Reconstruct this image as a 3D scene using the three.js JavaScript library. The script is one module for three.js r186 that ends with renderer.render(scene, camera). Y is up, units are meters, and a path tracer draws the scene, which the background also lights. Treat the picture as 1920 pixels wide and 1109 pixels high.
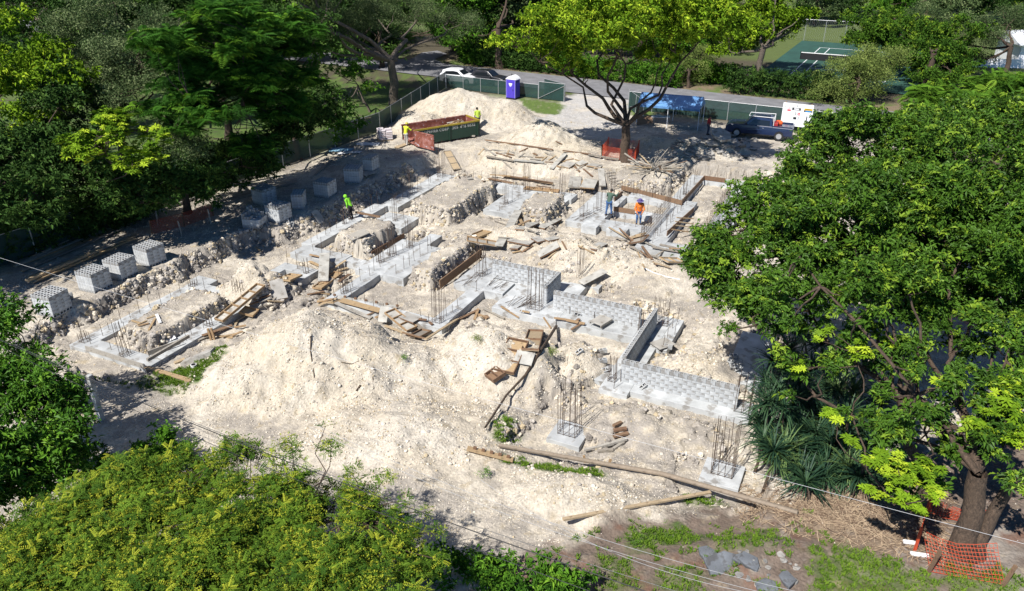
import * as THREE from 'three';
import { mergeGeometries } from 'three/addons/utils/BufferGeometryUtils.js';
import { RoundedBoxGeometry } from 'three/addons/geometries/RoundedBoxGeometry.js';
import { MarchingCubes } from 'three/addons/objects/MarchingCubes.js';
import { ImprovedNoise } from 'three/addons/math/ImprovedNoise.js';
import { Sky } from 'three/addons/objects/Sky.js';
import { FontLoader } from 'three/addons/loaders/FontLoader.js';
import { TextGeometry } from 'three/addons/geometries/TextGeometry.js';

// ───────────────────────── camera, sky, sun, exposure
const R = d => d * Math.PI / 180;
const CAMH = 18.7, PITCH = R(26.5), FPX = 1450, THETA = R(25.4);
const scene = new THREE.Scene();
const camera = new THREE.PerspectiveCamera(2 * Math.atan(554.5 / FPX) * 180 / Math.PI, 1920 / 1109, 0.5, 900);
camera.position.set(0, CAMH, 0);
camera.rotation.set(-PITCH, 0, 0);
const renderer = new THREE.WebGLRenderer({ antialias: true });
renderer.setSize(1024, 591);
renderer.toneMapping = THREE.LinearToneMapping;
renderer.toneMappingExposure = 1.42;
renderer.shadowMap.enabled = true;
const SUN_AZ = R(40), SUN_EL = R(50);
const sunDir = new THREE.Vector3(-Math.sin(SUN_AZ) * Math.cos(SUN_EL), Math.sin(SUN_EL), Math.cos(SUN_AZ) * Math.cos(SUN_EL));
const sky = new Sky();
sky.name = 'sky';
sky.scale.setScalar(2000);
sky.material.uniforms.sunPosition.value.copy(sunDir);
sky.material.uniforms.turbidity.value = 1.0;
sky.material.uniforms.rayleigh.value = 0.9;
sky.material.uniforms.mieCoefficient.value = 0.001;
sky.userData = { kind: 'structure', label: 'clear blue daytime sky', category: 'sky' };
scene.add(sky);
scene.environmentIntensity = 0.1;
const sun = new THREE.DirectionalLight(0xfffaf4, 5);
sun.name = 'sun';
sun.position.copy(sunDir).multiplyScalar(120).add(new THREE.Vector3(0, 0, -55));
sun.target.position.set(0, 0, -55);
sun.castShadow = true;
Object.assign(sun.shadow.camera, { left: -80, right: 80, top: 80, bottom: -80, near: 1, far: 300 });
sun.shadow.mapSize.set(4096, 4096);
scene.add(sun, sun.target);

// ───────────────────────── helpers
const V = (x, y, z) => new THREE.Vector3(x, y, z);
const UP = V(0, 1, 0);
let seed = 12345;
const rnd = () => { seed = (seed * 1664525 + 1013904223) >>> 0; return seed / 4294967296; };
const rr = (a, b) => a + (b - a) * rnd();
const pick = a => a[Math.floor(rnd() * a.length)];
const clamp = (x, a, b) => Math.min(b, Math.max(a, x));
const lerp = (a, b, t) => a + (b - a) * t;
const sstep = (a, b, x) => { const t = clamp((x - a) / (b - a), 0, 1); return t * t * (3 - 2 * t); };
const noise = new ImprovedNoise();
const n3 = (x, y, z = 0.5) => noise.noise(x, y, z);
const fbm = (x, y, o = 4, z = 3.7) => { let s = 0, a = 0.5, f = 1; for (let i = 0; i < o; i++) { s += a * n3(x * f, y * f, z + i * 9.1); a *= 0.5; f *= 2.03; } return s; };
const SP = Math.sin(PITCH), CP = Math.cos(PITCH);
// a photograph pixel gives a direction; its distance comes from the height of what it touches
const rayOf = (px, py) => { const u = (px - 960) / FPX, v = (py - 554.5) / FPX; return V(u, -(SP + v * CP), -(CP - v * SP)); };
const P = (px, py, y = 0) => { const d = rayOf(px, py); const t = (y - CAMH) / d.y; return V(d.x * t, y, d.z * t); };
const at = (px, py, t) => { const d = rayOf(px, py); return V(d.x * t, CAMH + d.y * t, d.z * t); };
const CT = Math.cos(THETA), ST = Math.sin(THETA);
const ab = (a, b, y = 0) => V(a * CT + b * ST, y, a * ST - b * CT);           // house axes to world
const toAB = (x, z) => [x * CT + z * ST, x * ST - z * CT];
const HOUSE_YAW = -THETA;                                                      // local x along a, local -z along b
const names = {};
const numbered = n => { const k = names[n] = (names[n] ?? -1) + 1; return k ? n + '_' + String(k).padStart(3, '0') : n; };
function sh(o) { o.castShadow = true; o.receiveShadow = true; return o; }
function tag(o, label, category, group, kind) { o.userData.label = label; o.userData.category = category; if (group) o.userData.group = group; if (kind) o.userData.kind = kind; return o; }
function thing(name, label, category, pos = V(0, 0, 0), yaw = 0, group) {
  const g = new THREE.Group(); g.name = numbered(name); g.position.copy(pos); g.rotation.y = yaw; scene.add(g); return tag(g, label, category, group);
}
function part(name, geo, mat, parent, kind) {
  const m = sh(new THREE.Mesh(Array.isArray(geo) ? merge(geo) : geo, mat)); m.name = name; parent.add(m); if (kind) m.userData.kind = kind; return m;
}
function solo(name, geo, mat, label, category, group, kind) {
  const m = sh(new THREE.Mesh(Array.isArray(geo) ? merge(geo) : geo, mat)); m.name = numbered(name); scene.add(m); return tag(m, label, category, group, kind);
}
function struct(name, geo, mat, label, category) { const m = sh(new THREE.Mesh(Array.isArray(geo) ? merge(geo) : geo, mat)); m.name = name; m.userData = { kind: 'structure', label, category }; scene.add(m); return m; }
function merge(list) { return list.length === 1 ? list[0] : mergeGeometries(list.map(g => { const h = g.index ? g.toNonIndexed() : g; for (const k of Object.keys(h.attributes)) if (!['position', 'normal', 'uv'].includes(k)) h.deleteAttribute(k); return h; })); }
// box with uv in metres, origin at its centre unless moved
function box(w, h, d, x = 0, y = 0, z = 0, ry = 0, rx = 0, rz = 0) {
  const g = new THREE.BoxGeometry(w, h, d); const uv = g.attributes.uv; const S = [[d, h], [d, h], [w, d], [w, d], [w, h], [w, h]];
  for (let i = 0; i < 24; i++) { const s = S[i >> 2]; uv.setXY(i, uv.getX(i) * s[0], uv.getY(i) * s[1]); }
  if (rx) g.rotateX(rx); if (rz) g.rotateZ(rz); if (ry) g.rotateY(ry); g.translate(x, y, z); return g;
}
function rbox(w, h, d, r, x = 0, y = 0, z = 0) {
  const g = new RoundedBoxGeometry(w, h, d, 1, r); const p = g.attributes.position, n = g.attributes.normal, uv = g.attributes.uv;
  for (let i = 0; i < p.count; i++) { const ax = Math.abs(n.getX(i)), ay = Math.abs(n.getY(i)), az = Math.abs(n.getZ(i)); if (ay >= ax && ay >= az) uv.setXY(i, p.getX(i), p.getZ(i)); else if (ax >= az) uv.setXY(i, p.getZ(i), p.getY(i)); else uv.setXY(i, p.getX(i), p.getY(i)); }
  g.translate(x, y, z); return g;
}
function cyl(r0, r1, h, seg = 8, x = 0, y = 0, z = 0) { const g = new THREE.CylinderGeometry(r1, r0, h, seg); g.translate(x, y, z); return g; }
function bar(a, b, r, seg = 5, r1 = r) { const d = b.clone().sub(a), L = d.length(); const g = new THREE.CylinderGeometry(r1, r, L, seg, 1); g.applyQuaternion(new THREE.Quaternion().setFromUnitVectors(UP, d.divideScalar(L))); g.translate((a.x + b.x) / 2, (a.y + b.y) / 2, (a.z + b.z) / 2); return g; }
// tapered sweep through points with radii
function sweep(pts, radii, seg = 7) {
  const pos = [], uv = [], idx = []; let up = V(0.31, 0.2, 0.93), L = 0;
  for (let i = 0; i < pts.length; i++) {
    const t = (pts[Math.min(i + 1, pts.length - 1)].clone().sub(pts[Math.max(i - 1, 0)])).normalize();
    const s = V().crossVectors(t, up).normalize(); up = V().crossVectors(s, t).normalize(); if (i) L += pts[i].distanceTo(pts[i - 1]);
    for (let k = 0; k <= seg; k++) { const a = k / seg * Math.PI * 2, r = radii[i]; pos.push(pts[i].x + r * (s.x * Math.cos(a) + up.x * Math.sin(a)), pts[i].y + r * (s.y * Math.cos(a) + up.y * Math.sin(a)), pts[i].z + r * (s.z * Math.cos(a) + up.z * Math.sin(a))); uv.push(k / seg * Math.max(0.3, radii[0] * 6.28), L); }
  }
  for (let i = 0; i < pts.length - 1; i++) for (let k = 0; k < seg; k++) { const a = i * (seg + 1) + k, b = a + seg + 1; idx.push(a, b, a + 1, b, b + 1, a + 1); }
  const g = new THREE.BufferGeometry(); g.setAttribute('position', new THREE.Float32BufferAttribute(pos, 3)); g.setAttribute('uv', new THREE.Float32BufferAttribute(uv, 2)); g.setIndex(idx); g.computeVertexNormals(); return g;
}
const inPoly = (x, z, p) => { let c = false; for (let i = 0, j = p.length - 1; i < p.length; j = i++) { if ((p[i][1] > z) !== (p[j][1] > z) && x < (p[j][0] - p[i][0]) * (z - p[i][1]) / (p[j][1] - p[i][1]) + p[i][0]) c = !c; } return c; };
const polyDist = (x, z, p) => { let m = 1e9; for (let i = 0, j = p.length - 1; i < p.length; j = i++) { const ax = p[j][0], az = p[j][1], bx = p[i][0] - ax, bz = p[i][1] - az; const t = clamp(((x - ax) * bx + (z - az) * bz) / (bx * bx + bz * bz), 0, 1); m = Math.min(m, Math.hypot(x - ax - bx * t, z - az - bz * t)); } return inPoly(x, z, p) ? -m : m; };
const pxPoly = (l, y = 0) => l.map(q => { const p = P(q[0], q[1], y); return [p.x, p.z]; });

// ───────────────────────── procedural materials
function tex(n, fn, srgb, rx = 1, ry = rx) {
  const d = new Uint8Array(n * n * 4);
  for (let j = 0; j < n; j++) for (let i = 0; i < n; i++) { const c = fn(i / n, j / n), k = (j * n + i) * 4; d[k] = clamp(c[0], 0, 1) * 255; d[k + 1] = clamp(c[1], 0, 1) * 255; d[k + 2] = clamp(c[2], 0, 1) * 255; d[k + 3] = 255; }
  const t = new THREE.DataTexture(d, n, n); t.wrapS = t.wrapT = THREE.RepeatWrapping; t.magFilter = THREE.LinearFilter; t.minFilter = THREE.LinearMipmapLinearFilter; t.generateMipmaps = true; if (srgb) t.colorSpace = THREE.SRGBColorSpace; t.repeat.set(rx, ry); t.needsUpdate = true; return t;
}
// tiling noise
const tn = (u, v, f, s) => { const a = n3(u * f, v * f, s), b = n3((u - 1) * f, v * f, s), c = n3(u * f, (v - 1) * f, s), d = n3((u - 1) * f, (v - 1) * f, s); return lerp(lerp(a, b, u), lerp(c, d, u), v) * 1.3; };
const tf = (u, v, f, s, o = 4) => { let r = 0, a = 0.5; for (let i = 0; i < o; i++) { r += a * tn(u, v, f, s + i * 7.3); a *= 0.55; f *= 2; } return r; };
const grainT = tex(512, (u, v) => { const g = 0.86 + 0.22 * tf(u, v, 40, 1.2, 3) + 0.14 * tf(u, v, 6, 4.2, 3); return [g, g * 0.995, g * 0.985]; }, true, 0.33);
const grainB = tex(512, (u, v) => { const a = tf(u, v, 26, 8.2, 4); const g = 0.5 + 0.75 * a; return [g, g, g]; }, false, 0.33);
const concT = tex(512, (u, v) => { const s = tf(u, v, 5, 2.1, 5), w = tf(u, v, 60, 9.9, 2); const g = 0.88 + 0.2 * s + 0.06 * w, st = 0.2 * sstep(0.1, 0.34, tf(u, v, 7, 31.4, 4)); return [g - st * 0.8, g - st * 0.9, (g - st) * 0.985]; }, true, 0.35);
const concB = tex(256, (u, v) => { const g = 0.5 + 0.5 * tf(u, v, 30, 5.5, 3); return [g, g, g]; }, false, 1);
const woodT = tex(512, (u, v) => { const s = tn(u, v * 0.0 + 0.3, 50, 2.2) * 0.35 + tn(u, v, 22, 7.7) * 0.3 + tf(u, v, 4, 3.3, 3) * 0.5; const st = sstep(0.18, 0.45, tf(u, v, 5, 15.1, 3)); const g = 0.85 + 0.2 * s - 0.2 * st; return [g, g * (1 - 0.02 * st), g * (0.98 - 0.03 * st)]; }, true, 1);
const barkT = tex(256, (u, v) => { const s = tf(u, v, 8, 1.7, 4) + tn(u, v, 30, 2.4) * 0.4; const g = 0.72 + 0.4 * s; return [g, g * 0.97, g * 0.93]; }, true, 1);
const barkB = tex(256, (u, v) => { const g = 0.5 + 0.6 * (tf(u, v, 8, 1.7, 4) + tn(u, v, 30, 2.4) * 0.4); return [g, g, g]; }, false, 1);
const asphT = tex(512, (u, v) => { const g = 0.84 + 0.16 * tf(u, v, 60, 2.7, 2) + 0.2 * tf(u, v, 4, 6.1, 4); return [g, g, g]; }, true, 0.2);
const rustT = tex(256, (u, v) => { const s = sstep(-0.1, 0.25, tf(u, v, 4, 3.1, 4)), t = sstep(0.1, 0.3, tf(u, v, 6, 13.1, 4)); return [lerp(lerp(0.5, 0.62, s), 0.72, t), lerp(lerp(0.28, 0.42, s), 0.68, t), lerp(lerp(0.22, 0.38, s), 0.7, t)]; }, true, 0.5);
const lin = (r, g, b) => new THREE.Color().setRGB(r, g, b);
const mat = (c, rough = 0.8, o = {}) => new THREE.MeshStandardMaterial({ color: c instanceof THREE.Color ? c : lin(...c), roughness: rough, side: THREE.DoubleSide, ...o });
const M = {
  ground: mat([1, 1, 1], 0.95, { vertexColors: true, map: grainT, bumpMap: grainB, bumpScale: 0.045 }),
  concrete: [0.60, 0.55, 0.63].map(k => mat([k * 0.965, k, k * 1.035], 0.85, { map: concT, bumpMap: concB, bumpScale: 0.004 })),
  block: [0.62, 0.57, 0.66, 0.60].map(k => mat([k * 0.965, k * 0.995, k * 1.03], 0.92, { map: concT, bumpMap: concB, bumpScale: 0.006 })),
  mortar: mat([0.09, 0.09, 0.09], 0.95),
  mortarPale: mat([0.36, 0.36, 0.36], 0.95),
  rebar: mat([0.11, 0.075, 0.055], 0.75, { metalness: 0.35 }),
  woodGrey: [[0.42, 0.385, 0.34], [0.47, 0.44, 0.40], [0.36, 0.32, 0.275]].map(c => mat(c, 0.85, { map: woodT })),
  woodTan: [[0.52, 0.37, 0.215], [0.47, 0.315, 0.18], [0.56, 0.43, 0.28]].map(c => mat(c, 0.8, { map: woodT })),
  woodBrown: [[0.24, 0.14, 0.085], [0.29, 0.18, 0.11]].map(c => mat(c, 0.85, { map: woodT })),
  sheet: [[0.52, 0.505, 0.47], [0.46, 0.44, 0.41]].map(c => mat(c, 0.85, { map: concT })),
  bark: mat([0.15, 0.11, 0.082], 0.95, { map: barkT, bumpMap: barkB, bumpScale: 0.02 }),
  barkDark: mat([0.085, 0.062, 0.05], 0.95, { map: barkT, bumpMap: barkB, bumpScale: 0.02 }),
  barkPale: mat([0.24, 0.205, 0.17], 0.95, { map: barkT, bumpMap: barkB, bumpScale: 0.02 }),
  asphalt: mat([0.27, 0.27, 0.28], 0.9, { map: asphT }),
  galv: mat([0.55, 0.56, 0.57], 0.45, { metalness: 0.6 }),
  steel: mat([0.6, 0.6, 0.6], 0.4, { metalness: 0.7 }),
  black: mat([0.015, 0.015, 0.017], 0.5),
  tyre: mat([0.02, 0.02, 0.02], 0.9),
  white: mat([0.78, 0.78, 0.77], 0.5),
  orange: mat([0.78, 0.12, 0.025], 0.6),
  netting: mat([0.5, 0.065, 0.02], 0.65),
  glass: mat([0.012, 0.015, 0.018], 0.08),
  screen: mat([0.012, 0.05, 0.046], 0.75, { map: grainT }),
  rust: mat([1, 1, 1], 0.9, { map: rustT }),
  green: mat([0.012, 0.055, 0.035], 0.55, { map: grainT }),
  yellow: mat([0.47, 0.35, 0.03], 0.6, { map: grainT }),
};

// ───────────────────────── footings: rectangles [a0, a1, b0, b1, top] in house axes, grouped into things
const FT = -0.7;
const FOOT = [
  { label: 'rectangular ring of concrete footings at the end of the row of four sunlit block cubes', r: [[-34.3, -33.3, 21.7, 29.0], [-34.3, -29.0, 20.7, 21.698], [-30.0, -29.0, 21.702, 28.0], [-33.298, -29.0, 28.002, 28.9], [-34.75, -33.25, 29.002, 29.7, FT - 0.06]] },
  { label: 'small U-shaped concrete footing beside the scattered tan form boards', r: [[-31.3, -28.7, 32.5, 33.3], [-29.55, -28.7, 31.4, 32.498], [-31.3, -30.6, 31.9, 32.498]] },
  { label: 'long concrete strip footing with pads in the tree shade below the block cubes', r: [[-32.4, -31.3, 36.2, 44.6], [-31.9, -30.4, 44.602, 51.6], [-32.0, -28.2, 34.6, 36.0], [-28.198, -26.85, 35.0, 35.8, FT - 0.05], [-30.398, -27.8, 41.0, 43.4, FT + 0.05]] },
  { label: 'T-shaped concrete footing slab below the strewn timber bank', r: [[-32.0, -19.6, 51.65, 53.0], [-24.6, -22.2, 46.9, 51.648], [-22.198, -19.8, 50.4, 51.648, FT - 0.06]] },
  { label: 'wide concrete footing slabs with two parallel strips behind the big front sand mound', r: [[-24.8, -23.35, 34.3, 39.25, FT + 0.06], [-26.8, -24.802, 34.3, 39.6], [-25.6, -24.7, 39.602, 41.2, FT + 0.03], [-25.95, -25.0, 31.0, 34.298], [-25.95, -18.35, 30.15, 30.998], [-19.3, -18.4, 31.002, 35.1], [-20.5, -18.65, 35.2, 39.3], [-18.648, -17.2, 35.0, 36.6, FT + 0.05]] },
  { label: 'pale concrete slab carrying the low block walls', r: [[-17.1, -13.3, 33.4, 38.2], [-19.6, -17.102, 36.62, 37.6, FT - 0.05], [-13.298, -9.1, 33.5, 35.6], [-9.098, -7.75, 28.3, 36.4], [-14.2, -12.6, 38.202, 40.4, FT - 0.06], [-10.2, -9.1, 29.0, 30.6, FT - 0.04], [-7.748, -7.2, 32.9, 36.4], [-7.748, -2.5, 28.7, 30.1]] },
  { label: 'plain concrete slab half hidden under the overhanging tree', r: [[-4.2, -2.5, 31.5, 36.6]] },
  { label: 'square concrete pad with tall rebar in the dirt hollow between the sand and the walls', r: [[-9.8, -8.35, 23.9, 25.4, FT]], pad: 1 },
  { label: 'square concrete pad with tall rebar beside the spiky palms', r: [[-3.55, -2.05, 24.05, 25.55, FT]], pad: 1 },
  { label: 'concrete footing around the pit where two workers stand', r: [[-18.4, -16.0, 47.4, 54.2], [-15.998, -12.6, 47.6, 48.8], [-15.998, -12.6, 50.6, 51.5], [-16.0, -12.6, 53.9, 55.1], [-12.598, -10.9, 45.0, 55.1], [-16.95, -15.85, 46.7, 47.398, FT + 0.1], [-15.2, -13.8, 46.9, 47.598, FT + 0.1], [-12.9, -11.8, 55.102, 61.6], [-11.798, -6.0, 60.6, 61.6], [-9.2, -7.6, 44.0, 60.598], [-10.898, -9.202, 45.0, 46.6]] },
];
const allR = FOOT.flatMap(f => f.r);
const openPits = [[-25, -19, 30.8, 35.3], [-18.5, -17, 31.5, 35.2], [-31.2, -29.2, 31.5, 33.0], [-17, -12.5, 48.5, 55], [-12.5, -8, 46, 61], [-23, -20.5, 35, 37.5], [-13, -9.5, 31.5, 33.5], [-36.0, -34, 20.2, 30.5], [-36, -32, 30, 36], [-33.6, -32, 36, 52], [-35.4, -28, 18.9, 21.5], [-29.4, -27.4, 20.5, 29.5], [-26.6, -24, 29.6, 31.2], [-10.4, -2, 27.2, 29.6], [-11, -7.4, 22.7, 26.8], [-4.6, -1, 23.0, 26.6], [-17.6, -9.4, 31.9, 34], [-28.2, -26.6, 33, 36], [-29, -26.8, 40.4, 43.6], [-18.9, -13.5, 45.6, 48]];
const box2 = (a, b, r, e) => { const dx = Math.abs(a - (r[0] + r[1]) / 2) - (r[1] - r[0]) / 2 - e, dy = Math.abs(b - (r[2] + r[3]) / 2) - (r[3] - r[2]) / 2 - e; return Math.hypot(Math.max(dx, 0), Math.max(dy, 0)) + Math.min(Math.max(dx, dy), 0); };
// earth islands left standing between the trenches [a, b, half a, half b, height]
const islands = [[-31.4, 24.8, 1.35, 2.6, -0.1], [-26.9, 46.8, 1.75, 3.6, 0.35], [-28.6, 38.2, 1.2, 1.9, 0.25], [-22.3, 37.6, 0.7, 3.2, 0.0], [-20.6, 48.2, 1.1, 1.9, 0.15]];
// heaps [x, z, rx, rz, yaw deg, height, spills over the footings]
const heap = (px, py, rx, rz, yaw, h, over, pw = 1) => { const p = P(px, py, 0); return { x: p.x, z: p.z, rx, rz, c: Math.cos(R(yaw)), s: Math.sin(R(yaw)), h, over, pw }; };
const heaps = [
  heap(585, 672, 6.0, 4.6, -10, 2.75, 0), heap(690, 690, 5.2, 4.0, 0, 1.9, 0), heap(905, 668, 4.2, 3.4, 20, 2.1, 0), heap(1000, 690, 3.0, 2.6, 0, 1.35, 0), heap(780, 800, 6.5, 4.5, 0, 1.0, 0), heap(1080, 915, 4.2, 2.0, 10, 0.7, 0), heap(480, 700, 4, 3, 0, 1.15, 0),
  heap(860, 222, 7.5, 5.5, 15, 3.0, 0), heap(790, 245, 4.0, 4.5, 0, 1.6, 0), heap(945, 226, 4.0, 4.0, 0, 1.8, 0), heap(1015, 272, 4.6, 4.0, 0, 2.2, 0), heap(935, 290, 5.0, 3.6, 0, 0.7, 0), heap(1080, 290, 4.0, 3.0, 0, 0.8, 0),
  heap(1290, 285, 4.2, 3.0, 10, 1.1, 0), heap(1350, 285, 2.8, 2.2, 0, 1.3, 0), heap(1230, 275, 3.0, 2.4, 0, 0.8, 0),
  heap(475, 522, 2.4, 2.0, 0, 1.1, 1), heap(1090, 472, 4.6, 3.2, 20, 0.9, 1), heap(985, 440, 4.2, 2.6, 20, 0.75, 1), heap(1200, 492, 4.0, 2.6, 10, 0.55, 1), heap(925, 425, 2.2, 1.6, 30, 0.35, 1),
  heap(1310, 672, 2.4, 1.9, 15, 0.45, 1), heap(1210, 775, 3.0, 1.7, 20, 0.25, 1), heap(1070, 660, 2.2, 1.6, 10, 0.6, 1), heap(1190, 545, 3.2, 1.8, 20, 0.3, 0), heap(1390, 1040, 3.0, 1.6, 0, 0.45, 0), heap(700, 300, 5.0, 3.5, 0, 0.35, 0), heap(930, 628, 2.4, 0.9, 15, 0.2, 1), heap(690, 322, 4, 2, 0, .3, 0),
];
const siteP = [[-42, -20], [-31.5, -38], [-18.5, -61], [-12.5, -72], [-7.8, -90.5], [36, -67.5], [37, -26], [16, -14], [-14, -15], [-28, -12]];
function rawHeight(x, z) {
  const [a, b] = toAB(x, z);
  const inS = sstep(2, -2, polyDist(x, z, siteP));
  let y = (0.10 * fbm(x * 0.22, z * 0.22, 3) + 0.07 * fbm(x * 1.1, z * 1.1, 3, 9.2)) * (0.3 + 0.7 * inS);
  const wx = x + 0.7 * n3(x * 0.6, z * 0.6, 1.3) + 0.25 * n3(x * 1.9, z * 1.9, 5.1), wz = z + 0.7 * n3(x * 0.6, z * 0.6, 7.3) + 0.25 * n3(x * 1.9, z * 1.9, 2.9);
  let over = 0, hp = 0;
  for (const h of heaps) {
    const dx = wx - h.x, dz = wz - h.z; if (Math.abs(dx) > 9 || Math.abs(dz) > 9) continue;
    const u = (dx * h.c + dz * h.s) / h.rx, v = (-dx * h.s + dz * h.c) / h.rz, r = Math.sqrt(u * u + v * v); if (r >= 1) continue;
    const t = 1 - r, k = h.h * (t * t * (3 - 2 * t) * 0.55 + 0.45 * t);
    if (h.over) over = Math.max(over, k); else { hp = Math.max(hp, k) + 0.35 * Math.min(hp, k); }
  }
  const jag = 0.34 * n3(x * 0.9, z * 0.9, 4.4) + 0.24 * n3(x * 2.3, z * 2.3, 8.4) + 0.12 * n3(x * 5, z * 5, 1.4);
  y += hp - 0.8 * sstep(0.2, -0.9, box2(a, b, [-34.4, -1, 8, 56.6], 0) + jag * 0.7) * sstep(16.5, 25.5, b + jag * 2);
  let d = 1e9; const near = a > -40 && a < 2 && b > 17 && b < 66;
  if (near) { for (const r of allR) d = Math.min(d, box2(a, b, r, 0.85)); for (const r of openPits) d = Math.min(d, box2(a, b, r, 0)); d += jag; }
  const nW = 0.3 * (0.5 + n3(x * 0.45, z * 0.45, 15.5)); let cut = near ? sstep(0.22 + nW, -0.26 - nW * 0.6, d) : 0, isl = 0, di = 1e9;
  if (near) for (const q of islands) { const e = box2(a, b, [q[0] - q[2], q[0] + q[2], q[1] - q[3], q[1] + q[3]], -0.45) - 0.45 + jag * 0.8; di = Math.min(di, e); const m = sstep(0.22, -0.2, e); if (m > isl) isl = m; if (m > 0) y = lerp(y, Math.max(y, q[4] + 0.12 * fbm(x * 1.5, z * 1.5, 3, 6.6)), m); }
  const c2 = cut * (1 - isl);
  const floor = lerp(-1.12, -0.9, sstep(30.5, 27, b)) + 0.09 * fbm(x * 1.4, z * 1.4, 3, 2.2) * 2;
  y = lerp(y, floor, c2);
  if (over > 0) { y = Math.max(y, -0.66 + over * 1.5 + 0.05 * n3(x * 3, z * 3, 2)); }
  if (near && over < 0.02) { let df = 1e9; for (const r of allR) df = Math.min(df, box2(a, b, r, 0)); if (df < 0.25) y = lerp(Math.min(y, -0.86), y, sstep(0.02, 0.25, df + 0.15 * jag)); }
  // small lumps and clods
  const lump = inS * (0.035 + 0.03 * sstep(0.2, 0.8, Math.min(1, hp + over)) + 0.15 * 4 * c2 * (1 - c2) + (near && Math.abs(Math.min(d, 9)) < 0.7 ? 0.05 : 0));
  y += lump * (fbm(x * 2.6, z * 2.6, 3, 12.1) * 2) + inS * 0.035 * n3(x * 4.3, z * 4.3, 3.3);
  return [y, c2, Math.min(Math.abs(d), Math.abs(di)), hp + over, inS];
}
// colour zones on the ground, [polygon, kind, ragged edge in metres]
const Z = {
  lawnLeft: [[-60, -60], [-33, -38], [-19.3, -61], [-13.3, -72], [-9.2, -90.5], [-30, -101], [-70, -90]],
  driveway: pxPoly([[1052, 188], [1080, 175], [1190, 178], [1175, 215], [1180, 262], [1120, 262], [1060, 250], [1000, 232], [1030, 212]]),
  toiletGrass: pxPoly([[972, 183], [1060, 196], [1045, 214], [1005, 214], [975, 200]]),
  canopyGrass: pxPoly([[1180, 195], [1220, 205], [1230, 216], [1185, 220]]),
  soil: pxPoly([[960, 1075], [1010, 1035], [1100, 992], [1180, 965], [1330, 945], [1300, 915], [1480, 955], [1500, 905], [1700, 850], [1930, 760], [2100, 1109], [2100, 1300], [900, 1300]]),
  litter: pxPoly([[1395, 890], [1470, 935], [1620, 900], [1760, 930], [1740, 1040], [1600, 1010], [1480, 985], [1400, 945]]),
  dirtFront: pxPoly([[990, 700], [1120, 690], [1180, 740], [1400, 800], [1420, 920], [1250, 900], [950, 840], [960, 760]]),
  road: null,
};
const grassPatches = [[pxPoly([[285, 690], [395, 655], [425, 640], [410, 690], [370, 725], [310, 712]]), 1], [pxPoly([[935, 850], [1040, 858], [1130, 870], [1110, 885], [1000, 880]]), 1], [pxPoly([[925, 790], [960, 772], [968, 800], [945, 822], [925, 815]]), .9], [pxPoly([[1290, 900], [1360, 915], [1340, 925], [1285, 915]]), .8], [pxPoly([[1190, 990], [1270, 975], [1310, 995], [1270, 1010], [1185, 1025]]), 1], [pxPoly([[1520, 1040], [1600, 1025], [1760, 1085], [1760, 1140], [1540, 1140]]), .7], [pxPoly([[1120, 1040], [1180, 1050], [1200, 1100], [1150, 1109]]), .55], [pxPoly([[1330, 1000], [1440, 990], [1480, 1020], [1420, 1040], [1340, 1040]]), .5], [pxPoly([[1780, 1060], [1920, 1080], [1920, 1140], [1780, 1140]]), .6], [pxPoly([[1240, 1060], [1310, 1070], [1320, 1109], [1240, 1109]]), .5], [pxPoly([[170, 680], [280, 700], [360, 728], [350, 740], [230, 715]]), .45]];
const roadDir = V(0.868, 0, 0.496), roadN = V(0.496, 0, -0.868), roadC = V(7.2, 0, -93.7);
const roadDist = (x, z) => (x - roadC.x) * roadN.x + (z - roadC.z) * roadN.z;
const COL = { sand: [0.645, 0.575, 0.46], sand2: [0.695, 0.64, 0.545], dirt: [0.42, 0.385, 0.34], crust: [0.25, 0.225, 0.195], ochre: [0.50, 0.41, 0.265], floor: [0.45, 0.42, 0.375], soil: [0.215, 0.165, 0.13], red: [0.21, 0.10, 0.06], grass: [0.075, 0.14, 0.022], lawn: [0.13, 0.205, 0.035], litterB: [0.10, 0.085, 0.05], gravel: [0.60, 0.585, 0.56], straw: [0.33, 0.25, 0.165], dark: [0.15, 0.13, 0.11] };
const mixC = (a, b, t) => [lerp(a[0], b[0], t), lerp(a[1], b[1], t), lerp(a[2], b[2], t)];
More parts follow.
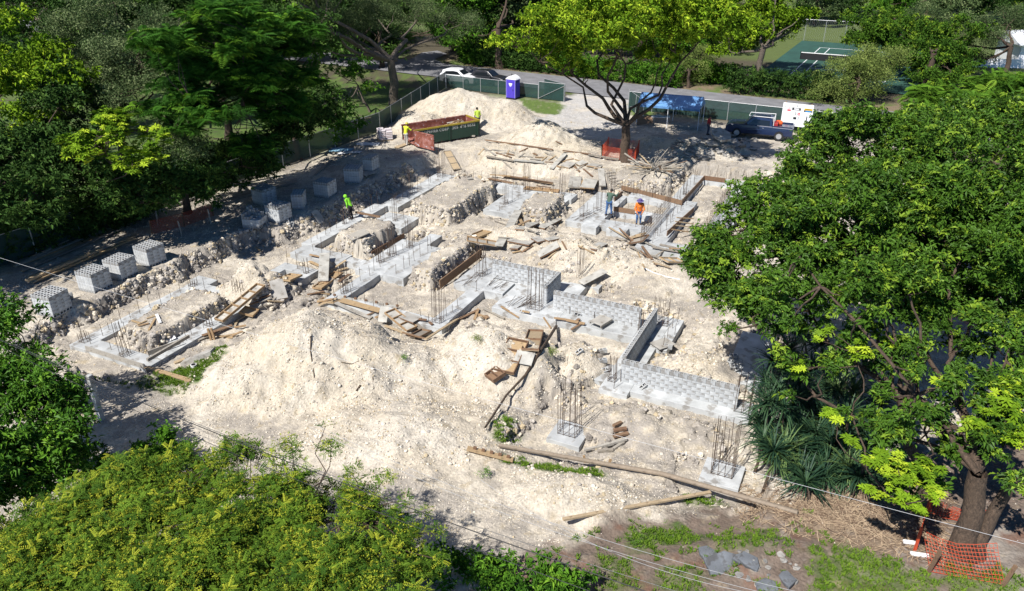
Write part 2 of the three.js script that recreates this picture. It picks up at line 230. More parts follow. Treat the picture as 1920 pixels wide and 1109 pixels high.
function groundColour(x, z, info) {
  const [, c2, rim, hp, inS] = info;
  const nA = fbm(x * 0.35, z * 0.35, 4, 21), nB = fbm(x * 1.7, z * 1.7, 3, 33), nC = fbm(x * 5, z * 5, 2, 44), e = 0.9 * nA + 0.7 * nB;
  let c = mixC(COL.litterB, COL.lawn, sstep(-0.1, 0.25, nA + 0.4 * nB));
  if (inS > 0.02) {
    let s = mixC(COL.sand, COL.sand2, sstep(-0.2, 0.3, nA + nB * 0.5));
    const dirtK = sstep(0.1, -0.25, nA * 1.2 + nB * 0.6 + Math.min(hp, 1.2) * 1.2 - 0.12);
    s = mixC(s, COL.dirt, dirtK * 0.85);
    s = mixC(s, COL.ochre, 0.5 * sstep(0.16, 0.4, nB + 0.3 * nC));
    c = mixC(c, s, inS);
  }
  const rag = (p, w = 1.2) => sstep(w * 0.5, -w * 0.5, polyDist(x, z, p) + e * w * 1.6);
  c = mixC(c, mixC(COL.dirt, COL.sand, sstep(-0.1, 0.25, nB + 0.5 * nA)), rag(Z.dirtFront) * 0.85);
  const l = rag(Z.lawnLeft, 0.6); if (l > 0) c = mixC(c, mixC(mixC(COL.grass, COL.lawn, sstep(-0.2, 0.3, nA)), COL.litterB, sstep(0.1, 0.35, nB + 0.6 * nA)), l);
  c = mixC(c, mixC(COL.gravel, COL.sand2, sstep(0, 0.4, nA)), rag(Z.driveway, 0.8));
  c = mixC(c, COL.lawn, rag(Z.toiletGrass, 0.7)); c = mixC(c, COL.lawn, rag(Z.canopyGrass, 0.5));
  const so = rag(Z.soil, 1.0); if (so > 0) { let s = mixC(COL.soil, COL.dirt, sstep(0.0, 0.35, nA + nB * 0.4) * 0.7); s = mixC(s, COL.red, 0.75 * sstep(0.08, 0.3, fbm(x * 0.9 + 5, z * 0.9, 4, 61))); c = mixC(c, s, so); }
  c = mixC(c, mixC(COL.straw, COL.soil, sstep(-0.1, 0.3, nB)), rag(Z.litter, 1.0) * 0.8);
  for (const [p, k] of grassPatches) { const d = polyDist(x, z, p); if (d < 1.5) c = mixC(c, mixC(COL.grass, COL.lawn, sstep(-0.3, 0.3, nB)), k * sstep(0.3, -0.3, d + 0.9 * nB + 0.5 * nC)); }
  if (inS > 0.5) {
    c = mixC(c, mixC(COL.crust, COL.ochre, sstep(0.1, 0.35, nB)), 0.42 * sstep(0.0, 0.16, 0.7 * nC + 0.8 * nB - 0.13));
  }
  const rd = roadDist(x, z), hgt = rd - 4.2; // verge beyond the road
  if (rd > 3.6) { const v = mixC(mixC([0.26, 0.2, 0.125], COL.lawn, sstep(-0.05, 0.25, nA + 0.5 * nB)), COL.litterB, sstep(6, 12, rd + 5 * nA)); c = mixC(c, v, sstep(3.6, 4.4, rd)); if (rd > 26) c = mixC(c, COL.lawn, 0.7 * sstep(26, 30, rd)); }
  return c;
}
const axis = (lo, hi, a, b, step, grow) => { const v = []; let t = a, s = step; const left = []; while (t > lo) { s *= grow; t -= s; left.push(Math.max(t, lo)); } v.push(...left.reverse()); const n = Math.round((b - a) / step); for (let i = 0; i <= n; i++) v.push(a + (b - a) * i / n); t = b; s = step; while (t < hi) { s *= grow; t += s; v.push(Math.min(t, hi)); } return v; };
const gx = axis(-420, 420, -29, 22, 0.115, 1.07), gz = axis(-520, 60, -77, -17.5, 0.115, 1.07);
const NX = gx.length, NZ = gz.length, HG = new Float32Array(NX * NZ);
{
  const pos = new Float32Array(NX * NZ * 3), col = new Float32Array(NX * NZ * 3), uv = new Float32Array(NX * NZ * 2), idx = new Uint32Array((NX - 1) * (NZ - 1) * 6);
  for (let j = 0; j < NZ; j++) for (let i = 0; i < NX; i++) {
    const k = j * NX + i, x = gx[i], z = gz[j]; const info = rawHeight(x, z), c = groundColour(x, z, info);
    HG[k] = info[0]; const wl = Math.min(1, 4 * info[1] * (1 - info[1])) * 0.26; pos.set([x + wl * n3(x * 3.1, info[0] * 5, z * 3.1), info[0], z + wl * n3(x * 3.1 + 40, info[0] * 5, z * 3.1)], k * 3); col.set(c, k * 3); uv.set([x, z], k * 2);
  }
  let q = 0; for (let j = 0; j < NZ - 1; j++) for (let i = 0; i < NX - 1; i++) { const a = j * NX + i, b = a + NX; idx[q++] = a; idx[q++] = b; idx[q++] = a + 1; idx[q++] = b; idx[q++] = b + 1; idx[q++] = a + 1; }
  const g = new THREE.BufferGeometry(); g.setAttribute('position', new THREE.BufferAttribute(pos, 3)); g.setAttribute('color', new THREE.BufferAttribute(col, 3)); g.setAttribute('uv', new THREE.BufferAttribute(uv, 2)); g.setIndex(new THREE.BufferAttribute(idx, 1)); g.computeVertexNormals();
  struct('ground', g, M.ground, 'pale limestone spoil, dug trenches and surrounding soil of the building site', 'ground');
}
const find = (v, x) => { let lo = 0, hi = v.length - 2; while (lo < hi) { const m = (lo + hi + 1) >> 1; if (v[m] <= x) lo = m; else hi = m - 1; } return lo; };
function GY(x, z) { const i = find(gx, x), j = find(gz, z), u = clamp((x - gx[i]) / (gx[i + 1] - gx[i]), 0, 1), v = clamp((z - gz[j]) / (gz[j + 1] - gz[j]), 0, 1), k = j * NX + i; return lerp(lerp(HG[k], HG[k + 1], u), lerp(HG[k + NX], HG[k + NX + 1], u), v); }
// where the sight line through a pixel meets the ground (or a footing top)
const footTop = (x, z) => { const [a, b] = toAB(x, z); let t = -9; for (const r of allR) if (a > r[0] && a < r[1] && b > r[2] && b < r[3]) t = Math.max(t, r[4] ?? FT); return t; };
const SY = (x, z) => Math.max(GY(x, z), footTop(x, z));
function G(px, py) { const d = rayOf(px, py); let t = (3.5 - CAMH) / d.y, s = 0.25; for (let i = 0; i < 4000; i++) { const x = d.x * t, y = CAMH + d.y * t, z = d.z * t; if (y <= SY(x, z)) { if (s < 0.01) break; t -= s; s *= 0.4; } t += s; } return V(d.x * t, SY(d.x * t, d.z * t), d.z * t); }

// road and court as thin sheets over the ground
function strip(name, pts, y, m, label, cat, w = 1) {
  const s = new THREE.Shape(pts.map(p => new THREE.Vector2(p[0], -p[1]))); const g = new THREE.ShapeGeometry(s); g.rotateX(-Math.PI / 2); g.translate(0, y, 0); const p = g.attributes.position, uv = g.attributes.uv; for (let i = 0; i < p.count; i++) uv.setXY(i, p.getX(i), p.getZ(i)); return struct(name, g, m, label, cat);
}
{
  const L = [], Rr = []; for (let s = -160; s <= 200; s += 4) { const c = roadC.clone().addScaledVector(roadDir, s); const w = 0.14 * n3(s * 0.7, 3.3); L.push([c.x + roadN.x * (4.0 + w), c.z + roadN.z * (4.0 + w)]); const w2 = 0.2 * n3(s * 0.6, 8.3); Rr.push([c.x - roadN.x * (4.0 + w2), c.z - roadN.z * (4.0 + w2)]); }
  strip('road', [...L, ...Rr.reverse()], 0.1, M.asphalt, 'grey asphalt street running behind the site', 'road');
  strip('side_driveway', pxPoly([[745, 128], [790, 100], [820, 96], [838, 102], [815, 112], [835, 122]]), 0.09, M.asphalt, 'asphalt driveway curving off the far side of the street', 'driveway');
}

// ───────────────────────── concrete footings with their rebar
const barGeo = h => { const g = new THREE.CylinderGeometry(0.0125, 0.0125, h, 5, 1); g.translate(0, h / 2, 0); return g; };
const barH = [0.55, 0.8, 1.0, 1.3].map(barGeo);
const cages = [ // thing index, a, b, nx, nz, spacing, height
  [0, -30.9, 21.2, 2, 3, 0.22, 2.0], [0, -33.9, 28.4, 3, 3, 0.16, 0.5], [0, -33.9, 21.3, 3, 3, 0.18, 0.6], [0, -29.5, 25.2, 3, 2, 0.2, 0.8], [0, -30.4, 28.4, 4, 2, 0.2, 1.1], [1, -29.1, 32.6, 2, 2, 0.2, 1.0], [2, -31.0, 52.4, 0, 0, 0, 0], [3, -31.2, 52.3, 3, 3, 0.24, 2.9], [3, -26.4, 52.3, 2, 2, 0.2, 1.5], [3, -23.4, 51.9, 3, 3, 0.2, 2.3], [3, -23.6, 48.6, 2, 3, 0.2, 1.5], [3, -20.6, 52.2, 3, 2, 0.2, 1.8], [2, -31.1, 47.5, 2, 2, 0.2, 2.2], [2, -29.0, 42.1, 2, 2, 0.22, 1.9], [2, -31.9, 40.2, 2, 2, 0.2, 1.3], [4, -25.6, 38.6, 2, 3, 0.2, 2.0], [4, -25.9, 37.0, 3, 3, 0.18, 2.1], [4, -26.0, 35.8, 3, 2, 0.18, 1.6], [4, -18.9, 30.7, 3, 3, 0.22, 2.2], [4, -25.4, 31.4, 2, 3, 0.2, 1.8], [4, -19.5, 36.8, 3, 3, 0.2, 2.1], [5, -14.9, 34.3, 4, 3, 0.24, 2.35], [5, -14.0, 38.7, 2, 3, 0.2, 2.2], [5, -8.75, 29.2, 3, 3, 0.16, 1.35], [5, -8.2, 35.4, 4, 2, 0.24, 1.7], [5, -2.9, 29.4, 3, 3, 0.3, 1.9], [5, -9.0, 34.4, 2, 2, 0.2, 1.2], [7, -9.1, 24.75, 4, 4, 0.25, 2.4], [8, -2.8, 24.95, 4, 4, 0.26, 2.35], [9, -17.6, 48.6, 2, 2, 0.22, 2.2], [9, -16.9, 50.2, 2, 2, 0.25, 1.9], [9, -17.0, 53.0, 3, 2, 0.25, 2.4], [9, -12.2, 56.4, 2, 2, 0.2, 1.3],
];
const footThings = FOOT.map((f, k) => {
  const c = f.r[0], o = ab((c[0] + c[1]) / 2, (c[2] + c[3]) / 2, 0);
  const g = thing('concrete_footing', f.label, 'footing', o, HOUSE_YAW); const [oa, ob] = [(c[0] + c[1]) / 2, (c[2] + c[3]) / 2];
  const loc = (a, b, y) => V(a - oa, y, -(b - ob));
  f.loc = loc; f.g = g;
  f.r.forEach((r, i) => {
    const top = r[4] ?? FT, h = 0.62 + (top - FT), w = r[1] - r[0], d = r[3] - r[2], p = loc((r[0] + r[1]) / 2, (r[2] + r[3]) / 2, top - h / 2);
    const geo = rbox(w, h, d, 0.022); const uv = geo.attributes.uv; const du = rr(0, 9), dv = rr(0, 9); for (let q = 0; q < uv.count; q++) uv.setXY(q, uv.getX(q) + du, uv.getY(q) + dv);
    const m = part(f.pad ? 'concrete_pad' : Math.min(w, d) < 1.25 ? 'footing_strip' : 'footing_slab', geo, M.concrete[(k + i) % 3], g); m.position.copy(p);
    // row of dowels along the strip
    const long = Math.max(w, d); if (long > 2.2 && !f.pad && k !== 6) {
      const alongA = w > d, n = Math.floor(long / 0.66); for (let q = 0; q < n; q++) { if (rnd() < 0.12) continue; const s = -long / 2 + (q + 0.5) * long / n + rr(-0.08, 0.08), t = rr(-0.08, 0.08) + (rnd() < 0.2 ? 0.2 : 0); const b = part('rebar', pick(barH), M.rebar, g); const pa = (r[0] + r[1]) / 2 + (alongA ? s : t), pb = (r[2] + r[3]) / 2 + (alongA ? t : s); b.position.copy(loc(pa, pb, top - 0.12)); b.rotation.set(rr(-0.06, 0.06), 0, rr(-0.06, 0.06)); }
    }
  });
  return g;
});
for (const [k, a, b, nx, nz, sp, h] of cages) {
  if (!nx) continue; const f = FOOT[k], bars = []; const gh = barGeo(h), p0 = f.loc(a, b, 0); const w = ab(a, b); const y0 = Math.max(footTop(w.x, w.z), -1.1) - 0.1;
  const cg = new THREE.Group(); cg.name = 'rebar_cage'; cg.position.set(p0.x, y0, p0.z); f.g.add(cg); const lx = rr(-0.03, 0.03), lz = rr(-0.03, 0.03);
  for (let i = 0; i < nx; i++) for (let j = 0; j < nz; j++) { if (nx * nz > 8 && i > 0 && i < nx - 1 && j > 0 && j < nz - 1) continue; const m = part('bar', gh, M.rebar, cg); m.position.set((i - (nx - 1) / 2) * sp, 0, (j - (nz - 1) / 2) * sp); m.rotation.set(lx + rr(-0.02, 0.02), 0, lz + rr(-0.02, 0.02)); m.scale.y = rr(0.93, 1.05); }
  const ties = h > 1.2 ? [0.16, 0.3] : [0.14]; for (const t of ties) { const W = (nx - 1) * sp + 0.03, D = (nz - 1) * sp + 0.03; part('tie', [box(W, 0.012, 0.012, 0, t, D / 2), box(W, 0.012, 0.012, 0, t, -D / 2), box(0.012, 0.012, D, W / 2, t, 0), box(0.012, 0.012, D, -W / 2, t, 0)], M.rebar, cg); }
}
// standing rebar mats in the far foundation
for (const [a, b0, b1, h, st] of [[-12.35, 45.4, 52.8, 1.35, 0.22], [-8.9, 46, 57, 1.5, 0.32], [-7.9, 45, 60, 1.2, 0.4]]) {
  const f = FOOT[9], gh = barGeo(h), hg = new THREE.CylinderGeometry(0.009, 0.009, b1 - b0, 5, 1); hg.rotateX(Math.PI / 2); const cg = new THREE.Group(); cg.name = 'rebar_mat'; cg.position.copy(f.loc(a, (b0 + b1) / 2, FT - 0.05)); f.g.add(cg);
  for (let b = b0; b <= b1; b += st) { const m = part('bar', gh, M.rebar, cg); m.position.z = -(b - (b0 + b1) / 2); m.rotation.set(rr(-0.02, 0.02), 0, rr(-0.03, 0.03)); m.scale.y = rr(0.9, 1.1); }
  for (let y = 0.25; y < h - (st > 0.3 ? 0.7 : 0.1); y += 0.24) { const m = part('bar', hg, M.rebar, cg); m.position.set(0.012, y, 0); }
}
{ // row of bars behind the pit
  const f = FOOT[9], gh = barGeo(1.15), cg = new THREE.Group(); cg.name = 'rebar_row'; cg.position.copy(f.loc(-14, 54.6, FT - 0.05)); f.g.add(cg);
  for (let k = 0; k < 22; k++) { const m = part('bar', gh, M.rebar, cg); m.position.x = (k - 11) * 0.24; m.rotation.set(rr(-0.03, 0.03), 0, rr(-0.03, 0.03)); m.scale.y = rr(0.85, 1.1); }
}
// ───────────────────────── low concrete-block walls
const BL = 0.390, BHt = 0.186, BW = 0.194;
const blockGeo = box(BL, BHt, BW), halfGeo = box(BL / 2 - 0.004, BHt, BW), capGeo = box(BL, 0.09, BW);
function hollow(L, Wd, H, n) {
  const s = new THREE.Shape(); s.moveTo(-L / 2, -Wd / 2); s.lineTo(L / 2, -Wd / 2); s.lineTo(L / 2, Wd / 2); s.lineTo(-L / 2, Wd / 2); s.closePath();
  const t = 0.032, cw = (L - t * (n + 1)) / n; for (let i = 0; i < n; i++) { const x = -L / 2 + t + i * (cw + t), h = new THREE.Path(); h.moveTo(x, -Wd / 2 + t); h.lineTo(x, Wd / 2 - t); h.lineTo(x + cw, Wd / 2 - t); h.lineTo(x + cw, -Wd / 2 + t); h.closePath(); s.holes.push(h); }
  const g = new THREE.ExtrudeGeometry(s, { depth: H, bevelEnabled: false }); g.rotateX(-Math.PI / 2); g.translate(0, -H / 2, 0); return g;
}
const hollowGeo = hollow(BL, BW, BHt, 2), hollowHalf = hollow(BL / 2 - 0.004, BW, BHt, 1), sideGeo = hollow(BL, BHt, BW, 2).rotateX(Math.PI / 2);
function blockWall(label, a, b, alongA, len, base, rows, mo = M.mortarPale) {
  const g = thing('block_wall', label, 'block wall', ab(a, b, base), HOUSE_YAW + (alongA ? 0 : Math.PI / 2)); // local x runs along the wall
  const n = Math.round(len / 0.406); let y = 0;
  rows.forEach((kind, c) => {
    const h = kind === 'thin' ? 0.09 : BHt, half = c % 2 === 1;
    for (let i = 0; i < n + (half ? 1 : 0); i++) {
      const isH = half && (i === 0 || i === n), top = c === rows.length - 1, x = half ? (i === 0 ? 0.1 : i === n ? n * 0.406 - 0.1 : i * 0.406) : (i + 0.5) * 0.406;
      const m = part('block', kind === 'thin' ? capGeo : top ? (isH ? hollowHalf : hollowGeo) : isH ? halfGeo : blockGeo, pick(M.block), g); if (kind === 'thin' && isH) m.scale.x = 0.495;
      m.position.set(x, y + h / 2 + 0.005, rr(-0.003, 0.003)); m.rotation.y = rr(-0.006, 0.006);
    }
    y += h + 0.017;
  });
  part('mortar', box(n * 0.406 - 0.02, y - 0.2, BW - 0.05, n * 0.203, (y - 0.2) / 2 + 0.002, 0), mo, g);
  return g;
}
const ROWS = ['f', 'f', 'f', 'f', 'thin', 'f'];
blockWall('low block wall running from the slab to the dark-faced short return', -18.75, 36.9, true, 4.06, FT, ROWS);
blockWall('shortest block wall, a return beside the dense cluster of tall rebar', -14.6, 35.0, false, 2.03, FT, ROWS);
blockWall('low block wall in the middle with a bright sunlit face above the loose block', -13.95, 34.65, true, 4.87, FT, ROWS);
blockWall('block wall seen end-on with a dark shaded side and open cores on top', -8.42, 29.75, false, 5.28, FT, ROWS);
blockWall('longest-looking block wall with grey joints behind the heap of pale rubble', -8.42, 29.42, true, 5.28, FT, ROWS, M.mortar);
// ───────────────────────── cubes of concrete blocks on the ground
function blockCube(pos, yaw, label, o = {}) {
  const g = thing('block_cube', label, 'block stack', pos, yaw, 'cubes of concrete blocks'); const L = o.layers ?? 6, W = o.w ?? 6, D = o.d ?? 3; // W blocks of 0.2 across x, D of 0.4 across z
  for (let c = 0; c < L; c++) {
    const turn = c % 2; const side = c === 0;
    for (let i = 0; i < W; i++) for (let j = 0; j < D; j++) {
      if (c < L - 1 && i > 0 && i < W - 1 && j > 0 && j < D - 1) continue; if (o.skip && o.skip(i, j, c)) continue;
      const m = part('block', c === L - 1 || (o.skip && c >= L - 3) ? hollowGeo : side ? sideGeo : blockGeo, pick(M.block), g);
      m.position.set((i - (W - 1) / 2) * 0.2 + rr(-0.003, 0.003), c * 0.198 + 0.1, (j - (D - 1) / 2) * 0.402 + rr(-0.004, 0.004)); m.rotation.y = Math.PI / 2 + rr(-0.012, 0.012) * (o.loose ?? 1);
    }
  }
  return g;
}
const cubeSpots = [
  [102, 584, 'sunlit block cube with stepped joints and a spare block leaning on it', 0.9, {}], [180, 540, 'sunlit block cube between the stepped cube and the partly shaded one'], [229, 517, 'block cube half sunlit with a shadow across its top'], [284, 492, 'sunlit block cube nearest the tree shade, last of the bright row'],
  [479, 422, 'broken-down block cube with a stepped top in tree shade', 0, { skip: (i, j, c) => c > 2 && (i + j > 10 - 2 * c) }], [524, 413, 'shaded block cube with small blocks spilled at its foot', 0, {}], [562, 388, 'narrow upright block cube in the tree shade', 0.5, { w: 4 }], [611, 366, 'block cube in tree shade standing alone near the trench'], [664, 340, 'block cube in tree shade next to the leaning grey panel'], [697, 325, 'block cube in shade with dark slots, farthest up the row', 0.6, { w: 4 }], [497, 380, 'dark block cube deepest in the tree shade'],
];
cubeSpots.forEach(([px, py, label, dy = 0, o = {}], i) => { const p = P(px, py, 0); p.y = GY(p.x, p.z) - 0.03; blockCube(p, HOUSE_YAW + (i > 3 ? rr(-0.5, 0.5) : rr(-0.08, 0.08)) + (dy ? 0.1 : 0), label, { ...o, layers: 6 }); });
function looseBlock(px, py, label, rx = 0, ry = 0, rz = 0, lift = 0.1, group) { const p = G(px, py); const m = solo('concrete_block', hollowGeo, pick(M.block), label, 'block', group); m.position.set(p.x, p.y + lift, p.z); m.rotation.set(rx, ry, rz); return m; }
looseBlock(1083, 592, 'single hollow block lying on its side on the slab by the middle wall', Math.PI / 2, -0.35, 0, 0.1);
looseBlock(1252, 664, 'hollow block lying flat beside the grey sheet inside the walls', 0.05, -0.3, 0, 0.08);
for (const [x, y, a, b, c, l] of [[1368, 682, 0.4, 0.7, 1.2, 0.1], [1376, 672, 0.2, -0.3, 0.3, 0.1], [1384, 684, 0.9, 0.2, 0.4, 0.12], [1378, 695, 1.3, 0.5, 0.2, 0.1], [1372, 690, 0.1, 1.5, 0.1, 0.08]]) looseBlock(x, y, 'hollow block in the small tumbled heap by the rubble', a, b, c, l, 'tumbled blocks by the longest-looking wall');
looseBlock(1130, 680, 'upright block in the little stack at the wall corner footing', 0, 0.3, 0, 0.1); looseBlock(1130, 668, 'hollow-topped block crowning the little stack at the wall corner', 0, 0.25, 0, 0.3); looseBlock(1136, 696, 'small block tipped over below the little corner stack', 1.2, 0.3, 0.2, 0.1);
looseBlock(1206, 728, 'block half buried in the rubble heap before the longest-looking wall', 0.3, 0.6, 0.4, 0.06); looseBlock(1086, 663, 'broken block lying in the dirt uphill of the rebar pad', 0.3, 0.6, 0.3, 0.06); looseBlock(134, 562, 'spare block standing against the stepped block cube', 0, 0.4, Math.PI / 2, 0.2);
for (const [x, y] of [[494, 420], [503, 424], [487, 428], [540, 420], [548, 424], [470, 432], [460, 436]]) looseBlock(x, y, 'loose block spilled at the foot of the shaded cubes', rr(0, 1.5), rr(0, 3), 0, 0.1, 'spilled blocks in the shade');

// ───────────────────────── loose timber and formwork
function orient(o, a, b, roll = 0) { // local x from a to b, local y as near up as it goes
  const x = b.clone().sub(a).normalize(); let z = V().crossVectors(x, UP).normalize(); const y = V().crossVectors(z, x); const m = new THREE.Matrix4().makeBasis(x, y, z); o.quaternion.setFromRotationMatrix(m); if (roll) o.rotateX(roll); o.position.copy(a).add(b).multiplyScalar(0.5); return o;
}
const plankGeos = {};
const plankGeo = (L, th, w) => { const k = [L, th, w].map(v => v.toFixed(2)).join(); return plankGeos[k] ??= box(w, th, L).rotateY(Math.PI / 2); };
function plank(q, w, th, ms, label, group, lift = 0.02, roll = 0, name = 'plank', cat = 'plank') {
  const a = G(q[0], q[1]), b = G(q[2], q[3]); a.y += th / 2 + lift; b.y += th / 2 + lift;
  // rest on the highest ground along its length
  let up = 0; for (let t = 0.1; t < 0.95; t += 0.1) { const x = lerp(a.x, b.x, t), z = lerp(a.z, b.z, t); up = Math.max(up, SY(x, z) + th / 2 - lerp(a.y, b.y, t)); } const e = Math.min(up, 0.35) * 0.6; a.y += e; b.y += e;
  const m = sh(new THREE.Mesh(plankGeo(a.distanceTo(b), th, w), Array.isArray(ms) ? pick(ms) : ms)); m.name = numbered(name); scene.add(m); orient(m, a, b, roll); return tag(m, label, cat, group);
}
// form panel: a sheet with edge rails and battens; q = ends of its long axis in the photograph, on the ground
function formPanel(q, W, n, ms, label, o = {}) {
  const a = G(q[0], q[1]), b = G(q[2], q[3]); const up = o.up ?? [0.06, 0.06]; a.y += up[0]; b.y += up[1]; const L = a.distanceTo(b);
  const g = thing('form_panel', label, 'form panel', V(0, 0, 0), 0, o.group); orient(g, a, b, o.roll ?? 0);
  const sheet = o.sheet ?? pick(M.sheet), wood = o.wood ?? ms; const w1 = Array.isArray(wood) ? pick(wood) : wood;
  part('sheet', box(L, 0.02, W), sheet, g); const rh = o.rail ?? 0.09, s = o.flip ? -1 : 1;
  if (rh) { for (const k of [-1, 1]) { const r = part('rail', box(L, rh, 0.04), w1, g); r.position.set(0, s * (rh / 2 + 0.011), k * (W / 2 - 0.021)); } for (let i = 0; i < n; i++) { const t = part('batten', box(0.04, rh - 0.004, W - 0.086), w1, g); t.position.set(n === 1 ? 0 : lerp(-L / 2 + 0.021, L / 2 - 0.021, i / (n - 1)), s * (rh / 2 + 0.009), 0); } }
  return g;
}
const fromZoom = (ox, oy, s) => q => [ox + q[0] / s, oy + q[1] / s, ox + q[2] / s, oy + q[3] / s];
{ // timber strewn on the bank between the dumpster and the fenced tree
  const z = fromZoom(860, 240, 6.16), L = 'loose weathered board strewn on the sandy bank beyond the footings', G1 = 'boards strewn on the far bank';
  for (const [q, w, k] of [[[280, 235, 430, 330], .16, 0], [[500, 380, 610, 475], .14, 0], [[230, 320, 290, 250], .14, 1], [[430, 300, 610, 355], .18, 2], [[700, 285, 800, 235], .1, 2], [[960, 385, 1020, 335], .12, 1], [[1000, 290, 1140, 355], .16, 0], [[860, 300, 905, 322], .25, 2], [[550, 300, 640, 322], .2, 2], [[640, 385, 665, 430], .12, 0], [[450, 305, 560, 295], .1, 0], [[700, 330, 850, 345], .15, 0], [[880, 345, 980, 350], .12, 1], [[1040, 380, 1120, 330], .12, 1], [[1150, 400, 1230, 390], .2, 1], [[1310, 430, 1400, 520], .18, 2], [[1440, 480, 1550, 570], .14, 2], [[1360, 500, 1450, 440], .15, 0], [[1160, 500, 1220, 450], .14, 0], [[300, 275, 420, 265], .09, 0], [[580, 265, 560, 320], .1, 1], [[760, 300, 690, 345], .12, 0], [[1090, 430, 1180, 470], .16, 1], [[1480, 420, 1560, 470], .2, 0], [[1230, 380, 1330, 360], .14, 1], [[1340, 370, 1440, 400], .12, 1], [[900, 410, 1010, 425], .18, 0], [[1000, 400, 1090, 405], .12, 2], [[380, 260, 640, 295], .1, 0], [[820, 365, 950, 378], .14, 0], [[1120, 160, 1195, 195], .14, 2]])
    plank(z(q), w, 0.045, [M.woodGrey, M.woodTan, M.woodBrown][k], L, G1, rr(0.01, 0.05));
  for (const q of [[310, 160, 640, 207], [640, 207, 1090, 275], [1200, 292, 1530, 335]]) plank(z(q), 0.1, 0.09, M.woodBrown, 'long thin batter board lying end to end below the far sand mound', 'batter boards below the far mound', 0.08);
  plank(z([1500, 330, 1850, 385]), 0.14, 0.1, M.woodGrey, 'long pale board running up to the orange netting round the tree', undefined, 0.12);
  plank(z([-60, 85, 190, 122]), 0.16, 0.12, M.woodGrey, 'pale round-edged timber lying in front of the dumpster', undefined, 0.15);
  plank(z([320, 345, 640, 400]), 0.34, 0.05, M.woodGrey, 'wide grey plank crossing the strewn boards, darker of two end to end', undefined, 0.12); plank(z([640, 390, 985, 418]), 0.34, 0.05, M.sheet, 'wide pale plank crossing the strewn boards with a dark end', undefined, 0.12);
  plank(z([1070, 495, 1230, 320]), 0.4, 0.05, M.sheet, 'wide grey plank standing out at an angle across the strewn boards', undefined, 0.15);
  for (const [q, W, l] of [[[1225, 470, 1300, 430], 0.9, 'square grey form panel on the bank, tilted toward the footings'], [[1370, 440, 1460, 420], 0.8, 'pale form panel on the bank above two dark sticks'], [[1500, 440, 1620, 470], 0.7, 'greyish form panel at the edge of the strewn boards by the stick pile'], [[1570, 470, 1650, 480], 0.5, 'small tan-edged form panel at the end of the strewn boards']]) formPanel(z(q), W, 2, M.woodTan, l, { flip: 1, up: [0.15, 0.25], rail: 0.08 });
}
{ // radiating stick pile
  const c = G(1230, 322), L = 'thin weathered stick in the radiating pile by the fenced tree', S = 'sticks in the radiating pile';
  for (let i = 0; i < 58; i++) { const a = rr(0, Math.PI * 2), l = rr(0.9, 2.3), r = rr(0, 0.7), el = rr(-0.05, 0.5); const s = c.clone().add(V(Math.cos(a) * r * 1.6, rr(0.05, 0.7) * (1 - r), Math.sin(a) * r)); const d = V(Math.cos(a + rr(-1.3, 1.3)) * 1.4, el, Math.sin(a + rr(-0.5, 0.5))).normalize(); const e = s.clone().addScaledVector(d, l); e.y = Math.max(e.y, SY(e.x, e.z) + 0.05); s.y = Math.max(s.y, SY(s.x, s.z) + 0.1); const m = sh(new THREE.Mesh(plankGeo(l, 0.05, pick([0.05, 0.09, 0.12])), pick([...M.woodGrey, ...M.woodGrey, M.sheet[0], M.woodTan[2], M.woodBrown[1]]))); m.name = numbered('stick'); scene.add(m); orient(m, s, e, rr(-1, 1)); tag(m, L, 'stick', S); }
}
{ // boards and forms on the far strip footing
  const z = fromZoom(860, 240, 6.16), L = 'board stacked along the far footing below the bank', G1 = 'boards along the far footing';
  for (const [q, w, k, l] of [[[350, 600, 620, 655], .3, 2, .1], [[510, 575, 1085, 665], .3, 1, .14], [[520, 590, 1090, 680], .12, 2, .3], [[280, 630, 435, 648], .2, 2, .05], [[740, 605, 810, 610], .25, 1, .25], [[360, 585, 600, 600], .15, 1, .3], [[900, 700, 1060, 722], .1, 2, .2], [[100, 600, 160, 590], .3, 0, .05], [[20, 560, 70, 500], .12, 0, .1], [[0, 590, 90, 570], .1, 2, .1]]) plank(z(q), w, 0.05, [M.woodGrey, M.woodTan, M.woodBrown][k], L, G1, l);
  formPanel(z([760, 705, 1160, 745]), 0.5, 5, M.woodTan, 'long tan form panel with battens on the far footing', { sheet: M.woodTan[1] });
  formPanel(z([1355, 575, 1330, 765]), 0.95, 2, M.woodGrey, 'tall grey form panel leaning against the trench bank', { flip: 1, up: [0.1, 0.6], rail: 0.12 });
  formPanel(z([1530, 640, 1480, 790]), 1.1, 2, M.woodTan, 'wide pale form panel leaning beside the worker in green', { flip: 1, up: [0.35, 0.7] });
  formPanel(z([1430, 650, 1420, 740]), 0.7, 0, M.woodTan, 'bare orange-tan plywood sheet between the two leaning panels', { sheet: M.woodTan[0], rail: 0, up: [0.3, 0.3] });
  formPanel(z([1640, 510, 1660, 740]), 0.5, 2, M.woodGrey, 'narrow upright grey form panel beside the ladder', { flip: 1, up: [0.3, 0.5] });
  { const a = G(1142, 324), b = G(1160, 358), g = thing('wooden_ladder', 'pale wooden ladder leaning on the trench bank', 'ladder'); a.y += 0.15; b.y += 0.1; const L = a.distanceTo(b); orient(g, a, b, 0); for (const k of [-1, 1]) { const r = part('side_rail', box(L, 0.09, 0.05), M.woodGrey[1], g); r.position.z = k * 0.42; } for (let i = 0; i < 6; i++) { const r = part('rung', box(0.06, 0.05, 0.86), M.woodGrey[0], g); r.position.set(lerp(-L / 2 + 0.3, L / 2 - 0.3, i / 5), 0.06, 0); } }
}
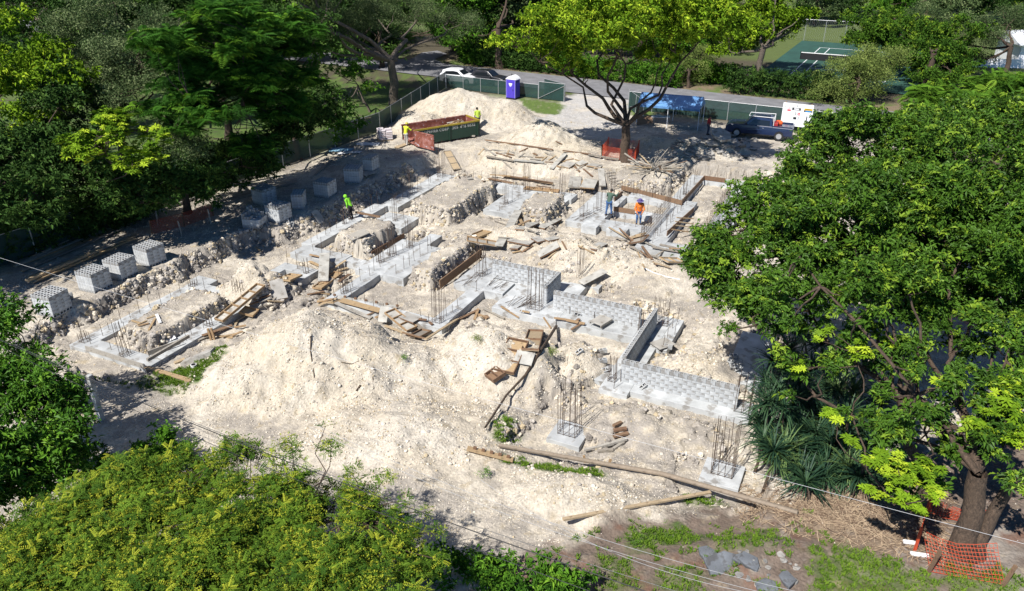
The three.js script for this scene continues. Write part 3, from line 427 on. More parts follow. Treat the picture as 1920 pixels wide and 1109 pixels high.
{ // formwork in the middle of the site
  const z = fromZoom(640, 370, 2.997), L = 'board in the heap of stripped formwork on the central sand heap', G1 = 'stripped boards on the central heap';
  formPanel(z([735, 235, 820, 200]), 0.75, 2, M.woodTan, 'orange-tan tray-shaped form panel on the central sand', { sheet: M.woodTan[0] });
  formPanel(z([705, 262, 872, 295]), 0.75, 4, M.woodTan, 'open form panel of three cells tipped over the trench edge', { sheet: M.woodGrey[1], up: [0.3, 0.35] });
  plank(z([995, 108, 885, 310]), 0.55, 0.06, M.sheet, 'very wide long grey board pointing up the central heap', undefined, 0.2);
  for (const [q, W, l, n] of [[[1115, 180, 1215, 130], 0.75, 'grey form panel at the top of the central formwork heap', 2], [[1000, 190, 1090, 155], 0.6, 'pale form panel leaning beside the very wide board', 2], [[950, 245, 1070, 272], 0.75, 'broad grey form panel lying across the middle of the formwork heap', 3], [[1105, 335, 1218, 278], 0.9, 'large grey form panel with a brown edge below the formwork heap', 3], [[955, 290, 1003, 295], 0.5, 'small grey form panel beside the very wide board', 2], [[1085, 235, 1125, 262], 0.55, 'small square form panel in the middle of the heap', 2], [[1150, 250, 1210, 240], 0.5, 'small pale form panel above the large brown-edged one', 2], [[1408, 300, 1472, 272], 0.6, 'lone grey form panel lying on the open central sand', 2]]) formPanel(z(q), W, n, M.woodBrown, l, { flip: 1, up: [0.14, 0.18], rail: 0.09 });
  for (const [q, w, k] of [[[1060, 130, 1160, 122], .15, 1], [[1000, 120, 1020, 165], .2, 1], [[1330, 285, 1420, 325], .09, 1], [[1040, 190, 1110, 215], .12, 0], [[1010, 315, 1075, 275], .16, 2], [[1160, 350, 1222, 300], .1, 1], [[1240, 255, 1265, 300], .1, 2], [[880, 235, 960, 240], .1, 0], [[1090, 220, 1200, 208], .14, 0], [[960, 320, 1010, 310], .12, 1], [[1120, 290, 1180, 300], .16, 0], [[1000, 165, 1060, 140], .18, 1], [[860, 140, 930, 165], .06, 0], [[1365, 230, 1430, 265], .08, 0]]) plank(z(q), w, 0.045, [M.woodGrey, M.woodTan, M.woodBrown][k], L, G1, rr(0.03, 0.14));
  const L2 = 'board in the formwork litter beside the rebar mat, under the tree edge', G2 = 'boards beside the rebar mat';
  for (const [q, w, k] of [[[1500, 215, 1620, 245], .12, 1], [[1540, 240, 1600, 255], .14, 0], [[1690, 290, 1745, 355], .16, 2], [[1745, 300, 1890, 322], .2, 0], [[1760, 345, 1830, 300], .1, 0], [[1665, 335, 1700, 425], .08, 1], [[1680, 320, 1770, 400], .1, 2], [[1790, 270, 1880, 290], .2, 0], [[1750, 380, 1850, 410], .1, 1], [[1810, 330, 1900, 335], .16, 2], [[1700, 260, 1770, 290], .14, 0], [[1730, 330, 1800, 350], .2, 0], [[1840, 300, 1910, 300], .12, 1], [[1560, 225, 1650, 270], .1, 2], [[1620, 290, 1700, 330], .14, 0]]) plank(z(q), w, 0.045, [M.woodGrey, M.woodTan, M.woodBrown][k], L2, G2, rr(0.03, 0.16));
  formPanel(z([1630, 265, 1712, 262]), 0.8, 2, M.woodBrown, 'square form panel standing tilted at the end of the rebar mat', { up: [0.2, 0.35], roll: 0.3, sheet: M.woodGrey[0] }); formPanel(z([1810, 370, 1910, 372]), 0.8, 3, M.woodTan, 'pale form panel lying under the tree edge beside the litter', { up: [0.15, 0.15] }); formPanel(z([1640, 245, 1700, 235]), 0.6, 2, M.woodTan, 'brown-orange form panel behind the tilted square one', { sheet: M.woodTan[1], up: [0.25, 0.3] });
  formPanel(z([1345, 505, 1480, 455]), 0.6, 0, M.woodGrey, 'slab-like grey sheet propped above the shadow behind the middle wall', { rail: 0, up: [0.25, 0.5], sheet: M.sheet[0] });
  formPanel(z([1425, 745, 1490, 700]), 0.75, 0, M.woodGrey, 'short pale sheet with a dark edge in front of the middle wall', { rail: 0.1, flip: 1, up: [0.3, 0.3] });
  formPanel(z([1760, 850, 1850, 820]), 0.8, 0, M.woodGrey, 'flat grey sheet lying at the foot of the shaded wall', { rail: 0, up: [0.12, 0.12], sheet: M.sheet[1] });
}
{ // formwork along the ring footing and the small U
  const z = fromZoom(380, 440, 5.04), L = 'board in the formwork litter between the ring footing and the big sand mound', G1 = 'boards between ring footing and mound';
  formPanel(z([560, 525, 160, 865]), 0.62, 6, M.woodTan, 'very long channel-shaped form panel with cross battens beside the ring footing', { up: [0.25, 0.22], sheet: M.sheet[0], rail: 0.13 });
  formPanel(z([375, 760, 505, 775]), 0.75, 2, M.woodTan, 'small tan tray form panel by the long channel-shaped one', { up: [0.1, 0.15], sheet: M.woodTan[2] });
  formPanel(z([770, 470, 890, 430]), 0.8, 4, M.woodTan, 'tan form panel with notched battens by the small U footing', { up: [0.2, 0.3], sheet: M.woodTan[2] });
  formPanel(z([700, 505, 745, 640]), 0.75, 2, M.woodTan, 'pale grey form panel standing above the big sand mound', { flip: 1, up: [0.5, 0.2] });
  formPanel(z([1165, 300, 1140, 470]), 0.6, 2, M.woodBrown, 'grey form panel leaning beside the small U footing', { flip: 1, up: [0.5, 0.2] });
  formPanel(z([1290, 400, 1080, 540]), 0.6, 4, M.woodTan, 'tan trough form panel lying in the pit beside the thin rebar', { up: [0.25, 0.15], sheet: M.woodTan[0] });
  formPanel(z([550, 670, 440, 735]), 0.5, 2, M.woodGrey, 'grey form panel lying behind the small tan tray', { flip: 1, up: [0.12, 0.12] });
  formPanel(z([1115, 640, 1270, 650]), 0.5, 3, M.woodTan, 'small tan frame on top of the big sand mound', { sheet: M.woodGrey[1] });
  for (const [q, w, k] of [[[480, 640, 640, 590], .2, 2], [[530, 660, 640, 620], .25, 0], [[650, 640, 690, 600], .2, 0], [[300, 900, 410, 880], .15, 1], [[310, 870, 330, 830], .12, 1], [[160, 920, 280, 880], .2, 2], [[140, 975, 290, 990], .14, 1], [[280, 985, 380, 940], .14, 1], [[0, 985, 250, 900], .2, 2], [[-40, 1010, 160, 930], .14, 0], [[620, 655, 760, 660], .16, 1], [[580, 690, 680, 680], .2, 0], [[330, 830, 390, 790], .18, 0], [[1010, 275, 1110, 320], .2, 1], [[1020, 265, 1140, 290], .14, 1], [[1200, 380, 1370, 330], .22, 1], [[1220, 350, 1360, 310], .16, 1], [[1290, 470, 1390, 400], .2, 2], [[1040, 500, 1170, 520], .2, 1], [[1090, 480, 1180, 450], .2, 1], [[990, 590, 1150, 560], .14, 2], [[1070, 560, 1200, 580], .12, 1], [[1090, 670, 1240, 675], .14, 1], [[440, 690, 560, 650], .12, 2], [[180, 990, 320, 960], .1, 1], [[1140, 290, 1200, 270], .18, 1], [[510, 130, 570, 60], .08, 0], [[500, 140, 560, 180], .12, 1], [[1345, 460, 1400, 455], .1, 0]]) plank(z(q), w, 0.045, [M.woodGrey, M.woodTan, M.woodBrown][k], L, G1, rr(0.03, 0.16));
  for (const [x, y] of [[75, 1000], [105, 995]]) { const p = G(380 + x / 5.04, 440 + y / 5.04); const m = solo('wooden_stake', box(0.1, 0.75, 0.1), M.woodTan[1], 'short upright timber stake at the edge of the grass by the ring footing', 'stake', 'stakes by the ring footing'); m.position.set(p.x, p.y + 0.3, p.z); m.rotation.z = 0.1; }
  // beams beside the ring
  const z4 = fromZoom(120, 500, 5.04); plank(z4([1130, 935, 1415, 820]), 0.42, 0.22, M.sheet, 'short thick grey beam lying on the green grass patch', undefined, 0); plank(z4([780, 965, 1205, 1090]), 0.22, 0.06, M.woodTan, 'tan board along the grass at the corner of the ring footing', undefined, 0.02); plank(z4([800, 950, 1190, 720]), 0.12, 0.16, M.woodGrey, 'grey edge board against the ring footing beside the grass', undefined, 0.3); plank(z4([800, 860, 1100, 750]), 0.06, 0.25, M.woodGrey, 'upright edge board on top of the ring footing', undefined, 0.1); plank(z4([210, 800, 770, 975]), 0.05, 0.25, M.woodGrey, 'weathered edge board along the outer face of the ring footing', undefined, 0.0); plank(z4([1040, 920, 1140, 880]), 0.2, 0.05, M.woodTan, 'short tan offcut beside the thick grey beam', undefined, 0.02);
  for (const q of [[780, 500, 880, 470], [800, 610, 860, 500], [700, 570, 800, 545], [640, 520, 720, 545], [810, 590, 850, 520], [690, 560, 780, 520]]) plank(z4(q), 0.1, 0.045, M.woodTan, 'short tan offcut on the earth inside the ring footing', 'offcuts inside the ring footing', 0.03); plank(z4([875, 465, 910, 545]), 0.14, 0.04, M.white, 'white painted offcut on the earth inside the ring footing', undefined, 0.06);
}
{ // formwork along the strip above the two front mounds
  const z = fromZoom(560, 560, 5.547), L = 'board in the formwork litter at the foot of the strip footing behind the mounds', G1 = 'boards behind the front mounds';
  { const g = formPanel(z([400, 10, 1020, 118]), 0.45, 0, M.woodGrey, 'long pale board with a row of notches on the strip footing', { rail: 0, up: [0.12, 0.12], sheet: M.sheet[0] }); for (let i = 0; i < 7; i++) { const t = part('notch_block', box(0.14, 0.1, 0.1), M.woodBrown[0], g); t.position.set(-1.9 + i * 0.6, 0.061, -0.14); } }
  plank(z([440, 45, 860, 205]), 0.4, 0.06, M.woodTan, 'wide tan plank slanting off the strip footing above the mounds', undefined, 0.15);
  plank(z([380, 60, 760, 215]), 0.35, 0.06, M.sheet, 'wide grey plank lying under the slanting tan plank', undefined, 0.05);
  formPanel(z([950, 215, 1180, 365]), 0.72, 4, M.woodTan, 'brown-framed form panel of three grey cells between the two front mounds', { up: [0.25, 0.2], sheet: M.sheet[0], rail: 0.12 });
  formPanel(z([870, 280, 905, 195]), 0.5, 0, M.woodGrey, 'upright grey sheet beside the three-celled form panel', { rail: 0, up: [0.2, 0.5] });
  formPanel(z([1080, 190, 1240, 290]), 0.7, 0, M.woodBrown, 'grey sheet with a brown edge behind the three-celled form panel', { rail: 0.08, flip: 1, up: [0.15, 0.15] });
  formPanel(z([1200, 430, 1330, 360]), 0.6, 2, M.woodBrown, 'reddish open frame at the bottom of the hollow between the front mounds', { sheet: M.woodGrey[2], up: [0.12, 0.12] });
  for (const [q, w, k] of [[[1320, 455, 1660, 235], .14, 1], [[900, 310, 1220, 435], .14, 1], [[1080, 385, 1320, 450], .08, 2], [[700, 205, 830, 150], .1, 2], [[800, 240, 850, 225], .2, 1], [[1200, 310, 1290, 350], .3, 0], [[1360, 260, 1390, 310], .14, 2], [[1250, 240, 1330, 250], .14, 2], [[200, 60, 400, 40], .14, 1], [[210, 90, 370, 85], .16, 1], [[220, 40, 260, 15], .12, 2]]) plank(z(q), w, 0.05, [M.woodGrey, M.woodTan, M.woodBrown][k], L, G1, rr(0.05, 0.2));
}
{ // forms and pole on the front sand
  const z = fromZoom(860, 580, 5.04), L = 'board at the top edge of the sand in front of the pale slab', G1 = 'boards on the sand by the pale slab';
  formPanel(z([570, 330, 425, 625]), 1.0, 4, M.woodBrown, 'orange-brown form panel of three cells lying on the front sand', { sheet: M.woodTan[0], up: [0.16, 0.12], rail: 0.14 });
  formPanel(z([405, 610, 290, 690]), 0.7, 3, M.woodBrown, 'shorter dark brown form panel joining the orange-brown one', { sheet: M.woodBrown[1], up: [0.1, 0.12], rail: 0.16 });
  formPanel(z([730, 250, 675, 430]), 0.8, 3, M.woodBrown, 'tan form panel nearest the pole on the front sand', { sheet: M.woodTan[2], up: [0.25, 0.2], rail: 0.1 });
  formPanel(z([640, 430, 600, 550]), 0.85, 0, M.woodGrey, 'flat pale grey sheet between the form panels on the front sand', { rail: 0.06, flip: 1, up: [0.16, 0.16] });
  formPanel(z([690, 210, 800, 280]), 0.5, 0, M.woodGrey, 'dusty board at the upper end of the form panels on the front sand', { rail: 0, up: [0.2, 0.2], sheet: M.woodGrey[1] });
  for (const [q, w, k] of [[[0, 110, 190, 20], .16, 2], [[230, 5, 430, 105], .12, 0], [[400, 0, 570, 105], .12, 1], [[580, 105, 585, 45], .14, 1], [[600, 60, 670, 85], .12, 1], [[900, 165, 1020, 185], .14, 1], [[1020, 180, 1130, 165], .2, 1], [[1060, 220, 1160, 200], .14, 2], [[1100, 150, 1140, 115], .16, 2], [[1140, 160, 1190, 190], .18, 1], [[800, 150, 870, 190], .08, 1], [[150, 110, 185, 10], .14, 1], [[160, 95, 280, 80], .3, 2], [[170, 60, 270, 100], .2, 1]]) plank(z(q), w, 0.05, [M.woodGrey, M.woodTan, M.woodBrown][k], L, G1, rr(0.04, 0.15));
  const pts = [[1043, 617], [1015, 662], [985, 710], [950, 758], [910, 808]].map(q => G(...q).add(V(0, 0.16, 0))); for (let i = 1; i < 4; i++) pts[i].y = Math.max(pts[i].y, lerp(pts[0].y, pts[4].y, i / 4)); solo('wooden_pole', sweep(pts, [0.08, 0.075, 0.06, 0.05, 0.045], 8), M.bark, 'long thin dark pole lying down the front sand past the form panels', 'pole');
}
{ // boards along the front of the lot
  const a = G(935, 842), b = G(1240, 895), c = G(1495, 968); for (const p of [a, b, c]) p.y += 0.16; solo('long_timber', sweep([a, a.clone().lerp(b, 0.5), b, b.clone().lerp(c, 0.5), c], [0.085, 0.09, 0.1, 0.1, 0.09], 4), mat([0.36, 0.29, 0.225], 0.9, { map: woodT }), 'very long weathered timber along the grass at the front of the lot', 'timber');
  plank([1055, 991, 1330, 939], 0.13, 0.07, M.woodTan[2], 'long yellowish board between the pale rubble and the brown soil', undefined, 0.2);
  { const g = formPanel([876, 845, 962, 867], 0.3, 0, M.woodTan, 'orange-tan notched board on the pale rubble near the long timber', { rail: 0, up: [0.1, 0.1], sheet: M.woodTan[0] }); for (let i = 0; i < 5; i++) { const t = part('notch_block', box(0.13, 0.09, 0.1), M.woodBrown[0], g); t.position.set(-0.62 + i * 0.33, 0.056, -0.06); } }
  for (const [q, w, k] of [[[1150, 812, 1175, 808], .16, 2], [[1150, 822, 1178, 815], .16, 2], [[1150, 845, 1170, 832], .12, 0], [[1110, 848, 1175, 830], .12, 0], [[1120, 850, 1150, 847], .12, 0], [[1095, 850, 1150, 838], .1, 0], [[1150, 803, 1165, 796], .14, 2]]) plank(q, w, 0.09, [M.woodGrey, M.woodTan, M.woodBrown][k], 'broken timber piece in the pile beside the tall-rebar pad', 'broken timbers by the rebar pad', rr(0, 0.08));
  for (const [x, y, rz] of [[1096, 868, 0.2], [1142, 875, -0.25]]) { const p = G(x, y); const m = solo('wooden_stake', box(0.1, 0.4, 0.05), M.woodTan[1], 'short tan stake poking from the grass behind the long timber', 'stake', 'stakes behind the long timber'); m.position.set(p.x, p.y + 0.15, p.z); m.rotation.z = rz; }
}
{ // lumber lying along the shaded left edge
  const L = 'long board in the lumber pile behind the four sunlit block cubes', G1 = 'boards in the lumber pile by the cubes';
  for (let i = 0; i < 14; i++) { const l = i % 4, k = Math.floor(i / 4); const q = [60 - l * 11 + k * 3, 532 - l * 10, 250 - l * 14 + rr(-30, 30), 452 - l * 8 + rr(-4, 4)]; plank(q, 0.22, 0.05, i % 3 ? M.woodGrey : M.woodTan, L, G1, 0.02 + k * 0.06); }
  plank([52, 536, 190, 476], 0.28, 0.12, M.woodTan[2], 'thick pale timber at the near edge of the lumber pile', undefined, 0.25);
  for (let i = 0; i < 8; i++) plank([395 + i * 8, 392 - i * 4 + rr(-3, 3), 470 + i * 12, 365 - i * 3], 0.3, 0.05, M.woodGrey, 'wide board in the flat shaded pile near the dark block cube', 'boards in the shaded pile', 0.02 + (i % 3) * 0.06);
  plank([318, 392, 455, 342], 0.12, 0.1, M.woodGrey, 'pale edge timber under the trees, nearer the lumber pile of two in line', undefined, 0.12); plank([455, 342, 598, 286], 0.12, 0.1, M.woodGrey, 'pale edge timber under the trees, running up toward the green fence', undefined, 0.12); plank([590, 330, 622, 300], 0.18, 0.05, M.woodGrey, 'grey board pointing to the block cubes in the shade', undefined, 0.05);
  formPanel([680, 332, 700, 326], 1.1, 0, M.woodGrey, 'grey panel leaning at the foot of the farthest shaded cubes', { rail: 0, up: [0.2, 0.25] }); formPanel([590, 403, 605, 426], 0.6, 0, M.woodGrey, 'grey panel leaning into the shaded trench', { rail: 0, up: [0.3, 0.3] });
  plank([668, 406, 712, 415], 0.12, 0.12, M.woodBrown, 'dark pole with an orange end across the shaded footing', undefined, 0.25); plank([655, 455, 688, 440], 0.9, 0.05, M.woodGrey, 'wide weathered sheet lying on the earth island in half shade', undefined, 0.2); plank([697, 483, 758, 448], 0.05, 0.3, M.woodBrown, 'dark upright edge board along the wide footing slab', undefined, 0.05); plank([825, 545, 903, 485], 0.06, 0.55, M.woodBrown[1], 'tall brown edge board standing in the pit beside the slab', undefined, 0.1);
  for (const [q, l] of [[[1165, 357, 1279, 386], 'dark edge board along the back of the workers pit'], [[1277, 385, 1320, 338], 'dark edge board along the far right strip footing'], [[1320, 338, 1360, 343], 'dark edge board at the far corner of the foundation'], [[1152, 378, 1166, 367], 'short dark edge board at the left of the workers pit'], [[1150, 398, 1190, 405], 'short dark edge board in front of the workers pit'], [[1250, 448, 1300, 402], 'dark edge board beside the wide strip near the rebar mat']]) plank(q, 0.05, 0.35, M.woodBrown, l, undefined, 0.0);
  for (const q of [[1262, 432, 1295, 436], [1258, 440, 1290, 445], [1265, 425, 1300, 430], [1268, 418, 1300, 420]]) plank(q, 0.09, 0.06, M.woodTan, 'brace board across the gap in the far strip footing', 'braces in the far strip footing', 0.35);
  // walkway of boards into the far trench
  formPanel([838, 287, 857, 322], 0.7, 4, M.woodGrey, 'cleated walkway board sloping from the dumpster down to the trench', { sheet: M.woodTan[2], up: [0.15, 0.15], rail: 0.05 });
  plank([743, 279, 772, 268], 0.5, 0.06, M.woodTan, 'board at the feet of the worker beside the dumpster', undefined, 0.06);
}

// ───────────────────────── dumpster
const font = await new FontLoader().loadAsync('fonts/droid/droid_sans_bold.typeface.json');
const text = (s, size, d = 0.01) => { const g = new TextGeometry(s, { font, size, depth: d, curveSegments: 2 }); g.computeBoundingBox(); g.translate(-(g.boundingBox.max.x + g.boundingBox.min.x) / 2, 0, 0); return g; };
{
  const a = P(777, 247.5, 1.4), b = P(898.5, 228, 1.4), yaw = Math.atan2(-(b.z - a.z), b.x - a.x), L = 6.7, W = 2.4, H = 1.42; const c = a.clone().lerp(b, 0.5).add(V(-Math.sin(yaw), 0, -Math.cos(yaw)).multiplyScalar(W / 2)); c.y = 0.02;
  const g = thing('roll_off_dumpster', 'dark green roll-off dumpster with a yellow rim, open door and rusty inside', 'dumpster', c, yaw);
  part('side_wall', box(L, H - 0.15, 0.05, 0, H / 2 + 0.08, W / 2), M.green, g); part('side_wall', box(L, H - 0.15, 0.05, 0, H / 2 + 0.08, -W / 2), M.green, g); part('inner_lining', [box(L - 0.1, H - 0.2, 0.02, 0, H / 2 + 0.08, -W / 2 + 0.04), box(L - 0.1, H - 0.2, 0.02, 0, H / 2 + 0.08, W / 2 - 0.04), box(0.02, H - 0.2, W - 0.12, L / 2 - 0.06, H / 2 + 0.08, 0)], M.rust, g);
  part('end_wall', box(0.05, H - 0.15, W - 0.06, L / 2 - 0.02, H / 2 + 0.08, 0), M.green, g); part('floor', box(L - 0.1, 0.08, W - 0.06, 0, 0.22, 0), M.rust, g);
  part('top_rim', box(L + 0.06, 0.13, 0.13, 0, H + 0.06, W / 2 + 0.01), M.yellow, g); part('top_rim', box(L + 0.06, 0.12, 0.11, 0, H + 0.06, -W / 2), M.rust, g); part('top_rim', box(0.12, 0.12, W - 0.15, L / 2, H + 0.06, 0), M.yellow, g);
  for (const i of [0, 2.62, 5]) { const r = part('side_rib', box(0.1, H - 0.25, 0.06, 0, 0, 0), M.green, g); r.position.set(-L / 2 + 0.25 + i * (L - 0.5) / 5, H / 2 - 0.02, W / 2 + 0.055); }
  for (const k of [-1, 1]) { const r = part('skid_rail', box(L - 0.3, 0.16, 0.1), M.black, g); r.position.set(0, 0.08, k * 0.5); }
  const ink = mat([0.5, 0.52, 0.5], 0.8, { map: grainT }); const t1 = part('lettering', text('LOPEFRA CORP', 0.28), ink, g); t1.position.set(-1.25, H - 0.36, W / 2 + 0.026); const t2 = part('lettering', text('305  418 9872', 0.28), ink, g); t2.position.set(1.65, H - 0.36, W / 2 + 0.026);
  const door = part('open_door', box(2.35, H - 0.12, 0.06, 1.18, 0, 0), M.rust, g); door.position.set(-L / 2, H / 2 + 0.1, W / 2 + 0.06); door.rotation.y = R(-62) - yaw * 0.35; part('door_frame', [box(2.4, 0.08, 0.1, 1.18, H / 2 - 0.06, 0), box(0.08, H - 0.22, 0.1, 2.33, -0.04, 0)], M.rust, door);
  // wood waste inside
  const L2 = 'broken board in the load of the dumpster', G2 = 'broken boards in the dumpster'; for (let i = 0; i < 34; i++) { const l = rr(0.5, 1.5), m = sh(new THREE.Mesh(plankGeo(Math.round(l * 5) / 5, 0.04, pick([0.1, 0.2])), pick([...M.woodTan, M.woodGrey[1], M.woodBrown[1]]))); m.name = numbered('scrap_board'); const u = rr(0.2, 2.6), w = rr(-0.8, 0.8); m.position.copy(g.localToWorld(V(0, 0, 0).set(u, 0.45 + 0.75 * sstep(0, 1.6, u) + rr(-0.1, 0.15), w))); g.updateMatrixWorld(); m.position.copy(V(u, 0.42 + 0.8 * sstep(0, 1.6, u) + rr(-0.12, 0.12), w).applyMatrix4(g.matrixWorld)); m.rotation.set(rr(-0.2, 0.2), rr(0, 3.1), rr(-0.25, 0.25)); scene.add(m); tag(m, L2, 'board', G2); }
  const heapG = new THREE.SphereGeometry(1, 14, 8, 0, 6.283, 0, 1.57); const hp = heapG.attributes.position; for (let i = 0; i < hp.count; i++) hp.setY(i, hp.getY(i) * (1 + 0.2 * n3(hp.getX(i) * 3, hp.getZ(i) * 3))); heapG.computeVertexNormals(); heapG.scale(1.5, 0.85, 1.0); const hm = solo('rubbish_heap', heapG, M.woodGrey[2], 'heap of mixed wood waste filling one end of the dumpster', 'rubbish'); hm.position.copy(V(1.65, 0.27, 0).applyMatrix4(g.matrixWorld)); hm.rotation.y = yaw;
}
// ───────────────────────── portable toilet
{
  const p = P(962, 186, 0), g = thing('portable_toilet', 'purple portable toilet with a white domed roof by the green fence', 'toilet', V(p.x, 0.02, p.z - 0.4), R(-29)); const pu = mat([0.085, 0.055, 0.52], 0.5), pd = mat([0.07, 0.045, 0.45], 0.5);
  part('skid_base', box(1.16, 0.12, 1.16, 0, 0.06, 0), M.black, g); part('cabin', rbox(1.12, 2.0, 1.12, 0.03, 0, 1.12, 0), pu, g); const d = part('door', box(0.74, 1.78, 0.03, 0, 1.04, 0.572), pd, g); part('door_handle', box(0.05, 0.16, 0.04, 0.3, 1.0, 0.6), M.black, d); part('door_sign', box(0.42, 0.14, 0.01, 0, 1.66, 0.594), M.white, g); part('door_sign', box(0.3, 0.12, 0.01, 0, 1.52, 0.594), M.white, g); part('door_sign', box(0.18, 0.05, 0.01, 0, 1.4, 0.594), M.white, g);
  for (const x of [-1, 1]) { const r = part('corner_trim', box(0.05, 1.9, 0.05, x * 0.55, 1.1, 0.55), mat([0.3, 0.28, 0.6], 0.5), g); }
  const s = new THREE.Shape(); s.moveTo(-0.62, 0); s.quadraticCurveTo(-0.3, 0.3, 0, 0.34); s.quadraticCurveTo(0.3, 0.3, 0.62, 0); s.closePath(); const rg = new THREE.ExtrudeGeometry(s, { depth: 1.14, bevelEnabled: true, bevelSize: 0.03, bevelThickness: 0.03, bevelSegments: 1 }); rg.translate(0, 2.12, -0.57); part('roof', rg, M.white, g); part('vent_pipe', cyl(0.05, 0.05, 0.3, 8, -0.35, 2.42, -0.35), M.black, g); for (const y of [1.8, 1.9]) part('side_vent', box(0.02, 0.05, 0.7, 0.568, y, 0), M.black, g);
}
// ───────────────────────── vehicles (local x forward, z right)
function profile(pts, w, bevel, mats) { const s = new THREE.Shape(pts.map(p => new THREE.Vector2(...p))); const g = new THREE.ExtrudeGeometry(s, { depth: w - 2 * bevel, bevelEnabled: true, bevelSize: bevel, bevelThickness: bevel, bevelSegments: 2, curveSegments: 4 }); g.translate(0, 0, -(w - 2 * bevel) / 2); return g; }
function taper(g, y0, y1, k, x0 = 0, kx = 1) { const p = g.attributes.position; for (let i = 0; i < p.count; i++) { const t = clamp((p.getY(i) - y0) / (y1 - y0), 0, 1); p.setZ(i, p.getZ(i) * lerp(1, k, t)); p.setX(i, x0 + (p.getX(i) - x0) * lerp(1, kx, t)); } g.computeVertexNormals(); return g; }
function wheels(g, xs, w, r, rim) { for (const x of xs) for (const s of [-1, 1]) { const t = new THREE.CylinderGeometry(r, r, 0.22, 18); t.rotateX(Math.PI / 2); const m = part('wheel', t, M.tyre, g); m.position.set(x, r, s * (w / 2 - 0.1)); const q = new THREE.CylinderGeometry(r * 0.62, r * 0.62, 0.24, 12); q.rotateX(Math.PI / 2); part('rim', q, rim, m); } }
const paintM = (c, r = 0.3) => new THREE.MeshPhysicalMaterial({ color: lin(...c), roughness: r, clearcoat: 0.6, clearcoatRoughness: 0.15, side: THREE.DoubleSide });
function suv(label, pos, yaw, paint) {
  const g = thing('parked_car', label, 'car', pos, yaw, undefined); const W = 1.8;
  part('body', taper(profile([[-2.2, 0.28], [-2.24, 0.7], [-2.12, 1.0], [0.7, 1.02], [1.7, 0.92], [2.15, 0.78], [2.22, 0.5], [2.18, 0.26], [1.75, 0.24], [1.66, 0.5], [1.4, 0.68], [1.1, 0.62], [0.95, 0.24], [-1.05, 0.24], [-1.15, 0.55], [-1.4, 0.68], [-1.66, 0.55], [-1.78, 0.26]], W, 0.1), 0.6, 1.05, 0.93), paint, g);
  part('cabin', taper(profile([[-2.05, 0.98], [-1.85, 1.42], [-1.4, 1.55], [-0.4, 1.6], [0.1, 1.55], [0.95, 0.98]], W - 0.12, 0.08), 1.0, 1.6, 0.78), paint, g);
  const glassG = (pts, w) => taper(profile(pts, w, 0.01), 1.0, 1.6, 0.78); part('side_windows', glassG([[-1.7, 1.05], [-1.45, 1.38], [-0.45, 1.45], [0.1, 1.4], [0.6, 1.05]], W - 0.105), M.glass, g);
  const ws = new THREE.PlaneGeometry(1.34, 0.86); ws.rotateY(Math.PI / 2); const wm = part('windshield', ws, M.glass, g); wm.position.set(0.66, 1.285, 0); wm.rotation.z = R(54.5); const rw = new THREE.PlaneGeometry(1.2, 0.44); rw.rotateY(-Math.PI / 2); const rm = part('rear_window', rw, M.glass, g); rm.position.set(-2.085, 1.22, 0); rm.rotation.z = R(-24);
  for (const s of [-1, 1]) { part('headlight', rbox(0.22, 0.12, 0.38, 0.03, 2.06, 0.74, s * 0.62), M.steel, g); part('tail_light', rbox(0.1, 0.16, 0.35, 0.03, -2.2, 0.86, s * 0.64), mat([0.35, 0.01, 0.01], 0.3), g); part('mirror', rbox(0.14, 0.12, 0.2, 0.03, 0.62, 1.06, s * 0.95), paint, g); part('door_line', box(0.012, 0.66, 0.004, -0.35, 0.68, s * 0.895), M.black, g); part('sill', box(2.0, 0.12, 0.02, 0, 0.26, s * 0.89), M.black, g); }
  part('bumper', box(0.06, 0.2, 1.4, 2.24, 0.4, 0), M.black, g); wheels(g, [1.38, -1.4], W, 0.34, M.steel); return g;
}
{ const p = P(862, 155, 0.1); suv('white hatchback parked on the street beyond the green fence', V(p.x, 0.1, p.z), R(-24), paintM([0.8, 0.81, 0.82])); const q = P(918, 158, 0.1); suv('black car parked in the shade behind the portable toilet', V(q.x, 0.1, q.z), R(-27), paintM([0.02, 0.021, 0.026])); }
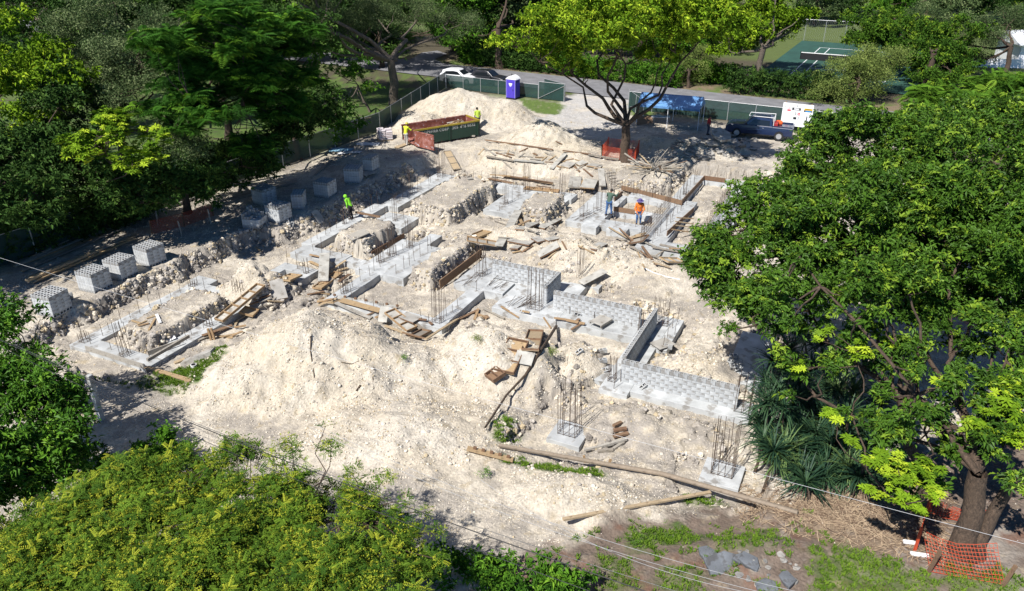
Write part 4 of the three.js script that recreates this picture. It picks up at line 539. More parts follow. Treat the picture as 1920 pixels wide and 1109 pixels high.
{ // crew-cab pickup; navy paint darkened to stand in for crown shade
  const f = P(1390, 256, 0.05), b = P(1464, 263, 0.05), yaw = Math.atan2(-(f.z - b.z), f.x - b.x); const c = f.clone().lerp(b, 0.5); c.y = GY(c.x, c.z); const g = thing('pickup_truck', 'dark blue crew-cab pickup, paint deepened for shade, with a white rack and an orange bundle in the bed', 'pickup', V(c.x, 0.05, c.z - 0.7), yaw); const paint = paintM([0.01, 0.02, 0.06], 0.3), W = 2.0;
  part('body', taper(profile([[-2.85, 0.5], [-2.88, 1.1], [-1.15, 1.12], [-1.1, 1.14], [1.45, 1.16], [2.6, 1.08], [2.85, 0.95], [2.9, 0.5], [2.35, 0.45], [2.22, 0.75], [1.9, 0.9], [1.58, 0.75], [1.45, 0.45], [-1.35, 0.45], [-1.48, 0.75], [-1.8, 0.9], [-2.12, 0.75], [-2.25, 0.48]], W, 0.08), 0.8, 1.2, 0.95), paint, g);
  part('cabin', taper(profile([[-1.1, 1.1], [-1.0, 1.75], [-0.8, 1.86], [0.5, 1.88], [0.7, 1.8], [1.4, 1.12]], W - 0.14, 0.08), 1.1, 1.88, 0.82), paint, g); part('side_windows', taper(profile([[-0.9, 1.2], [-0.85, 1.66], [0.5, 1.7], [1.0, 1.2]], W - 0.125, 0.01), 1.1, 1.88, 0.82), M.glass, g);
  const ws = new THREE.PlaneGeometry(1.46, 0.9); ws.rotateY(Math.PI / 2); const wm = part('windshield', ws, M.glass, g); wm.position.set(1.1, 1.5, 0); wm.rotation.z = R(46);
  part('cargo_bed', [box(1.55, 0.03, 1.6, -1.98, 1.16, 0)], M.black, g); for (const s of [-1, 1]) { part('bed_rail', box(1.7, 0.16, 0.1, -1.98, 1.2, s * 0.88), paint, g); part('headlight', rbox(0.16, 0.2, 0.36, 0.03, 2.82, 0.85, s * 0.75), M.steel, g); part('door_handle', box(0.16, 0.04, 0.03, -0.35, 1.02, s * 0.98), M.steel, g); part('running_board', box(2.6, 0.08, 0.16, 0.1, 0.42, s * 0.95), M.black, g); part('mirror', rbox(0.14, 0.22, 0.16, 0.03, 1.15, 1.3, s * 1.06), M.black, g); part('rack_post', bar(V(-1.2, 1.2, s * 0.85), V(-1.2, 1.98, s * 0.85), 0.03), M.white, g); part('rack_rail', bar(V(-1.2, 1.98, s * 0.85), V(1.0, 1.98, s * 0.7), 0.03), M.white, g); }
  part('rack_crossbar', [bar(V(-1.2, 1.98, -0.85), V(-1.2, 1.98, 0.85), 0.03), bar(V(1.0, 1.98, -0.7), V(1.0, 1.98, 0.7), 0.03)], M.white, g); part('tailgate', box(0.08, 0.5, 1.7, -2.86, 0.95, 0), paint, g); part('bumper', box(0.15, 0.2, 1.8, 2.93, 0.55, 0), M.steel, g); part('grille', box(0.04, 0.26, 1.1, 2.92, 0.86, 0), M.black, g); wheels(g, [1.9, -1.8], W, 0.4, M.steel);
  g.updateMatrixWorld(); const ob = solo('orange_bundle', rbox(0.55, 0.35, 0.6, 0.12), M.orange, 'orange bundle lying in the bed of the blue pickup', 'bundle'); ob.position.copy(V(-1.6, 1.35, 0.3).applyMatrix4(g.matrixWorld)); const rb = solo('red_toolbox', rbox(0.4, 0.35, 0.8, 0.03), mat([0.35, 0.03, 0.03], 0.4), 'red toolbox against the cab in the pickup bed', 'toolbox'); rb.position.copy(V(-1.38, 1.35, -0.35).applyMatrix4(g.matrixWorld)); rb.rotation.y = yaw;
}
// ───────────────────────── blue canopy and tables
{
  const a = P(1195, 196, 2.0), b = P(1313, 206, 2.0), yaw = Math.atan2(-(b.z - a.z), b.x - a.x), L = a.distanceTo(b), D = 3.1; const c = a.clone().lerp(b, 0.5).add(V(-Math.sin(yaw), 0, -Math.cos(yaw)).multiplyScalar(D / 2)); c.y = 0; const g = thing('canopy_tent', 'blue tarpaulin canopy on white poles beside the driveway', 'canopy', c, yaw); const blue = mat([0.16, 0.36, 0.7], 0.4, { map: grainT });  // blue lightened to stand in for sun the tarp misses
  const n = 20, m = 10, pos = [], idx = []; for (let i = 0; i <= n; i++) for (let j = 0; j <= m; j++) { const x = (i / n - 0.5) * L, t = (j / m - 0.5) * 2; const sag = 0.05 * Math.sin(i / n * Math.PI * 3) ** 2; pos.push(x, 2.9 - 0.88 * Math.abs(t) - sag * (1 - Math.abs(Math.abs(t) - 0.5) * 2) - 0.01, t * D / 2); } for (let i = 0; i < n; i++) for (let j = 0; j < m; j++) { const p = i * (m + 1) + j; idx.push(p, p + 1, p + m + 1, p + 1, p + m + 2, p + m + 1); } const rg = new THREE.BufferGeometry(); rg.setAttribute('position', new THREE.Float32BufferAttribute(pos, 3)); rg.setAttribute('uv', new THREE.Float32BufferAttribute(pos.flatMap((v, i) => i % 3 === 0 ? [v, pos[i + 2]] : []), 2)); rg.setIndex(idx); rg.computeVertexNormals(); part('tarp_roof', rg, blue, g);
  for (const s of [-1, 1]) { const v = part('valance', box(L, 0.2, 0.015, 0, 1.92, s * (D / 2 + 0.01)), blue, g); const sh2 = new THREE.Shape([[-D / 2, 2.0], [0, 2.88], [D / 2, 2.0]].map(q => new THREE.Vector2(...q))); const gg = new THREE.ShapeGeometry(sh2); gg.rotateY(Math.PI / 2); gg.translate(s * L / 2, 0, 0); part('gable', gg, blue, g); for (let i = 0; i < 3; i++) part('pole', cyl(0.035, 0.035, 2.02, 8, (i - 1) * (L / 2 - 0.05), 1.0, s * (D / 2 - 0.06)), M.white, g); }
  g.updateMatrixWorld(); const table = (x, z, r, l) => { const p = V(x, 0, z).applyMatrix4(g.matrixWorld), t = thing('folding_table', l, 'table', V(p.x, GY(p.x, p.z), p.z), yaw + r); part('tabletop', rbox(1.8, 0.05, 0.75, 0.02, 0, 0.74, 0), M.white, t); for (const [i, j] of [[-1, -1], [-1, 1], [1, -1], [1, 1]]) part('leg', bar(V(i * 0.75, 0, j * 0.3), V(i * 0.7, 0.72, j * 0.28), 0.016), M.galv, t); }; table(-0.9, 0.2, 0.2, 'white folding table with papers under the blue canopy'); const pb = V(-2.3, 0, 1.1).applyMatrix4(g.matrixWorld); const ply = solo('plywood_sheet', box(1.6, 0.03, 0.9), M.woodBrown[1], 'brown plywood sheet leaning on the grass at the canopy corner', 'plywood'); ply.position.set(pb.x, 0.45, pb.z); ply.rotation.set(0.7, yaw + 0.5, 0.1); const pp = V(-1.1, 0.82, 0.2).applyMatrix4(g.matrixWorld); const bag = solo('paper_bag', rbox(0.4, 0.14, 0.4, 0.05), mat([0.5, 0.48, 0.44], 0.9), 'grey bag on the white folding table', 'bag'); bag.position.set(pp.x, GY(pp.x, pp.z) + 0.84, pp.z);
}
// ───────────────────────── notice board
{
  const a = P(1470, 192, 2.6), b = P(1527, 198, 2.6), yaw = Math.atan2(-(b.z - a.z), b.x - a.x), W = a.distanceTo(b), H = 2.1; const c = a.clone().lerp(b, 0.5); c.y = 0; const g = thing('notice_board', 'large white site notice board with safety signs in front of the fence', 'sign', c, yaw);
  const cv = document.createElement('canvas'); cv.width = 768; cv.height = 560; const x = cv.getContext('2d'); x.fillStyle = '#f6f7f9'; x.fillRect(0, 0, 768, 560); x.textAlign = 'center';
  x.fillStyle = '#1d2b35'; x.beginPath(); x.moveTo(335, 30); x.lineTo(370, 52); x.lineTo(352, 80); x.closePath(); x.fill(); x.fillStyle = '#b9c3cc'; x.fillRect(390, 44, 150, 14); x.strokeStyle = '#8f9a6a'; x.lineWidth = 10; x.beginPath(); x.arc(60, 125, 28, 3.4, 6.4); x.stroke();
  x.strokeStyle = '#d24'; x.lineWidth = 6; x.beginPath(); x.arc(165, 125, 22, 0, 6.3); x.stroke(); x.beginPath(); x.moveTo(150, 140); x.lineTo(180, 110); x.stroke(); x.fillStyle = '#d3263a'; x.fillRect(120, 158, 92, 36); x.fillStyle = '#15161a'; x.fillRect(240, 100, 220, 62); x.fillStyle = '#e8e8ea'; x.fillRect(285, 112, 130, 38); x.fillStyle = '#e9b91a'; x.fillRect(545, 92, 205, 48); x.fillStyle = '#3b2f08'; x.fillRect(570, 108, 150, 12); x.fillStyle = '#2d86c9'; x.fillRect(540, 140, 210, 40); x.fillStyle = '#15161a'; x.fillRect(540, 140, 36, 40); x.fillRect(715, 150, 32, 30);
  x.fillStyle = '#1c3a35'; x.fillRect(325, 218, 38, 56); x.fillStyle = '#f6f7f9'; x.fillRect(334, 230, 20, 32); x.fillStyle = '#d3263a'; x.fillRect(395, 218, 62, 62); x.fillStyle = '#fff'; x.fillRect(412, 232, 10, 34); x.fillRect(430, 240, 12, 24); x.strokeStyle = '#c8cdd2'; x.lineWidth = 5; x.strokeRect(30, 300, 190, 130); x.fillStyle = '#c8cdd2'; x.fillRect(55, 340, 130, 10); x.fillRect(55, 370, 110, 10); x.strokeStyle = '#9aa2a8'; x.beginPath(); x.arc(640, 240, 34, 3.4, 6.1); x.stroke(); x.fillStyle = '#23262b'; x.fillRect(625, 280, 28, 110); x.fillRect(300, 330, 80, 60); x.fillRect(420, 320, 14, 70); x.fillStyle = '#9aa2a8'; x.fillRect(690, 400, 60, 10);
  const t = new THREE.CanvasTexture(cv); t.colorSpace = THREE.SRGBColorSpace; const pg = new THREE.PlaneGeometry(W, H); pg.translate(0, 1.55, 0.026); part('printed_face', pg, mat([0.85, 0.85, 0.85], 0.5, { map: t }), g); part('board', box(W + 0.02, H + 0.02, 0.04, 0, 1.55, 0), M.white, g); for (const s of [-1, 1]) part('post', box(0.09, 2.7, 0.09, s * (W / 2 - 0.2), 1.35, -0.07), M.woodTan[1], g);
}
// ───────────────────────── green screened fences
const fabric = mat([0.014, 0.058, 0.052], 0.7, { map: grainT, transparent: true, opacity: 0.9 });
function fence(pts, h, label, o = {}) {
  const g = thing('screened_fence', label, 'fence', V(pts[0][0], 0, pts[0][1])); const q = pts.map(p => V(p[0] - pts[0][0], 0, p[1] - pts[0][1]));
  for (let i = 0; i < q.length - 1; i++) { const a = q[i], b = q[i + 1], L = a.distanceTo(b), n = Math.max(1, Math.round(L / 3)); for (let k = 0; k < n; k++) { const s = a.clone().lerp(b, k / n), e = a.clone().lerp(b, (k + 1) / n), y = GY(s.x + pts[0][0], s.z + pts[0][1]); const pg = new THREE.PlaneGeometry(s.distanceTo(e) - 0.05, h - 0.1, 10, 3), pp = pg.attributes.position; for (let v = 0; v < pp.count; v++) pp.setZ(v, 0.05 * n3(pp.getX(v) * 1.2 + k * 3, pp.getY(v) * 1.1, i)); pg.computeVertexNormals(); const uv = pg.attributes.uv; const m = part('screen_panel', pg, fabric, g); m.position.copy(s).add(e).multiplyScalar(0.5); m.position.y = h / 2 + 0.02; m.rotation.y = Math.atan2(-(e.z - s.z), e.x - s.x); const pm = part('post', cyl(0.035, 0.035, h + 0.1, 8, 0, h / 2, 0), M.galv, g); pm.position.copy(s); part('top_rail', bar(s.clone().add(V(0, h, 0)), e.clone().add(V(0, h, 0)), 0.022), M.galv, g); } }
  const pm = part('post', cyl(0.035, 0.035, h + 0.1, 8, 0, h / 2, 0), M.galv, g); pm.position.copy(q[q.length - 1]); if (o.brace) part('brace', bar(q[0].clone().add(V(0, 0.1, 0.05)), q[q.length - 1].clone().add(V(0, h - 0.2, 0.05)), 0.025), M.galv, g); return g;
}
const fl = x => -84.9 + 0.54 * (x - 5.6);
fence([[-42, -20], [-31.8, -38], [-18.6, -61], [-12.4, -72], [-7.8, fl(-7.8)]], 1.85, 'long green screened fence along the shaded lawn side of the lot');
fence([[-7.7, fl(-7.7)], [-3.6, fl(-3.6)], [0.5, fl(0.5)], [2.9, fl(2.9)]], 1.55, 'green screened fence behind the portable toilet, in front of the parked cars');
fence([[2.95, fl(2.95) + 0.05], [5.65, fl(5.65) + 0.05]], 1.9, 'braced end panel of green fence at the open driveway gate', { brace: 1 });
fence([[3.6, fl(3.6) - 1.9], [5.75, fl(5.75) - 0.15]], 1.9, 'open green gate leaf folded back beside the driveway'); fence([[12.3, fl(12.3) - 0.6], [13.0, -76.6]], 1.9, 'open green gate leaf next to the blue canopy', { brace: 1 });
fence([[12.2, fl(12.2)], [19, fl(19)], [26, fl(26)], [40, fl(40)]], 1.85, 'green screened fence behind the blue canopy, pickup and notice board');
// ───────────────────────── orange netting
function netting(p0, p1, h, o = {}) { // strips of an extruded net between two posts
  const L = p0.distanceTo(p1), l = []; const n = Math.round(L / 0.1), m = Math.round(h / 0.1); const sag = t => -(o.sag ?? 0) * Math.sin(t * Math.PI); const dir = p1.clone().sub(p0); const pt = (t, v) => p0.clone().addScaledVector(dir, t).add(V((o.lx ?? 0) * v, v * h + sag(t) * v, (o.lz ?? 0) * v + 0.04 * n3(t * 6, v * 3, L)));
  for (let i = 0; i <= n; i++) for (let k = 0; k < 2; k++) l.push(bar(pt(i / n, 0.04 + k * 0.48), pt(i / n, 0.52 + k * 0.48), 0.007, 4)); for (let j = 0; j <= m; j++) for (let k = 0; k < 4; k++) l.push(bar(pt(k / 4, j / m * 0.96 + 0.04), pt((k + 1) / 4, j / m * 0.96 + 0.04), 0.011, 4)); return merge(l);
}
function netFence(label, corners, h, o = {}) { const g = thing('safety_netting', label, 'netting', corners[0].clone()); for (let i = 0; i < corners.length; i++) { const p = corners[i].clone().sub(corners[0]); if (!o.noPosts) part('stake', box(0.07, h + 0.15, 0.07, p.x, p.y + h / 2, p.z), o.post ?? M.netting, g); if (i < corners.length - 1) { const e = corners[i + 1].clone().sub(corners[0]); part('net', netting(p, e, h, o), M.netting, g, 'stuff'); } } return g; }
{ const c = [[1128, 297], [1190, 305], [1197, 288], [1140, 282], [1128, 297]].map(q => G(...q)); netFence('red-orange netting box around the trunk of the middle tree', c, 1.1, { sag: 0.08 }); }
{ const a = P(1715, 1035), b = P(1735, 970), c = P(1860, 990), d = P(1885, 1100), e = P(1745, 1075); netFence('orange netting standing upright left of the thick-trunked tree', [a, b], 0.95, {}); netFence('orange netting behind the thick-trunked tree', [b.clone().add(V(0.1, 0, -0.1)), c], 0.8, { sag: 0.3 }); netFence('collapsed orange netting leaning over the litter before the thick-trunked tree', [e, d], 0.9, { lz: -0.9, sag: 0.3, noPosts: 1 }); const s = solo('wooden_stake', box(0.09, 1.0, 0.09), M.woodBrown[0], 'dark leaning stake beside the collapsed orange netting', 'stake'); s.position.set(e.x, 0.45, e.z); s.rotation.z = -0.18; const s2 = solo('wooden_stake', box(0.09, 0.9, 0.09), M.woodBrown[1], 'brown stake at the outer end of the collapsed orange netting', 'stake'); s2.position.set(d.x, 0.42, d.z); s2.rotation.z = -0.2; }
{ const a = P(1775, 590), b = P(1835, 620), c = P(1845, 560); netFence('orange netting glimpsed behind the trunks on the right', [a, b, c], 1.3, { post: M.woodBrown[0] }); netFence('orange netting low among the spiky palms', [P(1550, 880), P(1610, 892)], 0.7, { post: M.netting }); netFence('short red netting in the shade under the left-hand trees', [P(285, 440), P(345, 425), P(400, 405)], 0.9, { post: M.woodBrown[0] }); }
// ───────────────────────── overhead wires and the concrete post
function wire(pxs, h, r, m, label, group) { const pts = pxs.map(q => P(q[0], q[1], h)); const a = pts[0], b = pts[pts.length - 1]; const d = b.clone().sub(a); const all = []; for (let i = -6; i <= 26; i++) { const t = i / 20; const p = a.clone().addScaledVector(d, t); p.y += 0.9 * ((t - 0.5) ** 2) - 0.2; all.push(p); } const g = solo('overhead_wire', sweep(all, all.map(() => r), 5), m, label, 'wire', group); return g; }
wire([[130, 698], [1203, 1109]], 7.0, 0.011, M.black, 'thick black overhead cable crossing the front corner of the lot');
wire([[147, 723], [1100, 1109]], 6.6, 0.008, M.black, 'second black overhead cable running close below the thick one');
wire([[233, 740], [1260, 1109]], 7.6, 0.006, mat([0.12, 0.12, 0.12], 0.4, { metalness: 0.5 }), 'thin grey overhead wire above the thick black cable');
for (const [q, h] of [[[[767, 880], [1480, 1109]], 8.4], [[[740, 880], [1410, 1109]], 8.2], [[[1000, 965], [1380, 1109]], 8.0]]) wire(q, h, 0.004, mat([0.35, 0.35, 0.35], 0.6), 'thin pale overhead wire over the brown soil', 'thin pale overhead wires');
wire([[0, 485], [1920, 1022]], 6.2, 0.005, mat([0.5, 0.5, 0.5], 0.6), 'long white overhead wire crossing the whole site past the orange netting');
{ const b = P(190, 787, 0), g = solo('concrete_post', rbox(0.2, 2.2, 0.2, 0.02), M.concrete[1], 'upright square concrete post at the edge of the dark tree', 'post'); g.position.set(b.x, 1.05, b.z); g.rotation.y = HOUSE_YAW; }
for (const q of [[297, 424], [340, 443], [395, 420], [10, 455]]) { const p = P(...q); const s = solo('wooden_stake', box(0.08, 1.1, 0.06), M.woodGrey[0], 'slim timber stake standing in the shade under the left-hand trees', 'stake', 'stakes under the left-hand trees'); s.position.set(p.x, 0.5, p.z); s.rotation.z = rr(-0.1, 0.1); }
// ───────────────────────── pallet of white-wrapped bags, rubble, slabs
{ const p = P(722, 262); const g = thing('bag_pallet', 'stack of pinkish-white wrapped bags near the dumpster', 'bag stack', V(p.x, GY(p.x, p.z), p.z), R(20)); part('pallet', box(1.25, 0.12, 1.1, 0, 0.06, 0), M.woodTan[2], g); const c = [mat([0.55, 0.47, 0.47], 0.6), mat([0.6, 0.55, 0.56], 0.6)]; const bg = rbox(0.62, 0.15, 0.42, 0.06); for (let l = 0; l < 6; l++) for (let i = 0; i < 2; i++) for (let j = 0; j < 3; j++) { if (l === 5 && (i + j) % 2) continue; const m = part('bag', bg, c[(l + i + j) % 2], g); m.position.set((i - 0.5) * 0.62 + rr(-0.02, 0.02), 0.2 + l * 0.15, (j - 1) * 0.4); m.rotation.y = rr(-0.04, 0.04); m.scale.z = 0.93; } }
{ const p = G(700, 285); for (const [x, y, c, l] of [[690, 272, M.white, 'crumpled white plastic sheet by the pinkish bag stack'], [640, 283, mat([0.25, 0.45, 0.6], 0.5), 'crumpled pale blue plastic sheet under the trees by the fence'], [655, 288, M.white, 'crumpled white plastic sheet beside the pale blue one']]) { const q = G(x, y); const pg = new THREE.PlaneGeometry(2.0, 1.1, 14, 8); const pp = pg.attributes.position; pg.rotateX(-Math.PI / 2); for (let i = 0; i < pp.count; i++) { const X = pp.getX(i) + q.x, Zz = pp.getZ(i) + q.z; pp.setY(i, GY(X, Zz) - q.y + 0.06 + 0.12 * Math.abs(n3(X * 2.5, Zz * 2.5, 4))); } pg.computeVertexNormals(); const m = solo('plastic_sheet', pg, c, l, 'plastic sheet'); m.position.copy(q); } }
function chunkGeo(r, fl, s) { const g = new THREE.IcosahedronGeometry(r, 1); const p = g.attributes.position; for (let i = 0; i < p.count; i++) { const k = 1 + 0.5 * n3(p.getX(i) / r * 1.3 + s, p.getY(i) / r * 1.3, p.getZ(i) / r * 1.3 + s * 2); p.setXYZ(i, p.getX(i) * k, clamp(p.getY(i) * k, -r * fl, r * fl), p.getZ(i) * k); } g.computeVertexNormals(); return g; }
function slabGeo(r, th) { const n = 5 + Math.floor(rnd() * 3), s = new THREE.Shape(); for (let i = 0; i < n; i++) { const a = (i + rr(-0.3, 0.3)) / n * 6.283, q = r * rr(0.6, 1.1); i ? s.lineTo(Math.cos(a) * q * 1.3, Math.sin(a) * q) : s.moveTo(Math.cos(a) * q * 1.3, Math.sin(a) * q); } s.closePath(); const g = new THREE.ExtrudeGeometry(s, { depth: th, bevelEnabled: true, bevelSize: 0.015, bevelThickness: 0.015, bevelSegments: 1 }); g.rotateX(-Math.PI / 2); return g; }
{ const cg = [0, 1, 2, 3, 4].map(i => chunkGeo(0.8, 0.18 + 0.08 * i, i * 3.1)); const greys = [mat([0.26, 0.25, 0.24], 0.95, { map: concT }), mat([0.42, 0.40, 0.375], 0.95, { map: concT })];
  const slabs = [0, 1, 2, 3].map(() => slabGeo(1.1, 0.22));
  for (let i = 0; i < 90; i++) { const q = G(rr(1265, 1420), rr(258, 300)); const m = solo('rubble_chunk', i % 3 ? pick(cg) : slabs[i % 4], pick(greys), 'broken concrete chunk in the grey rubble bank by the pickup', 'rubble', 'chunks in the grey rubble bank'); const s = rr(0.14, 0.5); m.scale.setScalar(s); m.position.copy(q).add(V(0, 0.1 * s, 0)); m.rotation.set(rr(-0.5, 0.5), rr(0, 6), rr(-0.5, 0.5)); }
  for (const [x, y, s, l] of [[1350, 262, 1.0, 'largest flat concrete slab on top of the grey rubble bank'], [1336, 277, 0.65, 'pale angular slab in the middle of the grey rubble bank'], [1300, 274, 0.6, 'dark rounded boulder in the shade of the rubble bank']]) { const q = G(x, y), m = solo('concrete_slab', slabGeo(1.0, 0.18), greys[1], l, 'slab'); m.scale.set(s, s, s); m.position.copy(q).add(V(0, 0.4, 0)); m.rotation.set(0.35, 0.4, -0.15); }
  const slate = mat([0.17, 0.185, 0.21], 0.8, { map: concT }); for (const [x, y, s, l] of [[1328, 1042, 0.42, 'blue-grey asphalt piece with a pointed end on the grassy hump'], [1362, 1060, 0.62, 'largest blue-grey asphalt slab on the grassy hump'], [1408, 1058, 0.4, 'small blue-grey asphalt lump beside the largest slab'], [1438, 1100, 0.36, 'blue-grey asphalt lump at the foot of the grassy hump'], [1385, 1050, 0.25, 'small angular asphalt bit between the blue-grey pieces'], [1475, 1090, 0.3, 'asphalt lump half sunk beside the grassy hump']]) { const q = G(x, y), m = solo('asphalt_slab', slabGeo(s * 0.9, 0.09), slate, l, 'asphalt slab'); m.position.copy(q).add(V(0, -0.02, 0)); m.rotation.set(rr(0.1, 0.4), rr(0, 3), rr(-0.2, 0.2)); }
  for (let i = 0; i < 26; i++) { const q = G(rr(1380, 1500), rr(1035, 1105)), s = rr(0.06, 0.17), m = solo('rubble_chunk', pick(cg), pick(greys), 'small grey stone lump around the asphalt slabs on the hump', 'rubble', 'stone lumps on the grassy hump'); m.scale.setScalar(s); m.position.copy(q); m.rotation.set(rr(-0.5, 0.5), rr(0, 6), 0); } 
  for (const [x, y, w, l] of [[1708, 1020, 0.5, 'white broken pipe piece in the litter by the orange netting'], [1725, 1043, 0.6, 'white rag lying at the foot of the orange netting']]) { const q = G(x, y), m = solo('white_scrap', rbox(w, 0.1, 0.16, 0.04), M.white, l, 'scrap'); m.position.copy(q).add(V(0, 0.05, 0)); m.rotation.y = -0.2; } }
{ const pts = [[1205, 503], [1225, 513], [1250, 521], [1275, 526]].map(q => G(...q).add(V(0, 0.05, 0))); solo('plastic_pipe', sweep(pts, pts.map(() => 0.035), 6), M.white, 'thin white plastic pipe snaking over the sand below the tilted panel', 'pipe'); const p2 = G(316, 640); const m = solo('plastic_sheet', rbox(0.7, 0.04, 0.3, 0.015), M.white, 'small bluish-white scrap on the earth inside the ring', 'plastic sheet'); m.position.copy(p2).add(V(0, 0.06, 0)); m.rotation.set(0.1, 0.7, 0.1); const b = G(364, 693); const bk = thing('plastic_bucket', 'tiny white bucket on the green grass patch', 'bucket', b); part('pail', cyl(0.12, 0.14, 0.26, 12, 0, 0.13, 0), M.white, bk); part('mouth', cyl(0.11, 0.11, 0.01, 12, 0, 0.262, 0), M.black, bk); }
// bundles of loose rebar on the slabs
for (const [c, n, l, lab] of [[[-18.0, 35.8], 7, 1.0, 'loose rebar offcut lying on the small pad of the wide footing'], [[-15.9, 34.6], 12, 1.1, 'loose rebar offcut lying by the tall rebar cluster'], [[-19.6, 36.2], 4, 1.6, 'long loose bar lying on the slab beside the first block wall'], [[-17.3, 48.4], 6, 1.8, 'loose bar lying beside the worker in dark green']]) for (let i = 0; i < n; i++) { const p = ab(c[0] + rr(-0.5, 0.5), c[1] + rr(-0.4, 0.4)); const y = SY(p.x, p.z) + 0.02 + i * 0.008, a = 0.9 + rr(-0.35, 0.35); const m = solo('loose_rebar', bar(V(-l / 2, 0, 0), V(l / 2, rr(0, 0.25), 0), 0.012), M.rebar, lab, 'rebar', lab + 's'); m.position.set(p.x, y, p.z); m.rotation.y = a; }
// sticks and roots on the front mound
for (const [pts, r, l] of [[[[583, 628], [582, 660], [588, 700], [592, 740]], 0.03, 'thin dark root hanging down the face of the big sand mound'], [[[700, 690], [699, 712], [701, 730]], 0.022, 'short forked root on the right face of the big sand mound'], [[[640, 681], [660, 684], [673, 678]], 0.018, 'pale twig lying across the big sand mound'], [[[772, 252], [780, 258], [790, 262], [796, 270]], 0.05, 'dark tangled branch on the far sand mound'], [[[676, 724], [668, 735]], 0.05, 'dark stub of wood low on the big sand mound']]) { const p = pts.map(q => G(...q).add(V(0, 0.03, 0))); solo('dead_root', sweep(p, p.map((_, i) => r * (1 - 0.2 * i)), 5), M.bark, l, 'root'); }
// ───────────────────────── tennis court beyond the street
{
  const A = P(1530, 73), B = P(1500, 134), C = P(1690, 160); // net line runs from B-ish to the right
  const n0 = P(1500, 113), n1 = P(1690, 128); const ux = n1.clone().sub(n0).setY(0).normalize(), uz = V(-ux.z, 0, ux.x); // uz points back toward the camera
  if (uz.z < 0) uz.multiplyScalar(-1); const yaw = Math.atan2(-ux.z, ux.x), c = n0.clone().addScaledVector(ux, 6.4); c.y = 0.12;
  const cg = M.court = mat([0.03, 0.105, 0.08], 0.8, { map: asphT }); const g = new THREE.BoxGeometry(18.3, 0.06, 36); const cm = struct('tennis_court', g, cg, 'green tennis court surface beyond the street', 'tennis court'); cm.position.copy(c); cm.rotation.y = yaw;
  const lineG = []; const ln = (x0, z0, x1, z1) => lineG.push(box(Math.max(0.12, Math.abs(x1 - x0)), 0.012, Math.max(0.12, Math.abs(z1 - z0)), (x0 + x1) / 2, 0.037, (z0 + z1) / 2)); for (const s of [-1, 1]) { ln(s * 5.48, -11.9, s * 5.48, 11.9); ln(s * 4.11, -11.7, s * 4.11, 11.7); ln(-5.4, s * 11.96, 5.4, s * 11.96); ln(-4, s * 6.4, 4, s * 6.4); } ln(0, -6.3, 0, 6.3); part('court_lines', lineG, mat([0.7, 0.72, 0.72], 0.7), cm);
  const nt = thing('tennis_net', 'tennis net with a white headband across the green court', 'net', V(c.x, 0.15, c.z), yaw); part('mesh', box(12.8, 0.85, 0.02, 0, 0.45, 0), M.black, nt); part('headband', box(12.8, 0.1, 0.04, 0, 0.93, 0), M.white, nt); for (const s of [-1, 1]) part('post', cyl(0.05, 0.05, 1.1, 8, s * 6.4, 0.55, 0), M.black, nt);
  const fz = thing('court_fence', 'tall chain-link fence at the far end of the tennis court', 'fence', c.clone().addScaledVector(uz, -18.5).setY(0.1), yaw); for (let i = -4; i <= 4; i++) part('post', cyl(0.04, 0.04, 3.2, 6, i * 3, 1.6, 0), M.galv, fz); part('top_rail', bar(V(-12, 3.2, 0), V(12, 3.2, 0), 0.04), M.galv, fz); const wires = []; for (let i = 0; i < 90; i++) { wires.push(bar(V(-12 + i * 0.27, 0.05, 0), V(-11 + i * 0.27, 3.15, 0), 0.006, 3)); wires.push(bar(V(-11 + i * 0.27, 0.05, 0.01), V(-12 + i * 0.27, 3.15, 0.01), 0.006, 3)); } part('chain_link', wires, M.galv, fz, 'stuff'); part('backboard', box(4.6, 2.6, 0.1, 3.2, 1.35, 0.15), mat([0.035, 0.16, 0.12], 0.6), fz); part('backboard_line', box(4.4, 0.12, 0.02, 3.2, 0.95, 0.22), M.white, fz);
}
// ───────────────────────── white house at the edge of the woods
{
  const p = P(1878, 132), g = thing('white_house', 'white house with a pale metal roof half hidden by trees', 'house', V(p.x + 7, 0.05, p.z - 5), R(-8)); const w = mat([0.74, 0.75, 0.78], 0.8); part('wall', [box(9, 3.0, 0.25, 1.0, 1.5, 3.5), box(0.25, 3.0, 6.76, -3.4, 1.5, 0), box(9, 3.0, 0.25, 1.0, 1.5, -3.5), box(0.25, 3.0, 6.76, 5.4, 1.5, 0)], w, g); part('door', box(2.6, 2.3, 0.06, -1.4, 1.2, 3.66), mat([0.6, 0.61, 0.64], 0.7), g); part('dark_opening', box(2.4, 2.4, 0.08, 1.7, 1.25, 3.67), M.black, g); const rf = new THREE.Shape([[-4.4, 3.0], [0, 4.3], [4.4, 3.0], [4.4, 2.85], [-4.4, 2.85]].map(q => new THREE.Vector2(...q))); const rg = new THREE.ExtrudeGeometry(rf, { depth: 10.6, bevelEnabled: false }); rg.rotateY(Math.PI / 2); rg.translate(-4.2, 0, 0); part('roof', rg, mat([0.62, 0.64, 0.66], 0.5), g); part('gutter', box(10.6, 0.14, 0.14, 1.1, 2.92, 4.45), M.white, g); part('garden_wall', box(9, 1.1, 0.2, -7.2, 0.55, 4.2), w, g);
}
